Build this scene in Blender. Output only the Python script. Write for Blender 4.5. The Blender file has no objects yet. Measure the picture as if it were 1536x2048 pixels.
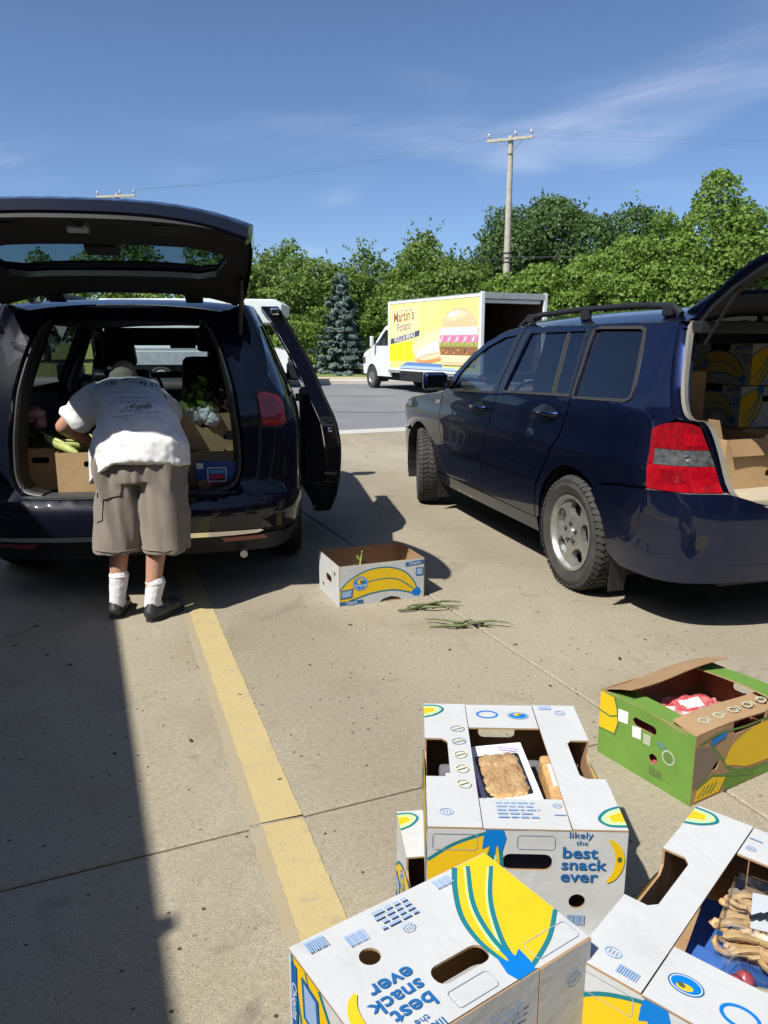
import bpy, bmesh, math, random
import numpy as np
from mathutils import Vector, Matrix, noise
from mathutils.geometry import delaunay_2d_cdt
from mathutils.bvhtree import BVHTree

random.seed(7)
RNG = np.random.default_rng(11)
SC = bpy.context.scene
COL = SC.collection
R = math.radians
PI = math.pi

# ---------------------------------------------------------------- camera
CAM_H = 1.45
cam_data = bpy.data.cameras.new('camera')
cam_data.sensor_fit = 'HORIZONTAL'
cam_data.sensor_width = 36.0
cam_data.lens = 36.0 * 1540 / 1536
cam_data.clip_start = 0.02
cam_data.clip_end = 3000
cam = bpy.data.objects.new('camera', cam_data)
COL.objects.link(cam)
cam.location = (0, 0, CAM_H)
cam.rotation_euler = (R(90 - 12.4), 0, 0)
SC.camera = cam

# ---------------------------------------------------------------- sun and sky
SUN_SHIFT = Vector((0.52, 0.60))              # shadow displacement per metre of height
TO_SUN = Vector((-SUN_SHIFT.x, -SUN_SHIFT.y, 1.0)).normalized()
SUN_EL = math.asin(TO_SUN.z)
SUN_AZ = math.atan2(TO_SUN.x, TO_SUN.y)       # clockwise from +Y
world = bpy.data.worlds.new('World')
SC.world = world
world.use_nodes = True
wn, wl = world.node_tree.nodes, world.node_tree.links
wn.clear()
w_out = wn.new('ShaderNodeOutputWorld')
w_bg = wn.new('ShaderNodeBackground')
w_sky = wn.new('ShaderNodeTexSky')
w_sky.sky_type = 'NISHITA'
w_sky.sun_disc = False
w_sky.sun_elevation = SUN_EL
w_sky.sun_rotation = SUN_AZ
w_sky.altitude = 100
w_sky.air_density = 0.66
w_sky.dust_density = 1.0
w_sky.ozone_density = 5.2
w_bg.inputs['Strength'].default_value = 0.086
# thin cirrus: stretched noise over the direction projected on a high plane
w_tc = wn.new('ShaderNodeTexCoord')
w_sep = wn.new('ShaderNodeSeparateXYZ')
wl.new(w_tc.outputs['Generated'], w_sep.inputs[0])
def wmath(op, a, b=None):
    n = wn.new('ShaderNodeMath'); n.operation = op
    for i, q in enumerate((a, b)):
        if q is None: continue
        if isinstance(q, (int, float)): n.inputs[i].default_value = q
        else: wl.new(q, n.inputs[i])
    return n.outputs[0]
zc = wmath('ADD', wmath('MAXIMUM', w_sep.outputs['Z'], 0.0), 0.12)
cx = wmath('DIVIDE', w_sep.outputs['X'], zc)
cy = wmath('DIVIDE', w_sep.outputs['Y'], zc)
w_comb = wn.new('ShaderNodeCombineXYZ')
wl.new(cx, w_comb.inputs[0]); wl.new(cy, w_comb.inputs[1])
def cloud_layer(scale, rot, loc, sx, sy, detail, lo, hi):
    mr_ = wn.new('ShaderNodeMapping'); mr_.inputs['Rotation'].default_value = (0, 0, R(rot))
    wl.new(w_comb.outputs[0], mr_.inputs['Vector'])
    mp = wn.new('ShaderNodeMapping')
    mp.inputs['Location'].default_value = loc
    mp.inputs['Scale'].default_value = (sx, sy, 1)
    wl.new(mr_.outputs[0], mp.inputs['Vector'])
    nz = wn.new('ShaderNodeTexNoise')
    nz.inputs['Scale'].default_value = scale
    nz.inputs['Detail'].default_value = detail
    nz.inputs['Roughness'].default_value = 0.6
    nz.inputs['Distortion'].default_value = 0.6
    wl.new(mp.outputs[0], nz.inputs['Vector'])
    rm = wn.new('ShaderNodeMapRange')
    rm.interpolation_type = 'SMOOTHSTEP'
    rm.inputs['From Min'].default_value = lo
    rm.inputs['From Max'].default_value = hi
    wl.new(nz.outputs['Fac'], rm.inputs['Value'])
    return rm.outputs[0]
CLOUD_LOC = (3.85, 3.45, 0)
CLOUD_ROT = 33
c_big = cloud_layer(0.75, 0, CLOUD_LOC, 1, 1, 2, 0.52, 0.72)
c_fine = cloud_layer(1.7, CLOUD_ROT, (2.3, 1.1, 0), 0.5, 1.3, 9, 0.34, 0.80)
c_mask = wmath('MULTIPLY', wmath('MULTIPLY', c_big, c_fine), 0.38)
w_mix = wn.new('ShaderNodeMix'); w_mix.data_type = 'RGBA'
wl.new(c_mask, w_mix.inputs['Factor'])
wl.new(w_sky.outputs[0], w_mix.inputs['A'])
w_mix.inputs['B'].default_value = (6.8, 7.4, 8.4, 1)
wl.new(w_mix.outputs['Result'], w_bg.inputs['Color'])
wl.new(w_bg.outputs[0], w_out.inputs['Surface'])

sun_d = bpy.data.lights.new('sun', 'SUN')
sun_d.energy = 4.0
sun_d.angle = R(0.53)
sun_d.color = (1.0, 0.965, 0.88)
sun = bpy.data.objects.new('sun', sun_d)
COL.objects.link(sun)
sun.rotation_euler = (-TO_SUN).to_track_quat('-Z', 'Y').to_euler()

SC.view_settings.view_transform = 'Standard'
SC.view_settings.look = 'None'
SC.view_settings.exposure = 0.8
SC.view_settings.gamma = 1.0
SC.view_settings.use_curve_mapping = False
try:
    SC.cycles.use_denoising = True
    SC.cycles.max_bounces = 8
    SC.cycles.transparent_max_bounces = 16
    SC.cycles.caustics_reflective = False
    SC.cycles.caustics_refractive = False
    SC.cycles.sample_clamp_indirect = 8.0
except Exception:
    pass

# ---------------------------------------------------------------- materials
def srgb(r, g, b):
    def f(c):
        c /= 255.0
        return c / 12.92 if c <= 0.04045 else ((c + 0.055) / 1.055) ** 2.4
    return (f(r), f(g), f(b))

def mat(name, col, rough=0.6, metal=0.0, spec=0.5, var=0.0, vscale=6.0, bump=0.0, bscale=60.0,
        coat=0.0, coat_rough=0.03, space='Object', col2=None, emit=None, detail=6.0, sheen=0.0, rvar=0.0):
    m = bpy.data.materials.new(name)
    m.use_nodes = True
    nt = m.node_tree; n = nt.nodes; l = nt.links
    b = n['Principled BSDF']
    b.inputs['Base Color'].default_value = (*col, 1)
    b.inputs['Roughness'].default_value = rough
    b.inputs['Metallic'].default_value = metal
    b.inputs['Specular IOR Level'].default_value = spec
    b.inputs['Coat Weight'].default_value = coat
    b.inputs['Coat Roughness'].default_value = coat_rough
    if sheen: b.inputs['Sheen Weight'].default_value = sheen
    if emit:
        b.inputs['Emission Color'].default_value = (*emit[0], 1)
        b.inputs['Emission Strength'].default_value = emit[1]
    if var or bump or col2 or rvar:
        if space == 'World':
            g = n.new('ShaderNodeNewGeometry'); vec = g.outputs['Position']
        else:
            t = n.new('ShaderNodeTexCoord'); vec = t.outputs['Object']
    if var or col2 or rvar:
        nz = n.new('ShaderNodeTexNoise')
        nz.inputs['Scale'].default_value = vscale
        nz.inputs['Detail'].default_value = detail
        nz.inputs['Roughness'].default_value = 0.62
        l.new(vec, nz.inputs['Vector'])
        if var or col2:
            mr = n.new('ShaderNodeMapRange')
            mr.inputs['From Min'].default_value = 0.3; mr.inputs['From Max'].default_value = 0.7
            l.new(nz.outputs['Fac'], mr.inputs['Value'])
            mx = n.new('ShaderNodeMix'); mx.data_type = 'RGBA'
            c2 = col2 if col2 else tuple(min(1, c * (1 + var)) for c in col)
            c1 = col if col2 else tuple(c * (1 - var) for c in col)
            mx.inputs['A'].default_value = (*c1, 1); mx.inputs['B'].default_value = (*c2, 1)
            l.new(mr.outputs[0], mx.inputs['Factor'])
            l.new(mx.outputs['Result'], b.inputs['Base Color'])
        if rvar:
            mr2 = n.new('ShaderNodeMapRange')
            mr2.inputs['From Min'].default_value = 0.3; mr2.inputs['From Max'].default_value = 0.7
            mr2.inputs['To Min'].default_value = max(0, rough - rvar); mr2.inputs['To Max'].default_value = rough + rvar
            l.new(nz.outputs['Fac'], mr2.inputs['Value'])
            l.new(mr2.outputs[0], b.inputs['Roughness'])
    if bump:
        nb = n.new('ShaderNodeTexNoise')
        nb.inputs['Scale'].default_value = bscale
        nb.inputs['Detail'].default_value = 4
        l.new(vec, nb.inputs['Vector'])
        bp = n.new('ShaderNodeBump')
        bp.inputs['Strength'].default_value = bump
        bp.inputs['Distance'].default_value = 0.01
        l.new(nb.outputs['Fac'], bp.inputs['Height'])
        l.new(bp.outputs[0], b.inputs['Normal'])
    return m

def glass_mat(name, tint, refl=1.0, ior=1.5):
    m = bpy.data.materials.new(name); m.use_nodes = True
    n = m.node_tree.nodes; l = m.node_tree.links
    n.clear()
    o = n.new('ShaderNodeOutputMaterial')
    tr = n.new('ShaderNodeBsdfTransparent'); tr.inputs[0].default_value = (*tint, 1)
    gl = n.new('ShaderNodeBsdfGlossy'); gl.inputs['Roughness'].default_value = 0.02
    gl.inputs['Color'].default_value = (0.95, 0.97, 1, 1)
    # Schlick reflectance from the facing angle, the same from both sides of the pane
    lw = n.new('ShaderNodeLayerWeight'); lw.inputs['Blend'].default_value = 0.5
    pw = n.new('ShaderNodeMath'); pw.operation = 'POWER'; pw.inputs[1].default_value = 5.0
    l.new(lw.outputs['Facing'], pw.inputs[0])
    r0 = ((ior - 1) / (ior + 1)) ** 2 * 2 * refl
    mul = n.new('ShaderNodeMapRange'); mul.inputs['To Min'].default_value = r0; mul.inputs['To Max'].default_value = 1.0
    l.new(pw.outputs[0], mul.inputs['Value'])
    mx = n.new('ShaderNodeMixShader')
    l.new(mul.outputs[0], mx.inputs[0]); l.new(tr.outputs[0], mx.inputs[1]); l.new(gl.outputs[0], mx.inputs[2])
    l.new(mx.outputs[0], o.inputs['Surface'])
    return m

def car_paint(name, col, flake, dust=None, dust_amt=0.0, metal=0.0):
    """metallic-looking base under a clear coat, with road dust that thickens with real height above the ground"""
    m = bpy.data.materials.new(name); m.use_nodes = True
    n = m.node_tree.nodes; l = m.node_tree.links
    b = n['Principled BSDF']
    t = n.new('ShaderNodeTexCoord')
    nz = n.new('ShaderNodeTexNoise'); nz.inputs['Scale'].default_value = 9; nz.inputs['Detail'].default_value = 8
    l.new(t.outputs['Object'], nz.inputs['Vector'])
    mx = n.new('ShaderNodeMix'); mx.data_type = 'RGBA'
    mx.inputs['A'].default_value = (*col, 1); mx.inputs['B'].default_value = (*flake, 1)
    lw = n.new('ShaderNodeLayerWeight'); lw.inputs['Blend'].default_value = 0.35
    inv = n.new('ShaderNodeMath'); inv.operation = 'SUBTRACT'; inv.inputs[0].default_value = 1.0
    l.new(lw.outputs['Facing'], inv.inputs[1])
    l.new(inv.outputs[0], mx.inputs['Factor'])
    base = mx.outputs['Result']
    if dust_amt:
        g = n.new('ShaderNodeNewGeometry')
        sp = n.new('ShaderNodeSeparateXYZ'); l.new(g.outputs['Position'], sp.inputs[0])
        mr = n.new('ShaderNodeMapRange'); mr.inputs['From Min'].default_value = 0.85; mr.inputs['From Max'].default_value = 0.2
        mr.inputs['To Min'].default_value = 0.02; mr.inputs['To Max'].default_value = dust_amt
        l.new(sp.outputs['Z'], mr.inputs['Value'])
        m2 = n.new('ShaderNodeMath'); m2.operation = 'MULTIPLY'
        l.new(mr.outputs[0], m2.inputs[0]); l.new(nz.outputs['Fac'], m2.inputs[1])
        md = n.new('ShaderNodeMix'); md.data_type = 'RGBA'
        l.new(m2.outputs[0], md.inputs['Factor']); l.new(base, md.inputs['A']); md.inputs['B'].default_value = (*dust, 1)
        base = md.outputs['Result']
    l.new(base, b.inputs['Base Color'])
    b.inputs['Metallic'].default_value = metal
    b.inputs['Specular IOR Level'].default_value = 0.08
    b.inputs['Roughness'].default_value = 0.36 if metal else 0.45
    b.inputs['Coat Weight'].default_value = 1.0
    b.inputs['Coat Roughness'].default_value = 0.025
    b.inputs['Coat IOR'].default_value = 1.5
    return m

M = {}
M['black'] = mat('black_plastic', (0.012, 0.012, 0.013), 0.5, var=0.2, bump=0.05, bscale=300)
M['trim'] = mat('dark_trim', (0.009, 0.0095, 0.011), 0.65, var=0.25, bump=0.1, bscale=220)
M['carpet'] = mat('dark_carpet', (0.02, 0.02, 0.022), 0.95, var=0.3, vscale=40, bump=0.4, bscale=400)
M['rubber'] = mat('tyre_rubber', (0.022, 0.022, 0.022), 0.8, col2=(0.05, 0.047, 0.042), vscale=9, bump=0.1, bscale=120)
M['chrome'] = mat('chrome', (0.75, 0.75, 0.76), 0.14, 1.0, rvar=0.06, vscale=20)
M['steel'] = mat('galvanised_steel', (0.45, 0.46, 0.47), 0.45, 0.9, var=0.15)
M['alloy'] = mat('alloy_rim', (0.50, 0.50, 0.49), 0.38, 0.75, col2=(0.36, 0.35, 0.33), vscale=14)
M['navy'] = car_paint('navy_paint', (0.0065, 0.0105, 0.034), (0.012, 0.021, 0.075), (0.10, 0.088, 0.070), 0.08, 0.85)
M['midnight'] = car_paint('midnight_paint', (0.0010, 0.0017, 0.0050), (0.0018, 0.0034, 0.0115), (0.06, 0.055, 0.05), 0.12)
M['tint'] = glass_mat('privacy_glass', (0.17, 0.20, 0.23), 1.7)
M['tint2'] = glass_mat('rear_door_glass', (0.24, 0.28, 0.32), 1.7)
M['clear'] = glass_mat('clear_glass', (0.72, 0.80, 0.78), 1.0)
M['hatch_glass'] = glass_mat('hatch_glass', (0.20, 0.27, 0.28), 1.0)
M['plastic_film'] = glass_mat('clear_plastic', (0.93, 0.95, 0.96), 1.2)
M['red_lens'] = mat('red_lens', (0.42, 0.004, 0.012), 0.12, col2=(0.20, 0.002, 0.008), vscale=22, coat=1.0)
M['red_dark'] = mat('red_lens_dark', (0.16, 0.003, 0.008), 0.15, col2=(0.28, 0.004, 0.01), vscale=30, coat=1.0)
M['clear_lens'] = mat('clear_lens', (0.30, 0.31, 0.33), 0.10, 0.6, col2=(0.07, 0.075, 0.08), vscale=45, coat=1.0)
M['white_paint'] = mat('white_vehicle_paint', (0.72, 0.74, 0.74), 0.35, col2=(0.62, 0.64, 0.62), vscale=2, coat=0.6)
M['beige'] = mat('beige_trim', (0.42, 0.36, 0.27), 0.7, var=0.12, bump=0.1, bscale=200)
M['grey_trim'] = mat('grey_trim', (0.20, 0.19, 0.17), 0.55, var=0.15)

# ---------------------------------------------------------------- mesh helpers
def link(o, parent=None):
    COL.objects.link(o)
    if parent is not None:
        o.parent = parent
    return o

def thing(name, label, cat, loc=(0, 0, 0), rotz=0.0, group=None, rot=None):
    o = bpy.data.objects.new(name, None)
    COL.objects.link(o)
    o.empty_display_size = 0.1
    o.location = loc
    o.rotation_euler = rot if rot is not None else (0, 0, rotz)
    return tag(o, label, cat, group)

def tag(o, label, cat, group=None, kind=None):
    if label: o['label'] = label
    if cat: o['category'] = cat
    if group: o['group'] = group
    if kind: o['kind'] = kind
    return o

def structure(o):
    o['kind'] = 'structure'
    return o

def rotm(rx=0, ry=0, rz=0):
    return Matrix.Rotation(R(rz), 3, 'Z') @ Matrix.Rotation(R(ry), 3, 'Y') @ Matrix.Rotation(R(rx), 3, 'X')

class MB:
    def __init__(s):
        s.v = []; s.f = []; s.mi = []
    def add(s, verts, faces, mi=0):
        o = len(s.v)
        s.v.extend([tuple(p) for p in verts])
        for f in faces:
            s.f.append(tuple(i + o for i in f)); s.mi.append(mi)
        return s
    def box(s, c, size, rm=None, mi=0, taper=1.0):
        hx, hy, hz = size[0] / 2, size[1] / 2, size[2] / 2
        vs = []
        for z in (-1, 1):
            k = taper if z > 0 else 1.0
            for x, y in ((-1, -1), (1, -1), (1, 1), (-1, 1)):
                p = Vector((x * hx * k, y * hy * k, z * hz))
                if rm is not None: p = rm @ p
                vs.append(p + Vector(c))
        return s.add(vs, [(3, 2, 1, 0), (4, 5, 6, 7), (0, 1, 5, 4), (1, 2, 6, 5), (2, 3, 7, 6), (3, 0, 4, 7)], mi)
    def prism(s, poly, fn, d0, d1, mi=0):
        """poly: 2D points (CCW seen from +depth); fn(u, v, d) -> 3D"""
        n = len(poly)
        vs = [fn(u, v, d0) for u, v in poly] + [fn(u, v, d1) for u, v in poly]
        fs = [tuple(range(n - 1, -1, -1)), tuple(range(n, 2 * n))]
        for i in range(n):
            j = (i + 1) % n
            fs.append((i, j, n + j, n + i))
        return s.add(vs, fs, mi)
    def tube(s, path, rad, n=10, caps=True, mi=0, flat=None):
        path = [Vector(p) for p in path]
        if isinstance(rad, (int, float)): rad = [rad] * len(path)
        rings = []
        up = None
        for i, p in enumerate(path):
            t = (path[min(i + 1, len(path) - 1)] - path[max(i - 1, 0)])
            if t.length < 1e-9: t = Vector((0, 0, 1))
            t.normalize()
            if up is None:
                up = Vector((0, 0, 1)) if abs(t.z) < 0.9 else Vector((1, 0, 0))
            a = t.cross(up)
            if a.length < 1e-6: a = t.orthogonal()
            a.normalize(); b = a.cross(t).normalized(); up = b
            ring = []
            for k in range(n):
                ang = 2 * PI * k / n
                ca, sa = math.cos(ang), math.sin(ang)
                if flat: sa *= flat
                ring.append(p + (a * ca + b * sa) * rad[i])
            rings.append(ring)
        vs = [q for r in rings for q in r]
        fs = []
        for i in range(len(rings) - 1):
            for k in range(n):
                k2 = (k + 1) % n
                fs.append((i * n + k, i * n + k2, (i + 1) * n + k2, (i + 1) * n + k))
        if caps:
            fs.append(tuple(range(n - 1, -1, -1)))
            fs.append(tuple((len(rings) - 1) * n + k for k in range(n)))
        return s.add(vs, fs, mi)
    def lathe(s, prof, n=32, fn=None, mi=0, closed=False):
        """prof: (radius, axial) pairs; axis = local Y by default: fn(x, a, z)"""
        fn = fn or (lambda x, a, z: (x, a, z))
        vs = []
        for r, a in prof:
            for k in range(n):
                t = 2 * PI * k / n
                vs.append(fn(r * math.cos(t), a, r * math.sin(t)))
        fs = []
        m = len(prof)
        for i in range(m if closed else m - 1):
            i2 = (i + 1) % m
            for k in range(n):
                k2 = (k + 1) % n
                fs.append((i * n + k, i2 * n + k, i2 * n + k2, i * n + k2))
        return s.add(vs, fs, mi)
    def loft(s, rings, closed=True, caps=True, mi=0):
        n = len(rings[0])
        vs = [p for r in rings for p in r]
        fs = []
        for i in range(len(rings) - 1):
            for k in range(n if closed else n - 1):
                k2 = (k + 1) % n
                fs.append((i * n + k, i * n + k2, (i + 1) * n + k2, (i + 1) * n + k))
        if caps and closed:
            fs.append(tuple(range(n - 1, -1, -1)))
            fs.append(tuple((len(rings) - 1) * n + k for k in range(n)))
        return s.add(vs, fs, mi)
    def mesh(s, name, mats, smooth=None, bevel=0, seg=2, fixn=True):
        me = bpy.data.meshes.new(name)
        me.from_pydata(s.v, [], s.f)
        if not isinstance(mats, (list, tuple)): mats = [mats]
        for m in mats: me.materials.append(m)
        me.polygons.foreach_set('material_index', s.mi)
        if fixn or bevel:
            bm = bmesh.new(); bm.from_mesh(me)
            if fixn: bmesh.ops.recalc_face_normals(bm, faces=bm.faces)
            if bevel:
                es = [e for e in bm.edges if len(e.link_faces) == 2 and e.calc_face_angle(0) > 0.5]
                bmesh.ops.bevel(bm, geom=es, offset=bevel, segments=seg, profile=0.6, affect='EDGES', clamp_overlap=True)
            bm.to_mesh(me); bm.free()
        if smooth is not None:
            me.polygons.foreach_set('use_smooth', [True] * len(me.polygons))
            me.set_sharp_from_angle(angle=R(smooth))
        me.update()
        return me
    def build(s, name, mats, parent=None, smooth=None, bevel=0, seg=2, fixn=True):
        me = s.mesh(name, mats, smooth, bevel, seg, fixn)
        return link(bpy.data.objects.new(name, me), parent)

def copy_tree(o, parent=None):
    c = o.copy(); COL.objects.link(c); c.parent = parent
    for ch in list(o.children):
        copy_tree(ch, c)
    return c

def catmull(pts, per=8, closed=False):
    pts = [Vector(p) for p in pts]
    n = len(pts); out = []
    rng = range(n) if closed else range(n - 1)
    for i in rng:
        if closed:
            p0, p1, p2, p3 = pts[(i - 1) % n], pts[i], pts[(i + 1) % n], pts[(i + 2) % n]
        else:
            p1, p2 = pts[i], pts[i + 1]
            p0 = pts[i - 1] if i > 0 else p1 * 2 - p2
            p3 = pts[i + 2] if i + 2 < n else p2 * 2 - p1
        for k in range(per):
            t = k / per
            out.append(0.5 * ((2 * p1) + (p2 - p0) * t + (2 * p0 - 5 * p1 + 4 * p2 - p3) * t * t + (3 * p1 - p0 - 3 * p2 + p3) * t ** 3))
    if not closed: out.append(pts[-1])
    return out

def pchip(xs, ys):
    xs = np.array(xs, float); ys = np.array(ys, float)
    h = np.diff(xs); d = np.diff(ys) / h
    m = np.zeros(len(xs)); m[0], m[-1] = d[0], d[-1]
    for i in range(1, len(xs) - 1):
        if d[i - 1] * d[i] > 0:
            w1, w2 = 2 * h[i] + h[i - 1], h[i] + 2 * h[i - 1]
            m[i] = (w1 + w2) / (w1 / d[i - 1] + w2 / d[i])
    def f(x):
        x = min(max(x, xs[0]), xs[-1])
        i = min(int(np.searchsorted(xs, x, 'right')) - 1, len(xs) - 2)
        t = (x - xs[i]) / h[i]
        return float((1 + 2 * t) * (1 - t) ** 2 * ys[i] + t * (1 - t) ** 2 * h[i] * m[i] + t * t * (3 - 2 * t) * ys[i + 1] + t * t * (t - 1) * h[i] * m[i + 1])
    return f

def densify(poly, h):
    out = []
    n = len(poly)
    for i in range(n):
        a, b = poly[i], poly[(i + 1) % n]
        L = math.hypot(b[0] - a[0], b[1] - a[1])
        k = max(1, int(math.ceil(L / h)))
        for j in range(k):
            t = j / k
            out.append((a[0] + (b[0] - a[0]) * t, a[1] + (b[1] - a[1]) * t))
    return out

def inpoly(x, y, poly):
    c = False
    n = len(poly); j = n - 1
    for i in range(n):
        xi, yi = poly[i]; xj, yj = poly[j]
        if (yi > y) != (yj > y) and x < (xj - xi) * (y - yi) / (yj - yi) + xi:
            c = not c
        j = i
    return c

def tess(outer, holes=(), h=0.06):
    """triangulate a polygon with holes, with inner points: returns verts2d, tris, boundary loops"""
    loops = [densify(outer, h)] + [densify(q, h) for q in holes]
    vs = []; es = []
    for lp in loops:
        o = len(vs)
        vs += lp
        es += [(o + i, o + (i + 1) % len(lp)) for i in range(len(lp))]
    nb = len(vs)
    xs = [p[0] for p in outer]; ys = [p[1] for p in outer]
    x0, x1, y0, y1 = min(xs), max(xs), min(ys), max(ys)
    bp = np.array(vs)
    nx, ny = int((x1 - x0) / h), int((y1 - y0) / h)
    for i in range(nx + 1):
        for j in range(ny + 1):
            x = x0 + (i + 0.5) * h; y = y0 + (j + 0.5 + (0.25 if i % 2 else -0.25)) * h
            if not inpoly(x, y, outer) or any(inpoly(x, y, q) for q in holes): continue
            if ((bp - (x, y)) ** 2).sum(1).min() < (0.45 * h) ** 2: continue
            vs.append((x, y))
    r = delaunay_2d_cdt([Vector(p) for p in vs], es, [], 0, 1e-6)
    ov = [(p.x, p.y) for p in r[0]]
    fs = []
    for f in r[2]:
        cx_ = sum(ov[i][0] for i in f) / len(f); cy_ = sum(ov[i][1] for i in f) / len(f)
        if inpoly(cx_, cy_, outer) and not any(inpoly(cx_, cy_, q) for q in holes):
            fs.append(tuple(f))
    return ov, fs, loops

def sheet(mb, outer, fn, holes=(), h=0.06, depth=0.0, mi=0, rim_mi=None, back=False):
    """a surface piece with a returned edge. fn(u, v, d): point at depth d below the outer skin"""
    ov, fs, loops = tess(outer, holes, h)
    a = Vector(fn(*ov[fs[0][0]], 0)); b = Vector(fn(*ov[fs[0][1]], 0)); c = Vector(fn(*ov[fs[0][2]], 0))
    inn = Vector(fn(*ov[fs[0][0]], 0.01))
    flip = (b - a).cross(c - a).dot(inn - a) > 0
    mb.add([fn(u, v, 0) for u, v in ov], [f[::-1] if flip else f for f in fs], mi)
    if depth:
        if back:
            mb.add([fn(u, v, depth) for u, v in ov], [f if flip else f[::-1] for f in fs], mi if rim_mi is None else rim_mi)
        for k, lp in enumerate(loops):
            n = len(lp)
            vv = [fn(u, v, 0) for u, v in lp] + [fn(u, v, depth) for u, v in lp]
            ff = [(i, (i + 1) % n, n + (i + 1) % n, n + i) for i in range(n)]
            mb.add(vv, ff, mi if rim_mi is None else rim_mi)
    return mb

def rrect(x0, y0, x1, y1, r, n=4):
    pts = []
    for cx_, cy_, a0 in ((x1 - r, y1 - r, 0), (x0 + r, y1 - r, 90), (x0 + r, y0 + r, 180), (x1 - r, y0 + r, 270)):
        for k in range(n + 1):
            a = R(a0 + 90 * k / n)
            pts.append((cx_ + r * math.cos(a), cy_ + r * math.sin(a)))
    return pts

def ellipse(cx_, cy_, rx, ry, n=24, rot=0):
    c, s_ = math.cos(R(rot)), math.sin(R(rot))
    return [(cx_ + rx * math.cos(2 * PI * k / n) * c - ry * math.sin(2 * PI * k / n) * s_,
             cy_ + rx * math.cos(2 * PI * k / n) * s_ + ry * math.sin(2 * PI * k / n) * c) for k in range(n)]

def ribbon(pts, w, closed=False):
    """list of quads that draw a stroke of width w along 2D points (w may taper: (w0, w1))"""
    pts = [Vector(p).to_2d() if not isinstance(p, tuple) else Vector(p) for p in pts]
    n = len(pts); L = []; Rr = []
    for i, p in enumerate(pts):
        if closed: t = pts[(i + 1) % n] - pts[i - 1]
        else: t = pts[min(i + 1, n - 1)] - pts[max(i - 1, 0)]
        if t.length < 1e-9: t = Vector((1, 0))
        t.normalize(); nn = Vector((-t.y, t.x))
        ww = w if isinstance(w, (int, float)) else w[0] + (w[1] - w[0]) * i / max(1, n - 1)
        L.append(p + nn * ww / 2); Rr.append(p - nn * ww / 2)
    q = []
    for i in range(n if closed else n - 1):
        j = (i + 1) % n
        q.append([tuple(Rr[i]), tuple(Rr[j]), tuple(L[j]), tuple(L[i])])
    return q

_font_cache = {}
def text_polys(txt, size=1.0, bold=0.0, align='CENTER', space=1.0):
    """triangles of a text as 2D (verts, faces)"""
    key = (txt, bold, align, space)
    if key not in _font_cache:
        cu = bpy.data.curves.new('txt', 'FONT')
        cu.body = txt; cu.size = 1.0; cu.offset = bold; cu.align_x = align; cu.align_y = 'CENTER'
        cu.resolution_u = 3; cu.space_character = space; cu.fill_mode = 'FRONT'
        o = bpy.data.objects.new('txt', cu)
        COL.objects.link(o)
        dg = bpy.context.evaluated_depsgraph_get()
        me = bpy.data.meshes.new_from_object(o.evaluated_get(dg))
        vs = [(v.co.x, v.co.y) for v in me.vertices]
        fs = [tuple(p.vertices) for p in me.polygons]
        bpy.data.objects.remove(o); bpy.data.curves.remove(cu); bpy.data.meshes.remove(me)
        _font_cache[key] = (vs, fs)
    vs, fs = _font_cache[key]
    return [(x * size, y * size) for x, y in vs], fs

class Decal:
    """flat print laid on a panel: collects 2D shapes, several inks"""
    def __init__(s, fn, inks):
        s.fn = fn; s.inks = inks; s.mb = MB(); s.layer = 0
    def poly(s, pts, ink):
        s.layer += 1
        d = -0.0008 - 0.00012 * s.layer
        n = len(pts)
        vs = [Vector((*p, 0)) for p in pts]
        from mathutils.geometry import tessellate_polygon
        tris = tessellate_polygon([vs])
        s.mb.add([s.fn(u, v, d) for u, v in pts], tris, ink)
        return s
    def stroke(s, pts, w, ink, closed=False):
        s.layer += 1
        d = -0.0008 - 0.00012 * s.layer
        for q in ribbon(pts, w, closed):
            s.mb.add([s.fn(u, v, d) for u, v in q], [(0, 1, 2, 3)], ink)
        return s
    def text(s, txt, x, y, size, ink, bold=0.0, rot=0, align='CENTER', sx=1.0, space=1.0):
        s.layer += 1
        d = -0.0008 - 0.00012 * s.layer
        vs, fs = text_polys(txt, size, bold, align, space)
        c, sn = math.cos(R(rot)), math.sin(R(rot))
        s.mb.add([s.fn(x + (u * sx) * c - v * sn, y + (u * sx) * sn + v * c, d) for u, v in vs], fs, ink)
        return s
    def build(s, name, parent):
        o = s.mb.build(name, s.inks, parent, fixn=False)
        o['kind'] = 'stuff'
        return o

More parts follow.
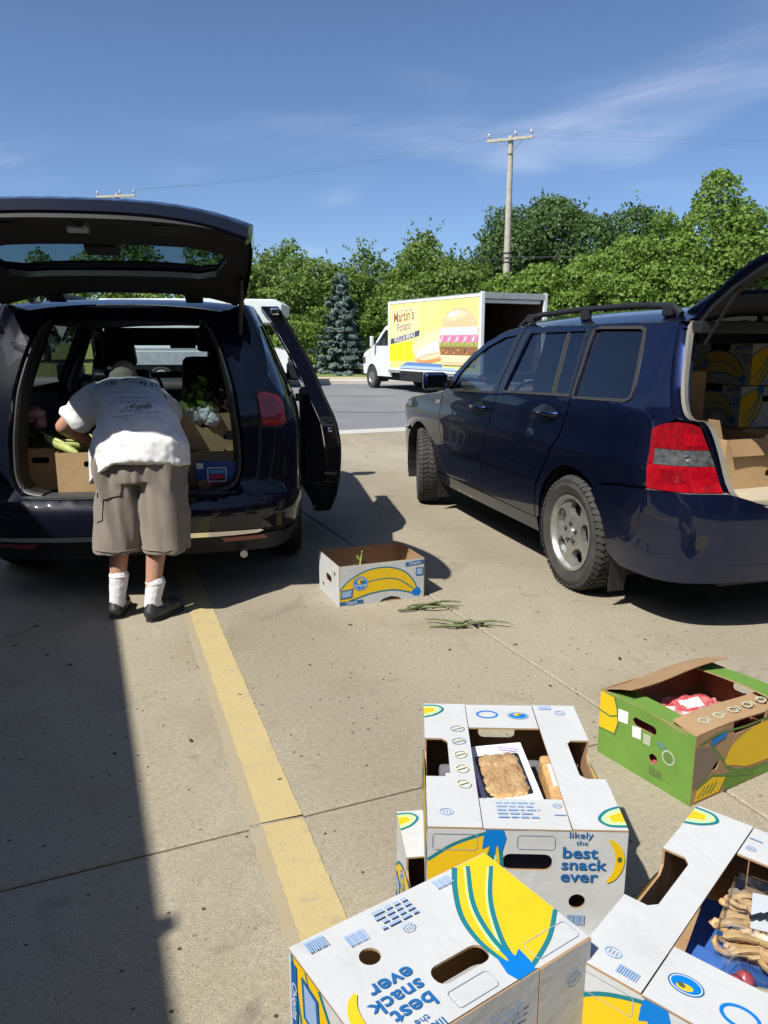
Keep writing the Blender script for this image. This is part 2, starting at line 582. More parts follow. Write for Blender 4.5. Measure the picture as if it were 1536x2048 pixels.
def blob(name, parts, voxel, m, parent=None, smooth=4, disp=None):
    """one continuous surface grown round tapered capsules and ellipsoids (voxel union, smoothed)"""
    mb = MB()
    for p in parts:
        if p[0] == 'cap':
            _, a, b, ra, rb = p
            a, b = Vector(a), Vector(b)
            ax = b - a
            L = ax.length
            q = ax.to_track_quat('Z', 'X') if L > 1e-6 else Matrix.Identity(3).to_quaternion()
            rings = []
            n = 14
            for t in (-1, -0.92, -0.7, -0.38, 0):
                rings.append((a, ra * math.sqrt(max(0.0004, 1 - t * t)), t * ra))
            for t in (0, 0.38, 0.7, 0.92, 1):
                rings.append((b, rb * math.sqrt(max(0.0004, 1 - t * t)), t * rb))
            rr = [[c + q @ Vector((r * math.cos(2 * PI * k / n), r * math.sin(2 * PI * k / n), zz)) for k in range(n)] for c, r, zz in rings]
            mb.loft(rr)
        elif p[0] == 'ell':
            _, c, rad, rm = p
            c = Vector(c)
            rr = []
            n = 18
            for i in range(1, 12):
                ph = PI * i / 12
                rr.append([c + (rm @ Vector((rad[0] * math.sin(ph) * math.cos(2 * PI * k / n), rad[1] * math.sin(ph) * math.sin(2 * PI * k / n), -rad[2] * math.cos(ph)))) for k in range(n)])
            mb.loft(rr)
        elif p[0] == 'loft':
            mb.loft(p[1])
    me = mb.mesh(name, m)
    o = bpy.data.objects.new(name, me)
    COL.objects.link(o)
    md = o.modifiers.new('r', 'REMESH'); md.mode = 'VOXEL'; md.voxel_size = voxel
    if smooth:
        ms = o.modifiers.new('s', 'SMOOTH'); ms.factor = 0.5; ms.iterations = smooth
    dg = bpy.context.evaluated_depsgraph_get()
    me2 = bpy.data.meshes.new_from_object(o.evaluated_get(dg))
    bpy.data.objects.remove(o); bpy.data.meshes.remove(me)
    me2.name = name
    if disp:
        no = [v.normal.copy() for v in me2.vertices]
        for v, nn in zip(me2.vertices, no):
            v.co += nn * disp(v.co, nn)
    me2.materials.clear(); me2.materials.append(m)
    me2.polygons.foreach_set('use_smooth', [True] * len(me2.polygons))
    return link(bpy.data.objects.new(name, me2), parent)

def bvh_of(o):
    me = o.data
    return BVHTree.FromPolygons([v.co for v in me.vertices], [tuple(p.vertices) for p in me.polygons])

# ================================================================ ground, road, kerb
def concrete_mat(name, base, warm, scale=1.0):
    m = bpy.data.materials.new(name); m.use_nodes = True
    n = m.node_tree.nodes; l = m.node_tree.links
    b = n['Principled BSDF']
    g = n.new('ShaderNodeNewGeometry')
    def nz(sc, det, rough=0.6, dist=0):
        t = n.new('ShaderNodeTexNoise'); t.inputs['Scale'].default_value = sc; t.inputs['Detail'].default_value = det
        t.inputs['Roughness'].default_value = rough; t.inputs['Distortion'].default_value = dist
        l.new(g.outputs['Position'], t.inputs['Vector']); return t.outputs['Fac']
    def rng(v, a, b_, c=0.0, d=1.0):
        t = n.new('ShaderNodeMapRange'); t.inputs['From Min'].default_value = a; t.inputs['From Max'].default_value = b_
        t.inputs['To Min'].default_value = c; t.inputs['To Max'].default_value = d
        l.new(v, t.inputs['Value']); return t.outputs[0]
    def mix(f, a, b_, mode='MIX'):
        t = n.new('ShaderNodeMix'); t.data_type = 'RGBA'; t.blend_type = mode
        if isinstance(f, float): t.inputs['Factor'].default_value = f
        else: l.new(f, t.inputs['Factor'])
        for k, q in (('A', a), ('B', b_)):
            if isinstance(q, tuple): t.inputs[k].default_value = (*q, 1)
            else: l.new(q, t.inputs[k])
        return t.outputs['Result']
    c = mix(rng(nz(0.55, 5, 0.6, 0.5), 0.36, 0.66), base, warm)
    # worn brownish patches
    c = mix(rng(nz(1.1, 6, 0.65, 1.2), 0.50, 0.74, 0, 0.55), c, (0.255, 0.213, 0.138))
    c = mix(rng(nz(0.8, 7, 0.7, 0.8), 0.56, 0.72, 0, 0.45), c, (0.46, 0.425, 0.35))
    # faint tyre-polished lanes along the bays
    wv = n.new('ShaderNodeTexWave'); wv.inputs['Scale'].default_value = 0.16; wv.inputs['Distortion'].default_value = 2.5; wv.inputs['Detail'].default_value = 4; wv.inputs['Detail Scale'].default_value = 1.2
    mpw = n.new('ShaderNodeMapping'); mpw.inputs['Rotation'].default_value = (0, 0, R(-23)); l.new(g.outputs['Position'], mpw.inputs['Vector']); l.new(mpw.outputs[0], wv.inputs['Vector'])
    c = mix(rng(wv.outputs['Fac'], 0.55, 1.0, 0, 0.28), c, (0.20, 0.175, 0.14))
    # fine sand grain
    c = mix(rng(nz(210, 3), 0.30, 0.72, 0, 1), mix(1.0, c, (0.62, 0.61, 0.60), 'MULTIPLY'), mix(1.0, c, (1.22, 1.2, 1.17), 'MULTIPLY'))
    c = mix(rng(nz(48, 4), 0.35, 0.70, 0, 0.6), c, mix(1.0, c, (0.70, 0.69, 0.68), 'MULTIPLY'))
    # exposed dark stones and pits, two sizes
    def pits(sc, rad, keep):
        v = n.new('ShaderNodeTexVoronoi'); v.inputs['Scale'].default_value = sc
        l.new(g.outputs['Position'], v.inputs['Vector'])
        sp = n.new('ShaderNodeSeparateColor'); l.new(v.outputs['Color'], sp.inputs[0])
        k = rng(sp.outputs[0], keep, keep + 0.02)
        d = rng(v.outputs['Distance'], rad, rad * 0.5)
        t = n.new('ShaderNodeMath'); t.operation = 'MULTIPLY'; l.new(k, t.inputs[0]); l.new(d, t.inputs[1]); return t.outputs[0]
    p1 = pits(34, 0.24, 0.90); p2 = pits(105, 0.32, 0.76)
    c = mix(p1, c, (0.045, 0.04, 0.035))
    f2 = n.new('ShaderNodeMath'); f2.operation = 'MULTIPLY'; l.new(p2, f2.inputs[0]); f2.inputs[1].default_value = 0.55
    c = mix(f2.outputs[0], c, (0.075, 0.066, 0.055))
    # oil drips and tyre darkening
    c = mix(rng(nz(2.3, 5, 0.6, 1.6), 0.60, 0.76, 0, 0.55), c, (0.10, 0.088, 0.07))
    l.new(c, b.inputs['Base Color'])
    b.inputs['Roughness'].default_value = 0.88
    b.inputs['Specular IOR Level'].default_value = 0.25
    h1 = nz(210, 3); h2 = nz(48, 4)
    ad = n.new('ShaderNodeMath'); ad.operation = 'ADD'; l.new(h1, ad.inputs[0]); l.new(h2, ad.inputs[1])
    su = n.new('ShaderNodeMath'); su.operation = 'SUBTRACT'; l.new(ad.outputs[0], su.inputs[0]); l.new(p1, su.inputs[1])
    bp = n.new('ShaderNodeBump'); bp.inputs['Strength'].default_value = 0.35; bp.inputs['Distance'].default_value = 0.004
    l.new(su.outputs[0], bp.inputs['Height']); l.new(bp.outputs[0], b.inputs['Normal'])
    return m

M['concrete'] = concrete_mat('lot_concrete', (0.372, 0.338, 0.266), (0.330, 0.290, 0.213))
M['gutter'] = mat('gutter_concrete', (0.46, 0.44, 0.40), 0.85, col2=(0.38, 0.36, 0.32), vscale=3, space='World', bump=0.2, bscale=150)
M['asphalt'] = mat('asphalt', (0.150, 0.155, 0.170), 0.85, col2=(0.185, 0.19, 0.20), vscale=0.9, space='World', bump=0.5, bscale=140, spec=0.3)
M['dirt'] = mat('joint_dirt', (0.05, 0.045, 0.035), 0.95, var=0.3, vscale=30, space='World')
M['verge'] = mat('verge_grass', (0.125, 0.175, 0.040), 0.95, col2=(0.20, 0.215, 0.075), vscale=1.3, space='World', bump=1.0, bscale=25, spec=0.1)
M['sidewalk'] = mat('sidewalk_concrete', (0.46, 0.39, 0.28), 0.9, col2=(0.38, 0.32, 0.22), vscale=1.5, space='World')
M['tar'] = mat('crack_tar', (0.04, 0.04, 0.042), 0.7, var=0.3)

GA = R(-23.2)
GD = Vector((math.sin(GA), math.cos(GA))); GR = Vector((math.cos(GA), -math.sin(GA)))
def ab(x, y): return x * GR.x + y * GR.y, x * GD.x + y * GD.y
def xy(a, b): return GR.x * a + GD.x * b, GR.y * a + GD.y * b

def quad(name, pts, z, m, parent=None, th=0.0):
    mb = MB()
    if th:
        mb.prism(pts, lambda u, v, d: (u, v, d), z - th, z)
    else:
        mb.add([(x, y, z) for x, y in pts], [tuple(range(len(pts)))])
    return mb.build(name, m, parent)

structure(quad('ground', [(-900, -600), (900, -600), (900, 1500), (-900, 1500)], -0.09, M['verge']))
road = structure(quad('road', [(-120, -60), (120, -60), (120, 28.5), (-120, 28.5)], -0.03, M['asphalt']))

aB = (ab(-0.478, 6.067)[0] + ab(1.194, 2.133)[0]) / 2
bA = (ab(-1.037, 1.81)[1] + ab(0.121, 2.3276)[1]) / 2
bG = (ab(-0.71, 12.36)[1] + ab(0.27, 12.94)[1]) / 2
lot = structure(quad('parking_lot', [xy(aB - 23.9, bA - 23.9), xy(aB + 23.9, bA - 23.9), xy(aB + 23.9, bG - 0.01), xy(aB - 23.9, bG - 0.01)], -0.022, M['dirt']))
bMid = ab(0.05, 8.35)[1]
bs = [bA - 24, bA - 14, bA - 9.3, bA - 4.7, bA, bMid, bG]
As = [aB - 24, aB - 14, aB - 9.3, aB - 4.7, aB, aB + 4.7, aB + 9.3, aB + 14, aB + 24]
gap = 0.0045
for i in range(len(As) - 1):
    for j in range(len(bs) - 1):
        a0, a1, b0, b1 = As[i] + gap, As[i + 1] - gap, bs[j] + gap, bs[j + 1] - gap
        dz = 0.0 if (i, j) in ((3, 4), (4, 4), (3, 3), (4, 3)) else random.uniform(-0.003, 0.001)
        mb = MB()
        # top with slightly worn arrises
        e = 0.007
        ring0 = [(*xy(*p), -0.021) for p in ((a0, b0), (a1, b0), (a1, b1), (a0, b1))]
        ring1 = [(*xy(*p), dz - 0.005) for p in ((a0, b0), (a1, b0), (a1, b1), (a0, b1))]
        ring2 = [(*xy(*p), dz) for p in ((a0 + e, b0 + e), (a1 - e, b0 + e), (a1 - e, b1 - e), (a0 + e, b1 - e))]
        mb.loft([ring0, ring1, ring2])
        mb.build('concrete_slab', M['concrete'], lot)

# flush concrete strip where the lot meets the road
strip = structure(quad('gutter_strip', [xy(aB - 26, bG + 0.004), xy(aB + 26, bG + 0.004), xy(aB + 26, bG + 0.55), xy(aB - 26, bG + 0.55)], 0.004, M['gutter'], th=0.03))

# far side of the road
kerb = MB()
kerb.prism([(0, -0.03), (0.16, -0.03), (0.16, 0.13), (0.03, 0.13), (0.0, 0.09)], lambda u, v, d: (d, 28.5 + u, v), -120, 120)
structure(kerb.build('kerb', M['gutter']))
structure(quad('sidewalk', [(-120, 28.66), (120, 28.66), (120, 31.2), (-120, 31.2)], 0.115, M['sidewalk'], th=0.14))
gv = MB()
ny, nx = 14, 60
for j in range(ny + 1):
    for i in range(nx + 1):
        X = -120 + 240 * i / nx; Y = 31.2 + 40 * (j / ny) ** 1.5
        z = 0.118 + (0.9 * (j / ny) ** 1.2) + (0.06 * noise.noise(Vector((X * .3, Y * .3, 0))) if j else 0)
        gv.v.append((X, Y, z))
for j in range(ny):
    for i in range(nx):
        a = j * (nx + 1) + i
        gv.f.append((a, a + 1, a + nx + 2, a + nx + 1)); gv.mi.append(0)
structure(gv.build('grass_verge', M['verge'], smooth=60))

# cracks with tar on the road
tb = MB()
for (x0, y0, x1, y1) in ((-14, 17.5, 16, 16.2), (-10, 22.5, 18, 21.4)):
    pts = [(x0 + (x1 - x0) * t / 40, y0 + (y1 - y0) * t / 40 + 0.12 * math.sin(t * 1.3) + random.uniform(-.06, .06)) for t in range(41)]
    for q in ribbon(pts, 0.07):
        tb.add([(u, v, -0.026) for u, v in q], [(0, 1, 2, 3)])
structure(tb.build('road_crack', M['tar'], fixn=False))

# ---------------------------------------------------------------- painted parking line
def paint_mat(name, base, base2, lo, hi, under):
    m = mat(name, base, 0.8, spec=0.3)
    n = m.node_tree.nodes; l = m.node_tree.links; b = n['Principled BSDF']
    g = n.new('ShaderNodeNewGeometry')
    t = n.new('ShaderNodeTexNoise'); t.inputs['Scale'].default_value = 11; t.inputs['Detail'].default_value = 12; t.inputs['Roughness'].default_value = 0.82
    l.new(g.outputs['Position'], t.inputs['Vector'])
    t2 = n.new('ShaderNodeTexNoise'); t2.inputs['Scale'].default_value = 4; t2.inputs['Detail'].default_value = 6
    l.new(g.outputs['Position'], t2.inputs['Vector'])
    mr = n.new('ShaderNodeMapRange'); mr.inputs['From Min'].default_value = lo; mr.inputs['From Max'].default_value = hi
    l.new(t.outputs['Fac'], mr.inputs['Value'])
    mx0 = n.new('ShaderNodeMix'); mx0.data_type = 'RGBA'; mx0.inputs['A'].default_value = (*base, 1); mx0.inputs['B'].default_value = (*base2, 1)
    l.new(t2.outputs['Fac'], mx0.inputs['Factor'])
    mx = n.new('ShaderNodeMix'); mx.data_type = 'RGBA'
    l.new(mx0.outputs['Result'], mx.inputs['A']); mx.inputs['B'].default_value = (*under, 1)
    l.new(mr.outputs[0], mx.inputs['Factor'])
    l.new(mx.outputs['Result'], b.inputs['Base Color'])
    bp = n.new('ShaderNodeBump'); bp.inputs['Strength'].default_value = 0.3; bp.inputs['Distance'].default_value = 0.004
    t3 = n.new('ShaderNodeTexNoise'); t3.inputs['Scale'].default_value = 170
    l.new(g.outputs['Position'], t3.inputs['Vector']); l.new(t3.outputs['Fac'], bp.inputs['Height']); l.new(bp.outputs[0], b.inputs['Normal'])
    return m
M['line_new'] = paint_mat('yellow_line_paint', (0.45, 0.36, 0.175), (0.385, 0.31, 0.155), 0.53, 0.66, (0.29, 0.245, 0.165))
M['line_old'] = paint_mat('old_yellow_line_paint', (0.33, 0.265, 0.15), (0.31, 0.255, 0.16), 0.36, 0.58, (0.31, 0.27, 0.195))
p0, p1 = Vector((-1.036, 4.101)), Vector((-0.165, 1.70))
ld = (p1 - p0).normalized(); lr = Vector((-ld.y, ld.x))     # ld runs toward the camera; lr to the right of the picture
def line_piece(t0, t1, w0, w1, z, m, parent, sp):
    n = int((t1 - t0) / 0.018)
    mb = MB(); L = []; Rr = []
    for i in range(n + 1):
        t = t0 + (t1 - t0) * i / n
        c = p0 + ld * t
        j0, j1 = (random.uniform(-sp, sp) for _ in range(2))
        L.append((*(c + lr * (w0 + j0)), z)); Rr.append((*(c + lr * (w1 + j1)), z))
    mb.add(L + Rr, [(i, i + 1, n + 2 + i, n + 1 + i) for i in range(n)])
    return mb.build('line_paint', m, parent, fixn=False)
tcross = (bA - ab(p0.x, p0.y)[1]) / (ld.x * GD.x + ld.y * GD.y)
pl = structure(bpy.data.objects.new('parking_line', None)); COL.objects.link(pl)
for a, b in ((-6.5, tcross - 0.007), (tcross + 0.007, 5.2)):
    line_piece(a, b, -0.100, -0.02, 0.0015, M['line_old'], pl, 0.005)
    line_piece(a, b, -0.060, 0.070, 0.0032, M['line_new'], pl, 0.0022)

# ---------------------------------------------------------------- shop building on the left, whose awning shades the lot
M['block_wall'] = mat('painted_block_wall', (0.70, 0.66, 0.60), 0.85, col2=(0.62, 0.58, 0.52), vscale=2, bump=0.3, bscale=60)
M['fascia'] = mat('awning_fascia', (0.30, 0.31, 0.32), 0.5, var=0.15)
se0 = Vector((-0.4585, 1.462)); se1 = Vector((-1.328, 3.686))
sd = (se1 - se0).normalized(); sn = Vector((sd.y, -sd.x))     # sn points right
AW_Z = 3.3
off = sn * (SUN_SHIFT.dot(sn) * AW_Z)
e0 = se0 - off
yaw = math.atan2(sd.y, sd.x)
bld = thing('shop_building', 'pale block shop building with flat awning left of the van', 'building', (e0.x, e0.y, 0), yaw)
# local x runs along the edge (away from the camera), y to the left
mb = MB(); mb.box((.3, 4.4, 2.2), (11.6, 0.3, 4.4)); mb.build('wall', M['block_wall'], bld)
# the shop front stands behind the camera, square to the parking bays
mb = MB(); mb.box((-5.65, -6.0, 1.85), (0.3, 21.0, 3.7)); mb.build('front_wall', M['block_wall'], bld)
for k in range(6):
    mb = MB(); mb.box((-5.48, -14.6 + 3.3 * k, 1.55), (0.05, 2.7, 2.3)); sw = mb.build('shop_window', M['black'], bld)
    mb = MB(); mb.box((-5.47, -14.6 + 3.3 * k, .36), (0.09, 2.8, .08)); mb.build('sill', M['steel'], sw)
mb = MB(); mb.box((-5.0, -6.0, 3.32), (1.0, 21.0, .20)); mb.build('front_awning', M['fascia'], bld, bevel=.01)
mb = MB(); mb.box((-9.2, -3.0, 3.80), (6.9, 27.0, 0.20)); mb.build('roof', M['fascia'], bld)
mb = MB(); mb.box((.6, 2.11, AW_Z - 0.13), (11.8, 4.2, 0.26)); mb.build('awning', M['fascia'], bld, bevel=0.01)
mb = MB(); mb.box((-.95, -0.020, AW_Z - 0.055), (.06, 0.055, 0.05)); mb.build('shade_bump_block', M['fascia'], bld, bevel=0.01)  # unseen block added only to cast a bump in the awning's shade edge
for k in range(3):
    mb = MB(); mb.box((-3.4 + 3.6 * k, 4.22, 1.55), (1.6, 0.05, 1.3)); w = mb.build('window', M['black'], bld)
    mb = MB()
    for dx in (-0.82, 0.82): mb.box((-3.4 + 3.6 * k + dx, 4.20, 1.55), (0.06, 0.08, 1.42))
    for dz in (-0.68, 0.68): mb.box((-3.4 + 3.6 * k, 4.20, 1.55 + dz), (1.7, 0.075, 0.06))
    mb.build('frame', M['steel'], w)

# ---------------------------------------------------------------- utility poles and wires
M['pole_wood'] = mat('weathered_pole_wood', (0.33, 0.30, 0.25), 0.9, col2=(0.44, 0.41, 0.35), vscale=5, bump=0.4, bscale=40)
M['porcelain'] = mat('grey_porcelain', (0.42, 0.43, 0.44), 0.25)
M['wire'] = mat('wire', (0.03, 0.03, 0.032), 0.6)
def utility_pole(loc, H, arm, arm_yaw, label, lean=0.0):
    t = thing('utility_pole', label, 'utility pole', loc, arm_yaw, 'utility poles', rot=(0, lean, arm_yaw))
    mb = MB(); mb.tube([(0, 0, 0), (0, 0, H * .5), (0, 0, H)], [0.19, 0.165, 0.125], 14); mb.build('shaft', M['pole_wood'], t, smooth=40)
    mb = MB(); mb.box((0, -0.17, H - 0.18), (arm, 0.10, 0.13)); mb.build('crossarm', M['pole_wood'], t, bevel=0.01)
    for s in (-1, 1):
        mb = MB(); mb.tube([(s * arm * 0.28, -0.18, H - 0.24), (0, -0.15, H - 0.85)], 0.022, 6); mb.build('brace', M['steel'], t)
    pts = []
    for x in (-arm * 0.46, arm * 0.12, arm * 0.46):
        mb = MB(); mb.lathe([(0.001, -0.12), (0.03, -0.12), (0.03, 0), (0.075, 0.0), (0.08, 0.035), (0.05, 0.06), (0.075, 0.075), (0.07, 0.12), (0.04, 0.16), (0.001, 0.165)], 12,
                             fn=lambda a, b, c, x=x: (x + a, -0.17 + c, H - 0.115 + 0.11 + b))
        mb.build('insulator', M['porcelain'], t, smooth=40)
        pts.append(Vector((x, -0.17, H + 0.17)))
    mb = MB(); mb.tube([(0.135, 0.02, 0.2), (0.14, 0.02, H * .5), (0.12, 0, H - 0.5)], 0.018, 6); mb.build('ground_wire', M['steel'], t)
    for hz in (H * .46, H * .50):
        mb = MB(); mb.lathe([(0.185, -0.03), (0.185, 0.03)], 14, fn=lambda a, b, c, hz=hz: (a, c, hz + b)); mb.build('band', M['wire'], t)
    mw = Matrix.Translation(loc) @ Matrix.Rotation(arm_yaw, 4, 'Z')
    return [mw @ p for p in pts], mw @ Vector((0, -0.2, H * .48))
P1, L1 = utility_pole((6.10, 40, 0.4), 10.75, 2.25, R(-24), 'tall wooden utility pole with crossarm rising behind the yellow box truck', 0.0)
P2, L2 = utility_pole((-16.6, 51, 0.4), 10.1, 2.7, R(-12), 'distant utility pole whose crossarm shows above the raised van hatch')
def wire(a, b, sag, r):
    mb = MB(); a, b = Vector(a), Vector(b)
    mb.tube([a.lerp(b, t / 16) - Vector((0, 0, sag * 4 * (t / 16) * (1 - t / 16))) for t in range(17)], r, 5)
    return mb.build('overhead_wire', M['wire'])
for k, (a, b) in enumerate(zip(P1, P2)):
    tag(wire(a, b, 0.5, 0.0025), ['thin power line from the left insulators to the distant pole', 'thin power line from the middle insulators to the distant pole', 'thin power line from the right insulators to the distant pole'][k], 'wire', 'upper wires')
for k, a in enumerate(P1):
    tag(wire(a, a + Vector((34, -3, -0.6)), 0.6, 0.0025), ['thin power line running right from the left insulator of the near pole', 'thin power line running right from the middle insulator of the near pole', 'thin power line running right from the right insulator of the near pole'][k], 'wire', 'upper wires to the right')
tag(wire(L1, L1 + Vector((33, -4, 1.6)), 0.5, 0.025), 'thick lower cable running right across the trees', 'wire')
tag(wire(L1, L2, 0.7, 0.02), 'thick lower cable running left across the trees', 'wire')

# ================================================================ trees
def leaf_mat(name, c1, c2, trans=0.42):
    m = bpy.data.materials.new(name); m.use_nodes = True
    n = m.node_tree.nodes; l = m.node_tree.links; n.clear()
    o = n.new('ShaderNodeOutputMaterial')
    at = n.new('ShaderNodeAttribute'); at.attribute_name = 'hue'
    mx = n.new('ShaderNodeMix'); mx.data_type = 'RGBA'
    mx.inputs['A'].default_value = (*c1, 1); mx.inputs['B'].default_value = (*c2, 1)
    l.new(at.outputs['Fac'], mx.inputs['Factor'])
    d = n.new('ShaderNodeBsdfPrincipled'); d.inputs['Roughness'].default_value = 0.55; d.inputs['Specular IOR Level'].default_value = 0.35
    l.new(mx.outputs['Result'], d.inputs['Base Color'])
    t = n.new('ShaderNodeBsdfTranslucent'); l.new(mx.outputs['Result'], t.inputs['Color'])
    ms = n.new('ShaderNodeMixShader'); ms.inputs[0].default_value = trans
    l.new(d.outputs[0], ms.inputs[1]); l.new(t.outputs[0], ms.inputs[2]); l.new(ms.outputs[0], o.inputs['Surface'])
    return m
M['leaf_mid'] = leaf_mat('mid_green_leaves', (0.105, 0.188, 0.032), (0.205, 0.295, 0.062))
M['leaf_dark'] = leaf_mat('dark_green_leaves', (0.062, 0.130, 0.038), (0.135, 0.210, 0.062))
M['leaf_vine'] = leaf_mat('bright_vine_leaves', (0.130, 0.228, 0.036), (0.240, 0.350, 0.070), 0.45)
M['leaf_pale'] = leaf_mat('pale_green_leaves', (0.125, 0.200, 0.046), (0.215, 0.285, 0.078))
M['needle'] = leaf_mat('blue_spruce_needles', (0.060, 0.102, 0.086), (0.125, 0.178, 0.158), 0.15)
M['bark'] = mat('bark', (0.10, 0.08, 0.06), 0.95, var=0.3, vscale=8, bump=0.8, bscale=30)

def leaves_mesh(name, P, N, size, m, long=1.5, jitter=0.8):
    """P: leaf centres, N: outward directions; each leaf is a folded diamond of two triangles"""
    n = len(P)
    N = N + RNG.normal(0, jitter, (n, 3)); N /= np.linalg.norm(N, axis=1)[:, None] + 1e-9
    A = np.cross(N, RNG.normal(0, 1, (n, 3))); A /= np.linalg.norm(A, axis=1)[:, None] + 1e-9
    B = np.cross(N, A)
    s = (size * RNG.uniform(0.6, 1.35, n))[:, None]
    v = np.empty((n, 4, 3))
    v[:, 0] = P - A * s * long * 0.5
    v[:, 1] = P + B * s * 0.5 + N * s * 0.12
    v[:, 2] = P + A * s * long * 0.5
    v[:, 3] = P - B * s * 0.5 + N * s * 0.12
    me = bpy.data.meshes.new(name)
    me.vertices.add(4 * n); me.vertices.foreach_set('co', v.reshape(-1))
    idx = np.arange(n)[:, None] * 4
    tri = np.concatenate([idx + [0, 1, 2], idx + [0, 2, 3]], 1).reshape(-1)
    me.loops.add(6 * n); me.loops.foreach_set('vertex_index', tri.astype(np.int32))
    me.polygons.add(2 * n); me.polygons.foreach_set('loop_start', np.arange(0, 6 * n, 3, dtype=np.int32))
    at = me.attributes.new('hue', 'FLOAT', 'POINT')
    h = np.repeat(np.clip(RNG.normal(0.45, 0.28, n), 0, 1), 4)
    at.data.foreach_set('value', h.astype(np.float32))
    me.materials.append(m)
    me.update(calc_edges=True); me.validate()
    return me

def crown_points(clumps, per_area, fill=0.25):
    """points on and in a set of clump ellipsoids (centre, radii), only where not deep inside another"""
    Ps, Ns = [], []
    C = np.array([c for c, r in clumps]); Rr = np.array([r for c, r in clumps])
    for c, r in clumps:
        n = int(per_area * (r[0] * r[1] + r[0] * r[2] + r[1] * r[2]) * 4)
        d = RNG.normal(0, 1, (n, 3)); d /= np.linalg.norm(d, axis=1)[:, None]
        d[:, 2] = np.where(d[:, 2] < -0.5, -d[:, 2], d[:, 2])
        lump = 1 + 0.16 * np.sin(d[:, 0] * 7 + c[0] * 3) * np.cos(d[:, 1] * 6 + c[1] * 2) + 0.12 * np.sin(d[:, 2] * 9 + c[2])
        rad = np.where(RNG.random(n) < fill, RNG.uniform(0.35, 0.9, n), RNG.uniform(0.84, 1.07, n)) * lump
        p = np.array(c) + d * np.array(r) * rad[:, None]
        q = (p[:, None, :] - C[None]) / Rr[None]
        deep = (np.sqrt((q ** 2).sum(2)) < 0.70).sum(1) > (rad < 0.70)
        Ps.append(p[~deep]); Ns.append(d[~deep])
    return np.concatenate(Ps), np.concatenate(Ns)

def clumps_for(shape, H, W, D, n, z0, rmin, rmax):
    out = []
    for k in range(n):
        while True:
            u = RNG.uniform(-1, 1, 3)
            if (u ** 2).sum() < 1 and (u ** 2).sum() > 0.12: break
        zz = (u[2] * 0.5 + 0.5)
        wz = shape(zz)
        r = RNG.uniform(rmin, rmax)
        out.append(((u[0] * W * wz, u[1] * D * wz, z0 + zz * (H - z0 - r * 0.6)), (r * RNG.uniform(0.85, 1.25), r * RNG.uniform(0.85, 1.2), r * RNG.uniform(0.7, 1.0))))
    return out

def tree(name, label, loc, H, W, D, n, z0, leaf, lsize, dens, shape=None, rr=(0.8, 1.4), group=None, trunk=0.2, twig=0, cat='tree', long=1.5):
    shape = shape or (lambda z: math.sqrt(max(0.05, 1 - (2 * z - 0.85) ** 2 * 0.75)))
    t = thing(name, label, cat, loc, 0, group)
    cl = clumps_for(shape, H, W, D, n, z0, *rr)
    cl.append(((0, 0, H - rr[0] * 0.9), (rr[0] * .9, rr[0] * .9, rr[0] * .9)))
    lsize *= 0.54; P, N = crown_points(cl, dens * 3.3, 0.35)
    if twig:      # wispy shoots that break the outline
        tops = [c for c in cl if c[0][2] > H * 0.5]
        for k in range(twig):
            c, r = tops[RNG.integers(len(tops))]
            d = RNG.normal(0, 1, 3); d[2] = abs(d[2]) + 0.7; d /= np.linalg.norm(d)
            s = np.array(c) + d * np.array(r) * 0.9
            m_ = RNG.integers(12, 26)
            tt = RNG.uniform(0, 1, m_)
            Lq = RNG.uniform(0.5, 1.2)
            q = s + d * (tt * Lq)[:, None] + RNG.normal(0, 0.09, (m_, 3)) * (1.2 - tt)[:, None]
            P = np.concatenate([P, q]); N = np.concatenate([N, np.tile(d, (m_, 1))])
    me = leaves_mesh('crown', P, N, lsize, leaf, long)
    link(bpy.data.objects.new('crown', me), t)
    mb = MB()
    mb.tube([(0, 0, -0.3), (0.05, 0, H * .25), (-.05, .05, H * .55), (0, 0, H * .85)], [trunk, trunk * .8, trunk * .5, trunk * .15], 9)
    for c, r in cl[:14]:
        zb = max(0.25 * H, min(0.75 * H, c[2] - 0.8 * math.hypot(c[0], c[1])))
        mb.tube([(0, 0, zb), (c[0] * .5, c[1] * .5, (zb + c[2]) / 2 + .1), c], [trunk * .4, trunk * .25, trunk * .08], 6)
    mb.build('trunk', M['bark'], t, smooth=50)
    return t

GRP = 'trees beyond the road'
# at pixel x (full picture), distance Y, top pixel y
def px(x, Y): return (x - 768) / 1540 * Y * 0.985
tree('leafy_tree', 'feathery pale green tree beside the raised van hatch', (px(535, 41), 41, .4), 5.0, 2.0, 1.6, 22, 0.4, M['leaf_pale'], 0.20, 26, group=GRP, twig=45, rr=(.6, 1.1))
tree('leafy_tree', 'loose mid green tree left of the blue spruce', (px(605, 40), 40, .4), 4.5, 1.9, 1.6, 20, 0.4, M['leaf_mid'], 0.20, 26, group=GRP, twig=45, rr=(.6, 1.1))
tree('leafy_tree', 'yellowish green tree standing right behind the blue spruce', (px(668, 43), 43, .4), 5.0, 1.6, 1.5, 18, 0.4, M['leaf_pale'], 0.20, 26, group=GRP, twig=55, rr=(.6, 1.1))
tree('leafy_tree', 'mid green tree between the spruce and the big round tree', (px(728, 43), 43, .4), 5.9, 1.6, 1.5, 18, 0.4, M['leaf_mid'], 0.20, 26, group=GRP, twig=45, rr=(.6, 1.1))
tree('leafy_tree', 'big rounded mid green tree above the cab of the yellow truck', (px(852, 42), 42, .4), 6.5, 2.7, 2.2, 40, 0.5, M['leaf_mid'], 0.21, 25, group=GRP, twig=60, trunk=.25)
tree('leafy_tree', 'narrow bluish green tree left of the utility pole', (px(945, 45), 45, .4), 5.4, 1.5, 1.5, 18, 0.4, M['leaf_dark'], 0.20, 25, group=GRP, twig=40, rr=(.6, 1.1))
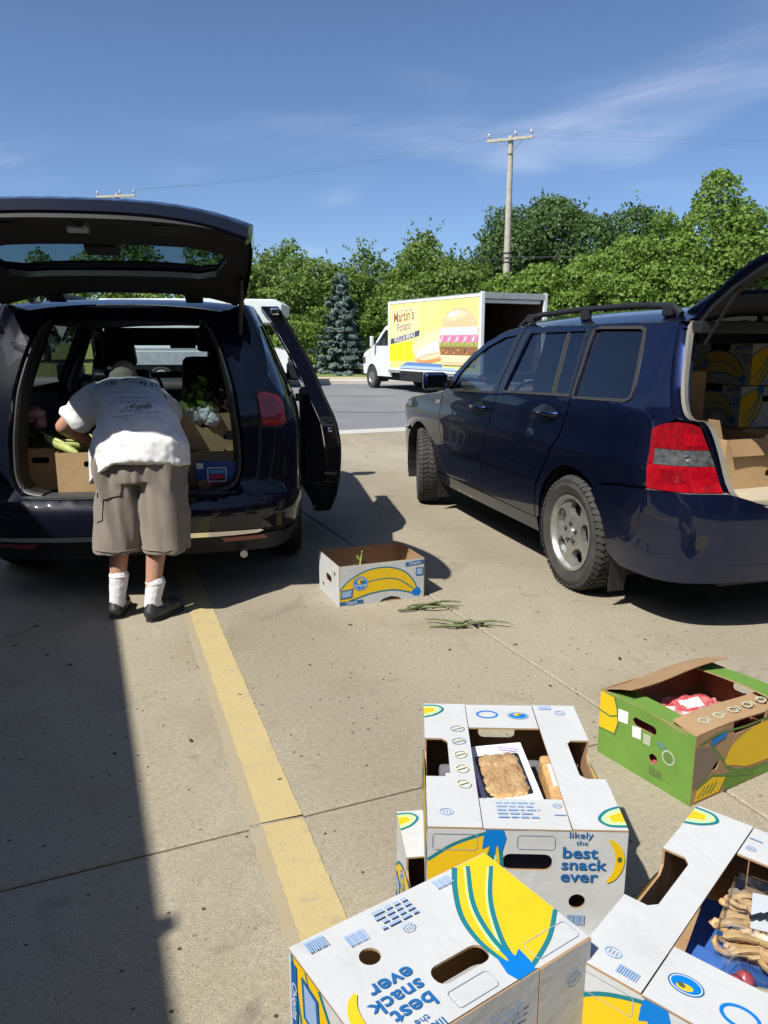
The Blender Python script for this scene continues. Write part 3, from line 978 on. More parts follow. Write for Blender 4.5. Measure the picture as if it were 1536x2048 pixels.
tree('leafy_tree', 'broad dark green tree whose crown stands behind the utility pole', (px(1090, 46), 46, .4), 9.0, 3.6, 3.0, 60, 2.2, M['leaf_dark'], 0.23, 24, group=GRP, twig=40, trunk=.32, shape=lambda z: 1.0 if z > .25 else .8, rr=(.9, 1.6))
tree('leafy_tree', 'dark green tree showing between the broad tree and vine mound', (px(1262, 48), 48, .4), 8.9, 2.2, 2.2, 30, 2.0, M['leaf_dark'], 0.23, 24, group=GRP, twig=45, trunk=.28)
cone = lambda z: max(0.12, 1.0 - 0.88 * z)
tree('vine_covered_tree', 'tall vine covered tree, highest peak at the right edge of the trees', (px(1405, 34), 34, .3), 8.1, 2.9, 2.0, 60, 0.3, M['leaf_vine'], 0.24, 24, shape=cone, group=GRP, rr=(.55, 1.0), long=1.25)
tree('vine_covered_tree', 'vine covered mound just right of the utility pole', (px(1090, 36), 36, .3), 4.6, 2.4, 1.8, 40, 0.2, M['leaf_vine'], 0.23, 24, shape=lambda z: 1.0 - .5 * z, group=GRP, rr=(.6, 1.0), long=1.25)
tree('vine_covered_tree', 'vine covered slope rising between the low mound and tall peak', (px(1235, 35), 35, .3), 5.7, 2.6, 1.8, 44, 0.2, M['leaf_vine'], 0.23, 24, shape=lambda z: 1.0 - .45 * z, group=GRP, rr=(.6, 1.0), long=1.25)
tree('vine_covered_tree', 'vine covered tree cut off by the right edge behind the hatch', (px(1545, 34), 34, .3), 6.0, 2.6, 2.0, 40, 0.3, M['leaf_vine'], 0.24, 24, shape=lambda z: 1.0 - .5 * z, group=GRP, rr=(.6, 1.0), long=1.25)
for (xx, Yv, hh, ww, lab) in ((1170, 36.5, 5.0, 2.2, 'vine covered hump between the low mound and the slope'), (1325, 34.6, 6.6, 2.2, 'vine covered shoulder just left of the tall peak'), (1478, 33.6, 6.9, 2.3, 'vine covered shoulder just right of the tall peak'), (1030, 38, 4.2, 2.0, 'low vine covered mound left of the utility pole foot')):
    tree('vine_covered_tree', lab, (px(xx - 18, Yv), Yv, .3), hh, ww, 1.8, 40, 0.2, M['leaf_vine'], 0.23, 24, shape=lambda z: 1.0 - .45 * z, group=GRP, rr=(.6, 1.0), long=1.25)
# trees left of the van, seen through its windows and past its roof
for x, y, h, lab in ((-9.0, 40, 6.0, 'leafy tree seen through the van windscreen'), (-13.5, 41, 6.3, 'leafy tree seen through the driver side window of the van'), (-18.0, 42, 5.6, 'leafy tree hidden mostly by the left side of the van'), (-5.0, 43, 6.2, 'leafy tree mostly hidden by the open van hatch')):
    tree('leafy_tree', lab, (x, y, .5), h, 2.6, 2.0, 22, 0.3, M['leaf_mid'], 0.24, 15, group=GRP, rr=(.8, 1.3))
# a second rank closes the gaps
for k, (x, Y, h, lf) in enumerate(((-2.5, 49, 5.2, 'leaf_dark'), (3.0, 50, 5.6, 'leaf_dark'), (8.0, 51, 6.2, 'leaf_dark'), (14.5, 50, 7.4, 'leaf_dark'), (21.0, 48, 7.0, 'leaf_dark'), (-7.5, 50, 5.0, 'leaf_dark'))):
    tree('leafy_tree', ['dark tree filling the gap behind the feathery trees', 'dark tree behind the big rounded tree', 'dark tree behind the pole and mound', 'dark tree behind the vine covered slope', 'dark tree at the right behind the vine peak', 'dark tree behind the white truck'][k],
         (x, Y, .5), h, 3.6, 2.0, 24, 0.2, M[lf], 0.28, 12, group='second rank of trees', rr=(1.0, 1.6))

# blue spruce: whorls of drooping boughs
def spruce(loc, H, W, label):
    t = thing('blue_spruce', label, 'tree', loc, 0.4)
    P = []; N = []
    z = 0.25
    while z < H - 0.1:
        f = 1 - z / H
        Rw = W * (f ** 0.85) * RNG.uniform(0.85, 1.12) + 0.08
        nb = max(5, int(11 * f + 4))
        for k in range(nb):
            a = 2 * PI * (k + RNG.random()) / nb
            Lb = Rw * RNG.uniform(0.60, 1.18)
            m_ = int(70 * Lb) + 14
            tt = RNG.uniform(0.12, 1, m_) ** 0.7
            wd = 0.30 * Lb * (1.05 - tt) + 0.05
            off_ = RNG.normal(0, 0.5, m_) * wd
            xx = np.cos(a) * tt * Lb - np.sin(a) * off_
            yy = np.sin(a) * tt * Lb + np.cos(a) * off_
            zz = z - 0.34 * tt * Lb + 0.22 * (tt ** 3) * Lb + RNG.normal(0, 0.035, m_)
            P.append(np.stack([xx, yy, zz], 1)); N.append(np.stack([np.cos(a) * np.ones(m_), np.sin(a) * np.ones(m_), 0.9 * np.ones(m_)], 1))
        z += 0.20 + 0.10 * f
    P = np.concatenate(P); N = np.concatenate(N)
    link(bpy.data.objects.new('crown', leaves_mesh('crown', P, N, 0.105, M['needle'], 2.4, 0.45)), t)
    mb = MB(); mb.tube([(0, 0, -.2), (0, 0, H * .95)], [0.13, 0.02], 8); mb.build('trunk', M['bark'], t, smooth=50)
spruce((px(684, 33.5), 33.5, .18), 4.25, 1.5, 'blue grey spruce standing left of the yellow box truck')

# undergrowth along the verge
for k in range(15):
    x = -9 + 1.75 * k + RNG.uniform(-.4, .4)
    labs = ['leftmost', 'second', 'third', 'fourth', 'fifth', 'sixth', 'seventh', 'eighth', 'ninth', 'tenth', 'eleventh', 'twelfth', 'thirteenth', 'fourteenth', 'rightmost'][k] + ' low shrub, counted from the left, in the hedge under the trees'
    tree('shrub', labs, (x, 34.6 + RNG.uniform(-.3, .8) - (0.6 if k > 7 else 0), .2), RNG.uniform(1.3, 2.2), 1.1, .8, 10, 0.05, M['leaf_mid'] if k % 3 else M['leaf_vine'], 0.17, 34,
         group='shrubs under the trees', rr=(.35, .6), trunk=.05, cat='shrub')

# ================================================================ vehicle helpers
class Skin:
    """car body surface: q = distance along the plan outline (q = s on the flanks, negative behind the origin), z = height"""
    def __init__(s, plan, side, rear, front):
        pts = catmull([Vector((a, b, 0)) for a, b in plan], 24)
        s.p = np.array([(p.x, p.y) for p in pts])
        seg = np.linalg.norm(np.diff(s.p, axis=0), axis=1)
        q = np.concatenate([[0], np.cumsum(seg)])
        i0 = int(np.argmin(np.abs(s.p[:, 0]) + (s.p[:, 1] < 0.5) * 10))
        s.q = q - q[i0] + s.p[i0, 0]
        t = np.gradient(s.p, axis=0); t /= np.linalg.norm(t, axis=1)[:, None]
        s.n = np.stack([-t[:, 1], t[:, 0]], 1)
        s.side, s.rear, s.front = side, rear, front
        s.q0, s.q1 = s.q[0], s.q[-1]
    def at(s, q, z, d=0.0, sd=1):
        q = min(max(q, s.q0), s.q1)
        P = np.array([np.interp(q, s.q, s.p[:, k]) for k in (0, 1)])
        n = np.array([np.interp(q, s.q, s.n[:, k]) for k in (0, 1)]); n /= np.linalg.norm(n)
        ins = n[1] ** 2 * s.side(z) + n[0] ** 2 * (s.rear(z) if n[0] < 0 else s.front(z))
        P = P - n * (ins + d)
        return Vector((-P[1] * sd, P[0], z))
    def fn(s, sd=1, off=0.0):
        return lambda u, v, d: s.at(u, v, d + off, sd)

def arc(cx_, cz, r, a0, a1, n=14):
    return [(cx_ + r * math.cos(R(a0 + (a1 - a0) * k / n)), cz + r * math.sin(R(a0 + (a1 - a0) * k / n))) for k in range(n + 1)]

def strip3(mb, rows, mi=0):
    n = len(rows[0])
    mb.add([p for r in rows for p in r], [(i * n + k, i * n + k + 1, (i + 1) * n + k + 1, (i + 1) * n + k) for i in range(len(rows) - 1) for k in range(n - 1)], mi)

def make_wheel(parent, c, Rt, width, rim_r, out, steer=0.0, style='five', lug=5, rimmat='alloy'):
    """wheel at c, outer face toward out (-1 left, +1 right)"""
    w = bpy.data.objects.new('wheel', None); link(w, parent); w.location = c; w.rotation_euler = (0, 0, steer)
    hw = width / 2
    fx = lambda x, a, z: (a * out, x, z)
    prof = [(rim_r - 0.005, -hw * .72), (rim_r + 0.02, -hw * .86), ((rim_r + Rt) / 2, -hw), (Rt - 0.035, -hw * .93), (Rt - 0.012, -hw * .80), (Rt - 0.008, -hw * .4),
            (Rt - 0.007, 0), (Rt - 0.008, hw * .4), (Rt - 0.012, hw * .80), (Rt - 0.035, hw * .93), ((rim_r + Rt) / 2, hw), (rim_r + 0.025, hw * .88), (rim_r + 0.012, hw * .84), (rim_r - 0.005, hw * .70)]
    mb = MB(); mb.lathe(prof, 56, fn=fx); ty = mb.build('tyre', M['rubber'], w, smooth=35)
    tr = MB()
    nb = 52
    for row, (a0, a1) in enumerate(((-.97, -.62), (-.54, -.22), (-.15, .15), (.22, .54), (.62, .97))):
        for k in range(nb):
            t0 = 2 * PI * (k + (0.5 if row % 2 else 0)) / nb; t1 = t0 + 2 * PI / nb * 0.70
            vs = []
            sk = 0.04 * (1 if row % 2 else -1)
            for rr_, sh in ((Rt - 0.014, 0), (Rt, 0.004)):
                for (aa, tt) in ((a0, t0 + sh), (a1, t0 + sk + sh), (a1, t1 + sk - sh), (a0, t1 - sh)):
                    r2 = rr_ - (0.020 if abs(aa) > .9 else 0)
                    vs.append(fx(r2 * math.cos(tt), aa * hw, r2 * math.sin(tt)))
            tr.add(vs, [(4, 5, 6, 7), (0, 1, 5, 4), (1, 2, 6, 5), (2, 3, 7, 6), (3, 0, 4, 7)])
    o = tr.build('tread', M['rubber'], w)
    o['kind'] = 'stuff'
    # rim: barrel and a dished face with windows
    mb = MB()
    mb.lathe([(rim_r + 0.004, hw * .80), (rim_r + 0.006, hw * .86), (rim_r - 0.008, hw * .86), (rim_r - 0.02, hw * .70), (rim_r - 0.035, 0), (rim_r - 0.035, -hw * .7)], 48, fn=fx)
    rim = mb.build('rim', M[rimmat], w, smooth=40)
    mb = MB()
    def face(u, v, d):
        r = math.hypot(u, v) / rim_r
        a = hw * (0.74 - 0.16 * math.cos(min(1, r) * PI) * -1 * 0.6 - 0.10 * (1 - r)) - d
        return fx(u, a, v)
    holes = []
    if style == 'five':
        for k in range(5):
            t = R(90 + 72 * k + 10)
            pts = [(0.50, -.20), (0.60, -.27), (0.78, -.235), (0.875, -.12), (0.89, 0), (0.875, .12), (0.78, .235), (0.60, .27), (0.50, .20), (0.46, 0)]
            holes.append([(rim_r * (a * math.cos(t) - b * math.sin(t)), rim_r * (a * math.sin(t) + b * math.cos(t))) for a, b in pts])
    elif style == 'steel':
        for k in range(8):
            t = 2 * PI * k / 8
            holes.append(ellipse(0.68 * rim_r * math.cos(t), 0.68 * rim_r * math.sin(t), 0.10 * rim_r, 0.10 * rim_r, 8))
    sheet(mb, ellipse(0, 0, rim_r * .985, rim_r * .985, 48), face, holes, h=0.03, depth=0.035)
    mb.build('rim_face', M[rimmat], w, smooth=30)
    mb = MB(); mb.lathe([(0.001, hw * .1), (rim_r * .93, hw * .1)], 24, fn=fx); mb.build('brake_disc', M['black'], w)
    mb = MB(); a0 = face(0, 0, 0)[0] * out
    mb.lathe([(0.034, a0 - 0.004), (0.033, a0 + 0.010), (0.026, a0 + 0.014), (0.001, a0 + 0.015)], 20, fn=fx); mb.build('centre_cap', M[rimmat], w, smooth=40)
    for k in range(lug):
        t = 2 * PI * k / lug + .3
        mb = MB(); mb.lathe([(0.013, a0 - 0.006), (0.013, a0 + 0.004), (0.008, a0 + 0.012), (0.001, a0 + 0.012)], 8,
                             fn=lambda x, a, z, t=t: fx(x + 0.057 * math.cos(t), a, z + 0.057 * math.sin(t)))
        mb.build('lug_nut', M['black'], w)
    return w

def seat(parent, x, y, z, w, m, recline=14, head=True, H=0.62):
    s = bpy.data.objects.new('seat', None); link(s, parent); s.location = (x, y, z)
    mb = MB(); mb.box((0, 0.26, 0.09), (w, 0.52, 0.18)); mb.build('cushion', m, s, bevel=0.05, seg=3, smooth=50)
    rm = rotm(recline, 0, 0)
    mb = MB(); mb.box(rm @ Vector((0, -0.02, 0.12 + H / 2)), (w, 0.15, H), rm, taper=0.86); mb.build('backrest', m, s, bevel=0.055, seg=3, smooth=50)
    if head:
        mb = MB(); mb.box(rm @ Vector((0, 0.0, 0.12 + H + 0.13)), (w * .52, 0.11, 0.19), rm, taper=0.9); mb.build('headrest', m, s, bevel=0.045, seg=3, smooth=50)
        for dx in (-.07, .07):
            mb = MB(); mb.tube([rm @ Vector((dx, -.01, 0.10 + H)), rm @ Vector((dx, 0, 0.12 + H + .1))], 0.007, 6); mb.build('headrest_post', M['chrome'], s)
    return s

# ================================================================ dark blue SUV
SUV_YAW = R(16.5)
suv = thing('blue_suv', 'dusty dark blue SUV with its tailgate raised, parked on the right', 'car', (1.950, 4.701, 0), SUV_YAW)
suv_plan = [(-1.0, 0), (-.992, .3), (-.955, .58), (-.86, .775), (-.66, .868), (-.35, .893), (0, .90), (.7, .905), (1.4, .907), (2.2, .90), (2.85, .885), (3.25, .845), (3.50, .745), (3.66, .53), (3.73, .25), (3.75, 0)]
SK = Skin(suv_plan,
          pchip([.15, .28, .40, .55, .70, .84, .90, 1.0, 1.08, 1.14, 1.30, 1.50, 1.60], [.10, .05, .022, .008, .000, -.010, .004, .016, .026, .040, .105, .190, .250]),
          pchip([.15, .30, .45, .60, .72, .80, 1.0, 1.1, 1.3, 1.5, 1.6], [.10, .05, .02, .015, .03, .055, .075, .085, .155, .24, .29]),
          pchip([.15, .30, .45, .60, .80, 1.0, 1.2], [.10, .03, 0, .0, .06, .2, .3]))
def nose(poly):
    return [(q + .13 * min(1, max(0, (q - 2.95) / .4)) if q < SK.q1 - .01 else q, z) for q, z in poly]
def suv_arch(cx_, a0, a1, n=16): return arc(cx_, .345, .405, a0, a1, n)
WB = 2.715
belt_trim = mat('window_trim', (0.055, 0.050, 0.045), 0.4, 0.3)
pillar_black = mat('pillar_black', (0.012, 0.013, 0.016), 0.25, coat=0.3)
for sd in (1, -1):
    F = SK.fn(sd)
    NM = 'left' if sd == 1 else 'right'
    # quarter panel
    qg = [(.135, 1.522), (.10, 1.528), (-.31, 1.522), (-.345, 1.508), (-.36, 1.48), (-.455, 1.205), (-.455, 1.175), (-.43, 1.163), (.075, 1.146)]
    out = [(.19, 1.553), (-.60, 1.553), (-.655, 1.42), (-.70, 1.28), (-.76, 1.14), (-.80, 1.09), (-.72, 1.052), (-.685, 1.03), (-.70, .745), (-.50, .728), (-.33, .705), (-.262, .664)]
    out += suv_arch(0, 128, 3)[1:] + [(.45, .34), (.42, .56), (.30, .72), (.15, .90), (.095, 1.05), (.10, 1.145)]
    mb = MB(); sheet(mb, out, F, [qg], 0.05, 0.02); qp = mb.build('quarter_panel', M['navy'], suv, smooth=40)
    mb = MB(); sheet(mb, qg, SK.fn(sd, 0.012), (), 0.08, 0.004); mb.build('quarter_glass', M['tint'], suv, smooth=40)
    def frame_strip(poly, w, m, nm, off=-0.006, par=suv):
        cxm = sum(p[0] for p in poly) / len(poly); czm = sum(p[1] for p in poly) / len(poly)
        big = []
        n_ = len(poly)
        for i in range(n_):
            a, b, c = Vector(poly[i - 1]), Vector(poly[i]), Vector(poly[(i + 1) % n_])
            t = (c - a).normalized(); nn = Vector((t.y, -t.x))
            if nn.dot(b - Vector((cxm, czm))) < 0: nn = -nn
            big.append(tuple(b + nn * w))
        mb = MB(); sheet(mb, big, SK.fn(sd, off), [poly], 0.05, 0.014); return mb.build(nm, m, par, smooth=40)
    frame_strip(qg, 0.016, belt_trim, 'window_trim')
    # rear door
    rw = [(.235, 1.520), (.935, 1.513), (.99, 1.128), (.14, 1.156)]
    rd = [(.20, 1.553), (1.045, 1.553), (1.085, 1.115), (1.14, .90), (1.28, .60), (1.29, .355), (.462, .345), (.432, .565), (.31, .73), (.162, .905), (.107, 1.05), (.112, 1.145)]
    mb = MB(); sheet(mb, rd, F, [rw], 0.05, 0.02); d2 = mb.build('rear_door', M['navy'], suv, smooth=40)
    mb = MB(); sheet(mb, [(.46, 1.520), (.935, 1.513), (.99, 1.128), (.345, 1.150)], SK.fn(sd, 0.014), (), 0.08, 0.004); mb.build('window', M['tint2'], d2, smooth=40)
    mb = MB(); sheet(mb, [(.235, 1.520), (.435, 1.519), (.325, 1.150), (.14, 1.156)], SK.fn(sd, 0.014), (), 0.08, 0.004); mb.build('window', M['tint'], d2, smooth=40)
    mb = MB(); sheet(mb, [(.437, 1.522), (.457, 1.522), (.343, 1.148), (.327, 1.148)], SK.fn(sd, 0.004), (), 0.06, 0.014); mb.build('window_divider', belt_trim, d2)
    mb = MB(); sheet(mb, [(.13, 1.156), (.99, 1.128), (.99, 1.113), (.125, 1.140)], SK.fn(sd, -0.007), (), 0.06, 0.016); mb.build('belt_strip', belt_trim, d2)
    # front door
    fw = [(1.135, 1.508), (1.32, 1.488), (1.56, 1.418), (1.77, 1.310), (1.905, 1.195), (1.985, 1.082), (1.175, 1.112)]
    fd = [(1.055, 1.553), (1.16, 1.552), (1.32, 1.533), (1.60, 1.452), (1.83, 1.335), (1.99, 1.205), (2.10, 1.085), (2.15, 1.052), (2.165, .90), (2.14, .60), (2.12, .36), (1.30, .355), (1.29, .60), (1.15, .90), (1.095, 1.115)]
    mb = MB(); sheet(mb, fd, F, [fw], 0.05, 0.02); d1 = mb.build('front_door', M['navy'], suv, smooth=40)
    mb = MB(); sheet(mb, fw, SK.fn(sd, 0.014), (), 0.08, 0.004); mb.build('window', M['clear'] if sd == -1 else M['tint2'], d1, smooth=40)
    mb = MB(); sheet(mb, [(1.175, 1.112), (1.985, 1.082), (1.99, 1.067), (1.17, 1.097)], SK.fn(sd, -0.007), (), 0.06, 0.016); mb.build('belt_strip', belt_trim, d1)
    for dd, pl_ in ((d2, [(.945, 1.540), (1.043, 1.540), (1.083, 1.118), (.995, 1.118)]), (d1, [(1.058, 1.540), (1.128, 1.535), (1.168, 1.115), (1.098, 1.117)]), (d2, [(.203, 1.535), (.236, 1.535), (.141, 1.158), (.114, 1.158)]), (qp, [(.153, 1.535), (.190, 1.535), (.104, 1.150), (.090, 1.150)])):
        mb = MB(); sheet(mb, pl_, SK.fn(sd, -0.003), (), 0.06, 0.004); mb.build('pillar_trim', pillar_black, dd, smooth=40)
    # handles with their cup
    for dd, hq, hz in ((d1, 1.36, .985), (d2, .315, 1.030)):
        mb = MB(); sheet(mb, ellipse(hq, hz, .085, .042, 20), SK.fn(sd, -0.0015), (), 0.03, 0.0); mb.build('handle_cup', pillar_black, dd)
        mb = MB(); mb.tube([SK.at(hq - .105, hz, .0, sd), SK.at(hq - .085, hz, -.03, sd), SK.at(hq, hz + .004, -.038, sd), SK.at(hq + .085, hz, -.03, sd), SK.at(hq + .105, hz, .0, sd)], [.014, .016, .016, .016, .014], 10)
        mb.build('handle', M['navy'], dd, smooth=60)
    # side moulding on both doors
    for dd, a, b in ((d2, .475, 1.27), (d1, 1.30, 2.12)):
        mb = MB(); sheet(mb, [(a, .655), (b, .640), (b, .592), (a, .607)], SK.fn(sd, -0.014), (), 0.05, 0.016); mb.build('side_moulding', M['navy'], dd, bevel=0)
    # rocker
    mb = MB(); sheet(mb, [(.445, .338), (2.30, .350), (2.30, .255), (.46, .245)], SK.fn(sd, 0.004), (), 0.06, 0.02); mb.build('rocker_panel', M['navy'], suv, smooth=40)
    # fender
    fe = [(2.165, 1.046), (2.5, 1.012), (2.95, .958), (3.22, .895), (3.30, .845), (3.18, .75), (3.02, .70)] + suv_arch(WB, 52, 177) + [(2.305, .36), (2.13, .36), (2.15, .60), (2.175, .90)]
    mb = MB(); sheet(mb, nose(fe), F, (), 0.05, 0.02); mb.build('fender', M['navy'], suv, smooth=40)
    mb = MB(); sheet(mb, [(2.20, .98), (2.30, .974), (2.30, .945), (2.20, .951)], SK.fn(sd, -0.004), (), 0.05, 0.006); mb.build('badge', M['grey_trim'], suv)
    # headlamp and front bumper half
    hl = [(3.03, .712), (3.17, .755), (3.31, .85), (3.42, .855), (3.62, .80), (3.62, .70), (3.40, .66), (3.10, .655)]
    mb = MB(); sheet(mb, nose(hl), SK.fn(sd, 0.004), (), 0.05, 0.03); mb.build('headlamp', M['clear_lens'], suv, smooth=40)
    fb = suv_arch(WB, 47, 8)[::-1] + [(3.05, .645), (3.40, .648), (3.62, .685), (SK.q1, .67), (SK.q1, .25), (3.6, .24), (3.25, .27), (3.12, .38)]
    fb = suv_arch(WB, 8, 47) + [(3.06, .645), (3.40, .648), (3.62, .685), (SK.q1, .67), (SK.q1, .25), (3.6, .24), (3.25, .27)]
    mb = MB(); sheet(mb, nose(fb), SK.fn(sd, -0.008), (), 0.06, 0.02); mb.build('front_bumper', M['navy'], suv, smooth=40)
    # tail lamp, three bands
    tl = bpy.data.objects.new('tail_lamp', None); link(tl, suv)
    def tlx(t, z):     # lamp outline between its left and right edge at height z
        lf = -.683 - .012 * (1.03 - z) / .29; rt = np.interp(z, [.735, .92, 1.03, 1.085], [-1.075, -1.01, -.945, -.885])
        return lf + (rt - lf) * t
    def band(z0, z1, name, m, t0=0.0, t1=1.0, off=-.012):
        n_ = 6
        poly = [(tlx(t0 + (t1 - t0) * k / n_, z0), z0) for k in range(n_ + 1)] + [(tlx(t0 + (t1 - t0) * (1 - k / n_), z1), z1 + (.040 * math.sin(PI * min(1, (1 - k / n_) * .9)) ** .7 if name == 'top_lens' else 0)) for k in range(n_ + 1)]
        mb = MB(); sheet(mb, poly, SK.fn(sd, off), (), 0.03, 0.02); return mb.build(name, m, tl, smooth=40)
    band(.945, 1.035, 'top_lens', M['red_dark']); band(.868, .943, 'clear_lens', M['clear_lens'], .10, 1.0, -.014); band(.868, .943, 'side_lens', M['red_dark'], 0, .10)
    band(.742, .866, 'lower_lens', M['red_lens'])
    band(.785, .85, 'lamp_reflector', M['red_dark'], .22, .55, -.0135); band(.965, 1.02, 'lamp_reflector', M['red_lens'], .62, .92, -.0135)
    for t_, z_ in ((.62, .906),):
        p_ = SK.at(tlx(t_, z_), z_, -.012, sd)
        mb = MB(); mb.lathe([(.001, -.004), (.016, -.003), (.022, .002)], 14, fn=lambda x, a, z, p_=p_: (p_.x + x, p_.y + a, p_.z + z)); mb.build('bulb_reflector', M['chrome'], tl, smooth=40)
    # rear bumper half
    rb = [(-.268, .658), (-.34, .698), (-.50, .720), (-.70, .737), (-1.10, .737), (-1.22, .70), (-1.30, .665), (SK.q0, .66), (SK.q0, .295), (-1.2, .29), (-.75, .275), (-.50, .285), (-.43, .32)] + suv_arch(0, 183, 130)[1:]
    mb = MB(); sheet(mb, rb, SK.fn(sd, -0.028), (), 0.05, 0.035); mb.build('rear_bumper', M['navy'], suv, smooth=40)
    mb = MB(); strip3(mb, [[SK.at(q, zz, dd_, sd) for q, zz in ((-.70, .7375), (-.9, .7375), (-1.10, .7375), (-1.22, .702), (-1.30, .667), (-1.5, .662), (SK.q0, .662))] for dd_ in (-.027, .06, .14)]); mb.build('bumper_step', M['grey_trim'], suv, smooth=40)
    mb = MB(); sheet(mb, ellipse(-.98, .50, .028, .040, 16), SK.fn(sd, -0.029), (), 0.02, 0.0); mb.build('bumper_cap', pillar_black, suv)
    # mud flaps
    mb = MB(); mb.prism([(-.045, .10), (.05, .10), (.06, .45), (-.07, .45)], lambda u, v, d: (-(.80 + u) * sd, -.40 - .06 * (v - .2) + d, v), 0, .012); mb.build('mud_flap', M['black'], suv)
    mb = MB(); mb.prism([(-.06, .12), (.06, .12), (.07, .40), (-.07, .40)], lambda u, v, d: (-(.80 + u) * sd, WB - .42 + d, v), 0, .012); mb.build('mud_flap', M['black'], suv)
    # wheel wells
    for cyy in (0, WB):
        mb = MB(); strip3(mb, [[Vector((-lat * sd, q, z)) for q, z in arc(cyy, .345, .403, -25, 205, 20)] for lat in (.87, .50)])
        strip3(mb, [[Vector((-.52 * sd, q, z)) for q, z in arc(cyy, .345, .403, -25, 205, 20)], [Vector((-.52 * sd, cyy, .36))] * 21])
        mb.build('wheel_well', M['black'], suv)
    # jamb of the tailgate opening
    jq = [(-.605, 1.556), (-.66, 1.42), (-.705, 1.28), (-.765, 1.14), (-.82, 1.085), (-.915, 1.075), (-.965, 1.03), (-1.015, .92), (-1.082, .735), (-1.18, .69), (-1.30, .665)]
    jq = [(p.x, p.y) for p in catmull([Vector((a, b, 0)) for a, b in jq], 4)]
    mb = MB(); strip3(mb, [[SK.at(q, z, .0, sd) for q, z in jq], [SK.at(q - .012, z, .02, sd) for q, z in jq], [SK.at(q - .045, z, .035, sd) for q, z in jq], [SK.at(q - .055, z, .10, sd) for q, z in jq]])
    mb.build('tailgate_jamb', M['navy'], suv, smooth=50)
    mb = MB(); strip3(mb, [[SK.at(q - .046, z, .026, sd) for q, z in jq], [SK.at(q - .072, z, .022, sd) for q, z in jq], [SK.at(q - .080, z, .05, sd) for q, z in jq]])
    mb.build('weather_seal', M['grey_trim'], suv, smooth=60)
    # inner side trim
    mb = MB(); strip3(mb, [[SK.at(q - .06, z, .06, sd) for q, z in jq], [Vector((-min(.70, .74 - .25 * max(0, z - 1.0)) * sd, -.45, z)) for q, z in jq], [Vector((-min(.70, .74 - .25 * max(0, z - 1.0)) * sd, .9, z)) for q, z in jq]])
    mb.build('cargo_trim', M['trim'], suv, smooth=50)
    mb = MB(); strip3(mb, [[Vector((-.72 * sd, y, z)) for y in (.7, 1.5, 2.1)] for z in (.40, .8, 1.08)]); mb.build('door_trim', M['trim'], suv)
    # roof rail
    mb = MB(); mb.tube([Vector((-.60 * sd, y, z)) for y, z in ((-.50, 1.59), (-.43, 1.635), (-.1, 1.652), (.5, 1.652), (1.0, 1.638), (1.22, 1.61), (1.32, 1.56))], [.015, .015, .013, .013, .013, .014, .016], 10, flat=1.4); rr_ = mb.build('roof_rail', M['black'], suv, smooth=60)
    for y in (-.40, .42, 1.15):
        mb = MB(); mb.box((-.60 * sd, y, 1.615), (.032, .09, .06)); mb.build('rail_foot', M['black'], rr_, bevel=.01)
    # mirror
    mi = bpy.data.objects.new('wing_mirror', None); link(mi, suv)
    mp = SK.at(1.98, 1.10, 0, sd)
    mb = MB(); mb.box((mp.x - .13 * sd, mp.y + .04, 1.145), (.20, .13, .145), rotm(0, 0, -14 * sd)); mb.build('mirror_shell', M['navy'], mi, bevel=.05, seg=4, smooth=60)
    mb = MB(); mb.box((mp.x - .135 * sd, mp.y - .030, 1.145), (.165, .012, .112), rotm(0, 0, -10 * sd)); mb.build('mirror_glass', mat('mirror_glass', (.22, .25, .29), .06, 1.0), mi, bevel=.004)
    mb = MB(); mb.box((mp.x + .01 * sd, mp.y + .05, 1.12), (.09, .09, .07)); mb.build('mirror_arm', M['black'], mi, bevel=.012)
# roof, windscreen, bonnet, underbody
mb = MB()
rows = []
for s_ in (-.62, -.5, -.2, .2, .6, .9, 1.10, 1.17):
    e = SK.at(max(s_, -.60), 1.556); zr = 1.556 + (.10 - .02 * max(0, (s_ - .6) / .5)) * 1.0
    hwd = -e.x
    rows.append([Vector((-hwd + 2 * hwd * k / 16, s_, 1.5565 + (zr - 1.5565) * (1 - abs(2 * k / 16 - 1) ** 3.0))) for k in range(17)])
strip3(mb, rows); mb.build('roof', M['navy'], suv, smooth=50)
cur = [(1.165, 1.556), (1.33, 1.537), (1.61, 1.457), (1.84, 1.340), (2.00, 1.210), (2.11, 1.090), (2.16, 1.055)]
mb = MB(); rows = []
for q, z in cur:
    e = SK.at(q, z); hwd = -e.x
    zt = 1.556 + .09 if q < 1.2 else z + .07 * (2.2 - q)
    rows.append([Vector((-hwd + 2 * hwd * k / 14, e.y + .17 * (q - 1.0) * (1 - (2 * k / 14 - 1) ** 2), z + (zt - z) * (1 - abs(2 * k / 14 - 1) ** 3))) for k in range(15)])
strip3(mb, rows); mb.build('windscreen', M['clear'], suv, smooth=50)
cur = nose([(2.16, 1.054), (2.5, 1.014), (2.95, .960), (3.22, .897), (3.33, .86)])
mb = MB(); rows = []
for q, z in cur:
    e = SK.at(q, z); hwd = -e.x
    rows.append([Vector((-hwd + 2 * hwd * k / 14, e.y + .17 * (1 - (2 * k / 14 - 1) ** 2), z + .045 * (1 - abs(2 * k / 14 - 1) ** 2.4))) for k in range(15)])
strip3(mb, rows); mb.build('bonnet', M['navy'], suv, smooth=50)
mb = MB(); mb.box((0, 3.52, .76), (1.0, .06, .16)); mb.build('grille', M['black'], suv, bevel=.01)
mb = MB(); mb.box((0, 1.3, .29), (1.02, 4.3, .10)); mb.box((0, 1.36, .305), (1.62, 1.7, .10)); mb.build('underbody', M['black'], suv)
mb = MB(); mb.tube([(-.35, -.55, .34), (.35, -.55, .34)], .09, 12); mb.build('muffler', M['black'], suv, smooth=40)
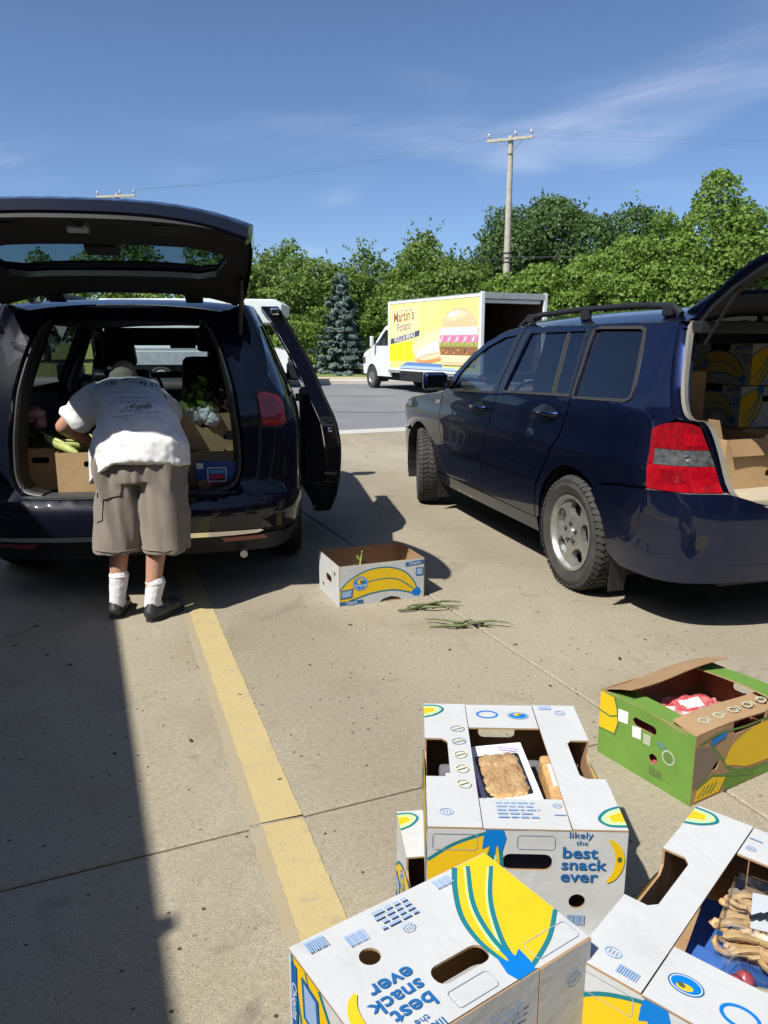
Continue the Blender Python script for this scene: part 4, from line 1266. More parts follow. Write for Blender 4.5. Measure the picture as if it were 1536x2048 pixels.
# interior
mb = MB(); mb.box((0, -.16, .655), (1.30, 1.42, .06)); mb.build('cargo_floor', M['beige'], suv, bevel=.01)
mb = MB(); mb.box((0, 1.2, .37), (1.4, 2.4, .05)); mb.build('cabin_floor', M['carpet'], suv)
mb = MB(); strip3(mb, [[Vector((x, y, 1.535 - .02 * abs(x))) for x in (-.66, 0, .66)] for y in (-.62, .3, 1.15)]); mb.build('headliner', M['beige'], suv)
mb = MB(); mb.box((0, -.66, 1.525), (1.26, .07, .06)); mb.build('roof_header', M['trim'], suv, bevel=.01)
mb = MB(); mb.box((0, 1.95, .85), (1.36, .45, .35)); mb.build('dashboard', M['trim'], suv, bevel=.06, seg=3, smooth=50)
seat(suv, -.36, 1.0, .42, .50, M['grey_trim']); seat(suv, .36, 1.0, .42, .50, M['grey_trim'])
seat(suv, -.36, .30, .45, .56, M['grey_trim'], head=False, H=.5); seat(suv, .36, .30, .45, .56, M['grey_trim'], head=False, H=.5)
mb = MB(); mb.lathe([(.17, -.012), (.185, 0), (.17, .012), (.158, 0)], 24, closed=True, fn=lambda x, a, z: (-.36 + x, 1.62 + a - z * .35, .98 + z)); mb.build('steering_wheel', M['black'], suv, smooth=60)
for c, st in (((-.79, 0, .345), 0), ((.79, 0, .345), 0), ((-.79, WB, .345), R(-17)), ((.79, WB, .345), R(-17))):
    make_wheel(suv, c, .345, .225, .222, -1 if c[0] < 0 else 1, st)

# raised tailgate
tg = bpy.data.objects.new('tailgate', None); link(tg, suv); tg.location = (0, -.62, 1.615); tg.rotation_euler = (R(-27), 0, 0)
# local: -y runs out from the hinge along the gate, +z is its outer skin
prof = [(0, .02), (.12, .035), (.30, .03), (.50, .005), (.62, -.03), (.80, -.105), (.95, -.18), (1.02, -.22)]
tz = pchip([p[0] for p in prof], [p[1] for p in prof])
def TG(u, v, d):
    hwd = .62 + .10 * min(1, v / .6)
    return Vector((u * hwd * (1 - .2 * d), -v - (.03 * (1 - u * u) if v > .9 else 0), tz(v) - .055 * abs(u) ** 4 - d))
tgl = [(-.80, .14), (.80, .14), (.86, .20), (.82, .52), (.74, .57), (-.74, .57), (-.82, .52), (-.86, .20)]
tfull = [(-1, 0), (1, 0), (1, .5), (1, 1.02), (-1, 1.02), (-1, .5)]
mb = MB(); sheet(mb, tfull, TG, [tgl], .06, .012); mb.build('outer_skin', M['navy'], tg, smooth=40)
mb = MB(); sheet(mb, tfull, lambda u, v, d: TG(u * .985, v, d + .055), [tgl], .06, -.03); mb.build('inner_trim', M['trim'], tg, smooth=40)
mb = MB(); sheet(mb, tgl, lambda u, v, d: TG(u, v, d + .018), (), .08, .004); mb.build('tailgate_glass', M['tint'], tg, smooth=40)
for sgn in (-1, 1):
    ra = []; rb_ = []
    for t_, zz in prof:
        hwd = .62 + .10 * min(1, t_ / .6)
        ra.append(Vector((sgn * hwd, -t_, zz - .055))); rb_.append(Vector((sgn * (hwd - .02), -t_, zz - .10)))
    mb = MB(); strip3(mb, [ra, rb_]); mb.build('gate_edge', M['navy'], tg, smooth=40)
mb = MB(); mb.box((0, .04, .045), (1.10, .20, .035), rotm(4, 0, 0)); mb.build('roof_spoiler', M['navy'], tg, bevel=.015, seg=3, smooth=50)
mb = MB(); mb.box((0, -.80, -.185), (.95, .26, .012), rotm(25, 0, 0)); mb.build('inner_panel', M['grey_trim'], tg, bevel=.004)
for sgn in (-1, 1):
    mb = MB(); mb.tube([Vector((sgn * .60, -.695, 1.44)), Vector((sgn * .64, -.95, 1.70))], .0075, 8); st_ = mb.build('gas_strut', M['black'], suv, smooth=60)

# ================================================================ midnight blue minivan
VAN_YAW = R(8.5)
van = thing('minivan', 'dark blue minivan with rear hatch raised and boxes in its cargo bay', 'minivan', (-1.41, 4.124, 0), VAN_YAW)
van_plan = [(0, 0), (.012, .32), (.05, .58), (.13, .78), (.27, .915), (.50, .975), (.85, .995), (1.3, 1.0), (2.2, 1.0), (3.2, .995), (3.9, .97), (4.4, .91), (4.75, .78), (4.97, .55), (5.07, .25), (5.10, 0)]
VK = Skin(van_plan,
          pchip([.15, .28, .40, .55, .80, 1.0, 1.08, 1.15, 1.35, 1.55, 1.66, 1.75], [.10, .05, .02, .004, .0, .012, .03, .05, .13, .215, .275, .36]),
          pchip([.15, .28, .40, .50, .585, .62, .80, 1.0, 1.15, 1.35, 1.55, 1.66, 1.75], [.12, .06, .012, .0, .02, .075, .115, .145, .18, .26, .36, .43, .5]),
          pchip([.15, .3, .5, .8, 1.0, 1.2], [.1, .03, 0, .08, .3, .5]))
def qlat(lat): # q on the rear where the plan reaches this lateral
    i = np.where((VK.p[:, 1] >= lat) & (VK.p[:, 0] < 1.2))[0][0]
    return VK.q[i]
VWF = 1.07; VWB = 3.09; VR = .355
def van_arch(c, a0, a1, n=16): return arc(c, VR, .42, a0, a1, n)
# opening edge in (lateral, z)
open_l = [(.50, .605), (.585, .62), (.635, .66), (.665, .74), (.675, .90), (.67, 1.05), (.655, 1.20), (.63, 1.35), (.59, 1.48), (.545, 1.555), (.48, 1.595)]
open_q = [(qlat(a), z) for a, z in open_l]
grey_seal = mat('grey_seal', (0.045, 0.047, 0.05), 0.5, var=0.2)
for sd in (1, -1):
    F = VK.fn(sd)
    # quarter panel and D pillar
    out = [(qlat(.48), 1.60), (qlat(.60), 1.625), (.62, 1.665), (2.0, 1.672), (2.0, .62), (1.60, .60), (1.515, .50), (1.485, .36)] if sd == -1 else \
          [(qlat(.48), 1.60), (qlat(.60), 1.625), (.62, 1.665), (2.0, 1.672), (2.0, .36), (1.485, .36)]
    out += van_arch(VWF, 5, 150)[0:] + [(.55, .585), (.30, .59), (qlat(.80), .592), (qlat(.50), .603)] + open_q[1:]
    qwin = [(.52, 1.20), (.50, 1.26), (.62, 1.50), (.70, 1.545), (.86, 1.565), (1.86, 1.575), (1.90, 1.55), (1.90, 1.16), (1.86, 1.13), (.60, 1.13)]
    mb = MB(); sheet(mb, out, F, [qwin], 0.055, 0.02); mb.build('quarter_panel', M['midnight'], van, smooth=40)
    mb = MB(); sheet(mb, qwin, VK.fn(sd, .012), (), 0.08, 0.004); mb.build('quarter_glass', M['tint'], van, smooth=40)
    # front part: doors, fender
    fw = [(3.05, 1.56), (3.25, 1.545), (3.60, 1.46), (3.92, 1.30), (4.05, 1.14), (3.05, 1.13)]
    fd = [(2.97, 1.665), (3.1, 1.66), (3.35, 1.62), (3.70, 1.50), (4.02, 1.33), (4.18, 1.16), (4.20, 1.09), (4.16, .36), (2.97, .36)]
    mb = MB(); sheet(mb, fd, F, [fw], 0.06, 0.02); d1 = mb.build('front_door', M['midnight'], van, smooth=40)
    mb = MB(); sheet(mb, fw, VK.fn(sd, .012), (), 0.1, 0.004); mb.build('window', M['clear'], d1, smooth=40)
    sdw = [(2.08, 1.575), (2.90, 1.572), (2.90, 1.13), (2.08, 1.13)]
    if sd == 1:
        mb = MB(); sheet(mb, [(2.01, 1.668), (2.96, 1.665), (2.96, .36), (2.01, .36)], F, [sdw], 0.06, 0.02); d2 = mb.build('sliding_door', M['midnight'], van, smooth=40)
        mb = MB(); sheet(mb, sdw, VK.fn(sd, .012), (), 0.1, 0.004); mb.build('window', M['tint'], d2, smooth=40)
    fe = [(4.21, 1.085), (4.5, 1.02), (4.75, .94), (4.95, .80)] + [(4.68, .70)] + van_arch(VWF + VWB, 50, 176) + [(3.735, .36), (4.17, .36)]
    fe = [(4.21, 1.085), (4.5, 1.02), (4.75, .94), (4.95, .80), (4.60, .66)] + van_arch(VWF + VWB, 45, 90) + [(4.185, .78)]
    mb = MB(); sheet(mb, fe, F, (), 0.06, 0.02); mb.build('fender', M['midnight'], van, smooth=40)
    mb = MB(); sheet(mb, van_arch(VWF + VWB, 5, 44) + [(4.60, .65), (4.95, .79), (VK.q1, .78), (VK.q1, .22), (4.7, .22)], F, (), 0.07, 0.02); mb.build('front_bumper', M['midnight'], van, smooth=40)
    for cyy in (VWF, VWF + VWB):
        mb = MB(); strip3(mb, [[Vector((-lat * sd, q, z)) for q, z in arc(cyy, VR, .418, -25, 205, 20)] for lat in (.96, .55)])
        strip3(mb, [[Vector((-.57 * sd, q, z)) for q, z in arc(cyy, VR, .418, -25, 205, 20)], [Vector((-.57 * sd, cyy, .36))] * 21]); mb.build('wheel_well', M['black'], van)
    # rear bumper: upper shelf, main face, lower valance
    rb = [(.60, .588), (.30, .590), (qlat(.80), .592), (qlat(.5), .605), (VK.q0, .605), (VK.q0, .415), (qlat(.6), .41), (qlat(.85), .40), (.45, .39)] + van_arch(VWF, 172, 152)[0:]
    mb = MB(); sheet(mb, rb, VK.fn(sd, -.012), (), 0.05, 0.03); mb.build('rear_bumper', M['midnight'], van, smooth=40)
    lv = [(VK.q0, .375), (qlat(.6), .37), (qlat(.85), .362), (.45, .352)] + van_arch(VWF, 178, 186, 3) + [(.62, .27), (.40, .255), (qlat(.7), .265), (VK.q0, .28)]
    mb = MB(); sheet(mb, lv, VK.fn(sd, .004), (), 0.05, 0.03); mb.build('lower_valance', M['trim'], van, smooth=40)
    mb = MB(); sheet(mb, [(VK.q0, .411), (qlat(.55), .406), (qlat(.72), .400), (qlat(.735), .390), (qlat(.70), .380), (qlat(.55), .379), (VK.q0, .380)], VK.fn(sd, -.016), (), 0.04, 0.02); mb.build('chrome_strip', M['chrome'], van, smooth=40)
    mb = MB(); sheet(mb, [(qlat(.50), .366), (qlat(.74), .360), (qlat(.77), .335), (qlat(.52), .338)], VK.fn(sd, -.004), (), 0.04, 0.02); mb.build('reflector', M['red_dark'], van)
    mb = MB(); strip3(mb, [[VK.at(q, z, dd_, sd) for q, z in ((.42, .592), (.30, .594), (qlat(.80), .596), (qlat(.5), .608), (VK.q0 * .6, .610), (VK.q0, .610))] for dd_ in (-.011, .05, .12)]); mb.build('bumper_shelf', M['midnight'], van, smooth=40)
    # tail lamp body half
    tl = bpy.data.objects.new('tail_lamp', None); link(tl, van)
    q0_, q1_ = qlat(.795), qlat(.905)
    mb = MB(); sheet(mb, [(q0_, .985), (q0_, 1.165), (q1_ * .4 + q0_ * .6, 1.172), (q1_, 1.150), (q1_ + .03, 1.10), (q1_ + .01, 1.0), (q1_ - .03, .978)], VK.fn(sd, -.010), (), 0.03, .02); mb.build('lens', M['red_lens'], tl, smooth=40)
    mb = MB(); sheet(mb, [(q0_ + .02, 1.02), (q0_ + .02, 1.13), (q1_ - .04, 1.13), (q1_ - .03, 1.005)], VK.fn(sd, -.0115), (), 0.03, .0); mb.build('inner_lens', M['red_dark'], tl, smooth=40)
    fr = [(q0_ - .010, .972), (q0_ - .010, 1.178), (q1_ * .4 + q0_ * .6, 1.188), (q1_ + .015, 1.163), (q1_ + .045, 1.10), (q1_ + .022, .988), (q1_ - .03, .962)]
    mb = MB(); sheet(mb, fr, VK.fn(sd, -.003), (), 0.03, .008); mb.build('lamp_housing', M['trim'], tl, smooth=40)
    # opening jamb and seal, inner pillar trim
    jq = [(p.x, p.y) for p in catmull([Vector((a, b, 0)) for a, b in open_q], 4)]
    def jl(i_, d_): # shifted toward the opening centre
        return [VK.at(q - i_ * (0.6 if z < .64 or z > 1.52 else 1) , z + (i_ * .8 if z < .66 else (-i_ * .8 if z > 1.5 else 0)), d_, sd) for q, z in jq]
    mb = MB(); strip3(mb, [jl(0, 0), jl(.004, .025), jl(.014, .035)]); mb.build('hatch_jamb', M['midnight'], van, smooth=50)
    mb = MB(); strip3(mb, [jl(.012, .033), jl(.018, .022), jl(.028, .024), jl(.032, .05)]); mb.build('weather_seal', grey_seal, van, smooth=60)
    mb = MB(); strip3(mb, [jl(.030, .045), jl(.030, .14), [Vector((-min(.78, .82 - .3 * max(0, z - 1.05)) * sd, .60, z)) for q, z in jq], [Vector((-min(.80, .84 - .3 * max(0, z - 1.05)) * sd, .95 if z > 1.1 else 2.0, z)) for q, z in jq]])
    mb.build('cargo_trim', M['trim'], van, smooth=45)
    # trim below the windows, further forward
    mb = MB(); strip3(mb, [[Vector((-.84 * sd, y, z)) for y in (.9, 1.9)] for z in (.45, 1.1)]); mb.build('side_trim', M['trim'], van)
    mb = MB(); strip3(mb, [[Vector((-.86 * sd, y, z)) for y in (3.0, 4.15)] for z in (.45, 1.1)]); mb.build('door_trim', M['trim'], van)
    # mirror
    mp = VK.at(3.98, 1.1, 0, sd)
    mi = bpy.data.objects.new('wing_mirror', None); link(mi, van)
    mb = MB(); mb.box((mp.x - .16 * sd, mp.y, 1.17), (.25, .15, .19)); mb.build('mirror_shell', M['midnight'], mi, bevel=.05, seg=3, smooth=60)
    mb = MB(); mb.box((mp.x - .16 * sd, mp.y - .078, 1.17), (.20, .01, .15)); mb.build('mirror_glass', M['black'], mi)
    mb = MB(); mb.box((mp.x + .0 * sd, mp.y + .02, 1.12), (.12, .07, .06)); mb.build('mirror_arm', M['black'], mi)
    # A pillar inner trim
    mb = MB(); mb.tube([VK.at(3.20, 1.60, .07, sd), VK.at(3.65, 1.50, .07, sd), VK.at(3.98, 1.33, .07, sd), VK.at(4.15, 1.12, .08, sd)], .045, 8); mb.build('pillar_trim', M['trim'], van, smooth=60)
    mb = MB(); mb.tube([VK.at(2.985, 1.62, .06, sd), VK.at(2.985, 1.1, .07, sd), VK.at(2.985, .5, .10, sd)], [.05, .06, .07], 8); mb.build('pillar_trim', M['trim'], van, smooth=60)
    # roof rack rail
    mb = MB(); mb.tube([Vector((-.60 * sd, y, z)) for y, z in ((.75, 1.70), (.85, 1.745), (2.0, 1.775), (3.0, 1.745), (3.1, 1.70))], .02, 8); mb.build('roof_rail', M['black'], van, smooth=60)
# roof
mb = MB(); rows = []
for s_ in (.44, .52, .62, .9, 1.4, 2.0, 2.6, 3.1):
    zc_ = float(np.interp(s_, [.44, .62, 1.2, 2.2, 3.1], [1.665, 1.70, 1.735, 1.745, 1.70]))
    zed = 1.668 if s_ > .6 else 1.615 + .05 * (s_ - .44) / .18
    hwd = -VK.at(s_, zed).x if s_ > .6 else .60 + .09 * (s_ - .44) / .18
    rows.append([Vector((-hwd + 2 * hwd * k / 16, s_, zed + (zc_ - zed) * (1 - abs(2 * k / 16 - 1) ** 2.6))) for k in range(17)])
strip3(mb, rows); mb.build('roof', M['midnight'], van, smooth=50)
# header over the opening: painted gutter and trim
mb = MB(); hr = []
for yy, zz, w_ in ((.445, 0.0, .60), (.40, -.035, .585), (.385, -.06, .56), (.45, -.085, .55)):
    hr.append([Vector((-w_ + 2 * w_ * k / 14, yy + .06 * (2 * k / 14 - 1) ** 2 * (yy < .44), 1.660 + zz - .045 * abs(2 * k / 14 - 1) ** 2.6)) for k in range(15)])
strip3(mb, hr); mb.build('roof_header', M['midnight'], van, smooth=50)
mb = MB(); strip3(mb, [[Vector((x, y, 1.605 - .03 * (x / .7) ** 2)) for x in (-.74, -.35, 0, .35, .74)] for y in (.44, 1.5, 2.6, 3.25)]); mb.build('headliner', M['trim'], van)
mb = MB(); mb.box((0, 3.30, 1.505), (1.36, .16, .16)); mb.build('windscreen_header', M['trim'], van, bevel=.02)
cur = [(3.1, 1.665), (3.35, 1.62), (3.70, 1.50), (4.02, 1.33), (4.18, 1.16), (4.22, 1.09)]
mb = MB(); rows = []
for q, z in cur:
    e = VK.at(q, z); hwd = -e.x
    zt = 1.70 if q < 3.2 else z + .05
    rows.append([Vector((-hwd + 2 * hwd * k / 14, e.y + .22 * (q - 2.9) * (1 - (2 * k / 14 - 1) ** 2), z + (zt - z) * (1 - abs(2 * k / 14 - 1) ** 3))) for k in range(15)])
strip3(mb, rows); mb.build('windscreen', M['clear'], van, smooth=50)
mb = MB(); rows = []
for q, z in ((4.215, 1.088), (4.5, 1.02), (4.75, .94), (4.93, .81)):
    e = VK.at(q, z); hwd = -e.x
    rows.append([Vector((-hwd + 2 * hwd * k / 14, e.y + .28 * (1 - (2 * k / 14 - 1) ** 2) * (1 - (q - 4.2) * .4), z + .07 * (1 - abs(2 * k / 14 - 1) ** 2.4))) for k in range(15)])
strip3(mb, rows); mb.build('bonnet', M['midnight'], van, smooth=50)
# floor, sill, underbody, interior
mb = MB(); mb.box((0, 1.15, .565), (1.46, 2.1, .06)); mb.build('cargo_floor', M['carpet'], van)
mb = MB(); mb.box((0, .175, .602), (1.20, .13, .035)); mb.build('sill_plate', grey_seal, van, bevel=.008)
mb = MB(); mb.box((0, 3.1, .42), (1.6, 2.1, .05)); mb.build('cabin_floor', M['carpet'], van)
mb = MB(); mb.box((0, 2.5, .31), (1.10, 4.6, .12)); mb.box((0, 2.62, .33), (1.80, 2.15, .10)); mb.build('underbody', M['black'], van)
mb = MB(); mb.tube([(.2, .45, .36), (.62, .45, .36)], .09, 12); mb.build('muffler', M['black'], van, smooth=40)
mb = MB(); mb.tube([(.60, .30, .285), (.62, .06, .262)], .022, 10); mb.build('tailpipe', M['steel'], van, smooth=40)
mb = MB(); mb.box((0, 3.95, .92), (1.62, .55, .34)); mb.build('dashboard', M['trim'], van, bevel=.08, seg=3, smooth=50)
mb = MB(); mb.lathe([(.17, -.013), (.187, 0), (.17, .013), (.156, 0)], 26, closed=True, fn=lambda x, a, z: (-.40 + x, 3.52 + a - z * .4, 1.02 + z)); mb.build('steering_wheel', M['black'], van, smooth=60)
M['seat_black'] = mat('black_seat_leather', (0.018, 0.018, 0.020), 0.45, var=.2, bump=.1, bscale=120)
seat(van, -.42, 2.72, .50, .54, M['seat_black'], 16, H=.64); seat(van, .44, 2.62, .50, .56, M['seat_black'], 16, H=.68)
seat(van, .44, 1.75, .58, .62, M['seat_black'], 8, head=True, H=.66)
mb = MB(); mb.box((0.0, 3.42, 1.43), (.24, .03, .065)); mb.build('inner_mirror', M['black'], van, bevel=.012)
for c in ((-.865, VWF, VR), (.865, VWF, VR), (-.865, VWF + VWB, VR), (.865, VWF + VWB, VR)):
    make_wheel(van, c, VR, .235, .235, -1 if c[0] < 0 else 1, 0, 'five')

# sliding door, slid back along the right flank
sdoor = bpy.data.objects.new('open_sliding_door', None); link(sdoor, van)
dprof = pchip([.25, .35, .50, .71, .88, 1.10, 1.30, 1.50, 1.62, 1.70], [1.205, 1.245, 1.275, 1.288, 1.265, 1.175, 1.095, .99, .92, .865])
DF = lambda u, v, d: Vector((dprof(v) - d, u - .02 * 0, v))
y0, y1 = 1.12, 2.10
# the rear edge of the door follows the body cut: forward at the bottom, leaning with the window frame above
def dy(z): return y0 + (.10 if z < .4 else 0) * (0.4 - z) / .15 + .05 * max(0, z - 1.1)
outl = [(dy(z), z) for z in (.25, .35, .5, .7, .9, 1.1, 1.3, 1.5, 1.64, 1.69)] + [(y1, 1.69), (y1, .25)]
win = [(dy(1.18) + .09, 1.17), (dy(1.5) + .09, 1.50), (dy(1.6) + .12, 1.60), (y1 - .08, 1.60), (y1 - .08, 1.17)]
mb = MB(); sheet(mb, outl, DF, [win], .06, .115, back=True); mb.build('door_shell', M['midnight'], sdoor, smooth=40)
mb = MB(); sheet(mb, win, lambda u, v, d: DF(u, v, d + .02), (), .08, .004); mb.build('window', M['tint'], sdoor)
mb = MB(); mb.tube([(dprof(z) - .012, dy(z) - .006, z) for z in (.27, .4, .55, .75, .95, 1.1, 1.3, 1.5, 1.66)], .012, 6); mb.build('edge_seal', M['black'], sdoor, smooth=60)
pz = .855; mb = MB(); mb.lathe([(.008, 0), (.018, -.004), (.020, .004)], 14, fn=lambda x, a, z: (dprof(pz) - .06 + x, dy(pz) - .004 + a, pz + z)); mb.build('latch', M['chrome'], sdoor)
mb = MB(); mb.box((dprof(1.66) - .045, dy(1.66) - .015, 1.655), (.06, .05, .05)); mb.build('roller_cap', M['chrome'], sdoor, bevel=.012)
mb = MB()
strip3(mb, [[Vector((dprof(z) - .115, y0 + .02 + .04 * (z < .5), z)) for z in zz_] for zz_ in [(.30, .45, .70, .90, 1.08)]] + [[Vector((1.035 + (.05 if z < .4 else 0), y0 + .10, z)) for z in (.30, .45, .70, .90, 1.08)], [Vector((1.035, y1 - .03, z)) for z in (.30, .45, .70, .90, 1.08)]])
strip3(mb, [[Vector((1.035, y, 1.08)) for y in (y0 + .10, y1 - .03)], [Vector((dprof(1.08) - .10, y, 1.12)) for y in (y0 + .05, y1 - .03)]])
mb.build('inner_trim', M['trim'], sdoor, smooth=40)
mb = MB(); mb.tube([(.96, 1.25, .46), (1.10, 1.18, .46), (1.20, 1.20, .45)], .02, 8); mb.build('lower_arm', M['black'], sdoor)
mb = MB(); mb.box((1.08, 1.30, 1.07), (.20, .08, .05)); mb.build('centre_arm', M['black'], sdoor)

# raised hatch. local: -y runs out from the hinge, +z its outer (upper) skin
ht = bpy.data.objects.new('rear_hatch', None); link(ht, van); ht.location = (0, .44, 1.745); ht.rotation_euler = (R(-17.5), 0, 0)
hp = [(0, .0, .64), (.10, .03, .67), (.35, .055, .71), (.60, .06, .735), (.85, .035, .745), (1.03, -.01, .745), (1.13, -.050, .735), (1.175, -.085, .72)]
def hrow(i, inset, dz, n=20, pw=3.2, crown=.085):
    t_, zz, w_ = hp[i]
    w_ -= inset
    return [Vector((-w_ + 2 * w_ * k / n, -t_ - .045 * (1 - (2 * k / n - 1) ** 2) * (t_ / 1.2) ** 2, zz + dz - crown * abs(2 * k / n - 1) ** pw)) for k in range(n + 1)]
hz = pchip([p[0] for p in hp], [p[1] for p in hp]); hw_ = pchip([p[0] for p in hp], [p[2] for p in hp])
def thick(v): return .085 * min(1, .30 + v / .25)
def HO(u, v, d):
    w_ = hw_(v)
    return Vector((u * w_, -v - .045 * (1 - u * u) * (v / 1.2) ** 2, hz(v) - .085 * abs(u) ** 3.2 - d))
gw = [(-.80, .60), (-.60, .64), (.60, .64), (.80, .60), (.84, .54), (.76, .33), (.64, .28), (-.64, .28), (-.76, .33), (-.84, .54)]
VL = hp[-1][0]
mb = MB(); sheet(mb, [(-1, 0), (1, 0), (1, VL), (-1, VL)], HO, [gw], .07, 0); mb.build('outer_skin', M['midnight'], ht, smooth=40)
for sgn in (-1, 1):
    vs_ = np.linspace(0, VL, 12)
    mb = MB(); strip3(mb, [[HO(sgn, v, 0) for v in vs_], [HO(sgn * .985, v, thick(v)) for v in vs_]]); mb.build('hatch_edge', M['midnight'], ht, smooth=40)
mb = MB(); us_ = np.linspace(-1, 1, 21)
strip3(mb, [[HO(u, VL, 0) for u in us_], [HO(u, VL, .045) + Vector((0, .006, 0)) for u in us_], [HO(u * .985, VL - .02, .075) for u in us_]]); mb.build('hatch_lip', M['midnight'], ht, smooth=40)
# inner trim panel with the window opening
def HF(u, v, d):     # u lateral fraction -1..1, v distance from the hinge
    w_ = hw_(v) - .012
    return Vector((u * w_, -v - .045 * (1 - u * u) * (v / 1.2) ** 2, hz(v) - thick(v) - .085 * abs(u) ** 3.2 * (.55 if v > .2 else .9) + d))
mb = MB(); sheet(mb, [(-.985, .02), (.985, .02), (.985, .9), (.985, 1.16), (-.985, 1.16), (-.985, .9)], HF, [gw], .07, .03); mb.build('inner_trim', M['trim'], ht, smooth=40)
mb = MB(); sheet(mb, gw, lambda u, v, d: HF(u, v, .05 + d), (), .09, .004); hg = mb.build('hatch_glass', M['hatch_glass'], ht, smooth=40)
mb = MB(); mb.box((0, -.60, -.015), (.16, .10, .05)); mb.build('wiper_motor_cover', M['trim'], ht, bevel=.012)
mb = MB(); mb.box((0, -1.09, -.145), (.09, .05, .035)); mb.build('hatch_latch', M['steel'], ht, bevel=.006)
for s_ in (-.03, .035):
    mb = MB(); mb.lathe([(.001, -.012), (.013, -.010), (.014, .01)], 10, fn=lambda x, a, z, s_=s_: (s_ + x, -1.13 + z, -.155 + a)); mb.build('latch_bolt', M['chrome'], ht, smooth=50)
for sgn in (-1, 1):
    mb = MB(); mb.box((sgn * .42, -.95, -.085), (.24, .10, .012)); mb.build('pull_cup', M['black'], ht, bevel=.004)
    mb = MB(); mb.box((sgn * .66, -1.05, -.125), (.03, .06, .03)); mb.build('bump_stop', M['grey_trim'], ht, bevel=.006)
    mb = MB(); mb.tube([(sgn * .640, .30, 1.50), (sgn * .655, .16, 1.66), (sgn * .665, .05, 1.78)], .012, 8); mb.build('lift_strut', M['black'], van, smooth=60)
    mb = MB(); mb.box((sgn * .38, .015, -.03), (.10, .10, .05)); mb.build('hinge', M['black'], ht, bevel=.01)

# ================================================================ trucks on the road
ink = lambda r, g, b: mat('print_%d_%d_%d' % (r, g, b), srgb(r, g, b), 0.55, spec=0.3)
M['brown_lining'] = mat('plywood_lining', (0.06, 0.036, 0.022), 0.8, col2=(0.10, 0.06, 0.04), vscale=3)
M['roof_alu'] = mat('roof_aluminium', (0.36, 0.38, 0.37), 0.45, 0.4, var=.1)
M['ad_yellow'] = mat('pale_yellow_vinyl', (0.76, 0.67, 0.19), 0.4, col2=(0.78, 0.72, 0.28), vscale=.5)
M['cab_glass'] = glass_mat('cab_glass', (0.25, 0.32, 0.33), 1.2)

def truck_cab(t, y0, w, m, nose=2.05, roof=2.02):
    """bonneted van cab in front of y0"""
    prof = [(y0 - .05, .42), (y0 - .05, roof), (y0 + .42, roof), (y0 + .55, roof - .04), (y0 + 1.18, 1.40), (y0 + 1.30, 1.34), (y0 + nose - .25, 1.20), (y0 + nose - .06, 1.12), (y0 + nose, .98), (y0 + nose, .46)]
    fwc = y0 + nose - .72
    low = [(fwc + .42, .46)] + arc(fwc, .37, .43, 8, 172, 10) + [(fwc - .44, .42)]
    outer = prof + low
    win = [(y0 + .10, 1.38), (y0 + .10, roof - .14), (y0 + .50, roof - .14), (y0 + 1.02, 1.44), (y0 + 1.02, 1.38)]
    hw = w / 2
    for sd in (1, -1):
        Fs = lambda u, v, d, sd=sd: Vector((-(hw - d - .10 * max(0, (v - 1.3) / .7) - .05 * max(0, (u - y0 - 1.3) / .7)) * sd, u, v))
        mb = MB(); sheet(mb, outer, Fs, [win], .12, .03); b = mb.build('cab_side', m, t, smooth=40)
        mb = MB(); sheet(mb, win, lambda u, v, d: Fs(u, v, d + .015), (), .2, .004); mb.build('side_window', M['cab_glass'], b)
        mb = MB(); sheet(mb, [(y0 + .12, .50), (y0 + .12, 1.36), (y0 + .135, 1.36), (y0 + .135, .50)], lambda u, v, d: Fs(u, v, d - .002), (), .2, 0); mb.build('door_seam', M['black'], b)
        mb = MB(); mb.box((-(hw + .16) * sd, y0 + 1.0, 1.52), (.10, .10, .34)); mb.build('wing_mirror', m if m is M['white_paint'] else M['black'], t, bevel=.02)
        mb = MB(); sheet(mb, [(y0 + nose - .20, .80), (y0 + nose - .01, .80), (y0 + nose - .01, .98), (y0 + nose - .10, 1.02), (y0 + nose - .20, 1.0)], lambda u, v, d: Fs(u, v, d - .004), (), .1, .01); mb.build('headlamp', M['clear_lens'], t)
        mb = MB(); strip3(mb, [[Vector((-lat * sd, q, z)) for q, z in arc(fwc, .37, .425, -20, 200, 12)] for lat in (hw - .06, hw - .42)]); mb.build('wheel_well', M['black'], t)
    def top_rows(pr, n=8):
        rows = []
        for y, z in pr:
            h_ = hw - .10 * max(0, (z - 1.3) / .7) - .05 * max(0, (y - y0 - 1.3) / .7)
            rows.append([Vector((-h_ + 2 * h_ * k / n, y + .06 * (1 - (2 * k / n - 1) ** 2) * (y > y0 + .5), z + .03 * (1 - (2 * k / n - 1) ** 2))) for k in range(n + 1)])
        return rows
    mb = MB(); strip3(mb, top_rows(prof[1:4])); mb.build('cab_roof', m, t, smooth=40)
    mb = MB(); strip3(mb, top_rows(prof[3:6])); mb.build('windscreen', M['cab_glass'], t, smooth=40)
    mb = MB(); strip3(mb, top_rows(prof[5:])); mb.build('bonnet', m, t, smooth=40)
    mb = MB(); mb.box((0, y0 + nose + .03, .50), (w * .98, .12, .20)); mb.build('front_bumper', M['black'], t, bevel=.03)
    mb = MB(); mb.box((0, y0 + nose + .03, .82), (w * .62, .05, .24)); mb.build('grille', M['black'], t, bevel=.01)
    mb = MB(); mb.box((0, y0 + .7, .40), (w * .8, 1.9, .2)); mb.build('cab_floor', M['black'], t)
    for dx in (-.42, .42): seat(t, dx, y0 + .25, .75, .5, M['trim'], H=.55)
    mb = MB(); mb.box((0, y0 + 1.15, 1.15), (w * .8, .3, .3)); mb.build('dashboard', M['trim'], t, bevel=.05)
    return fwc

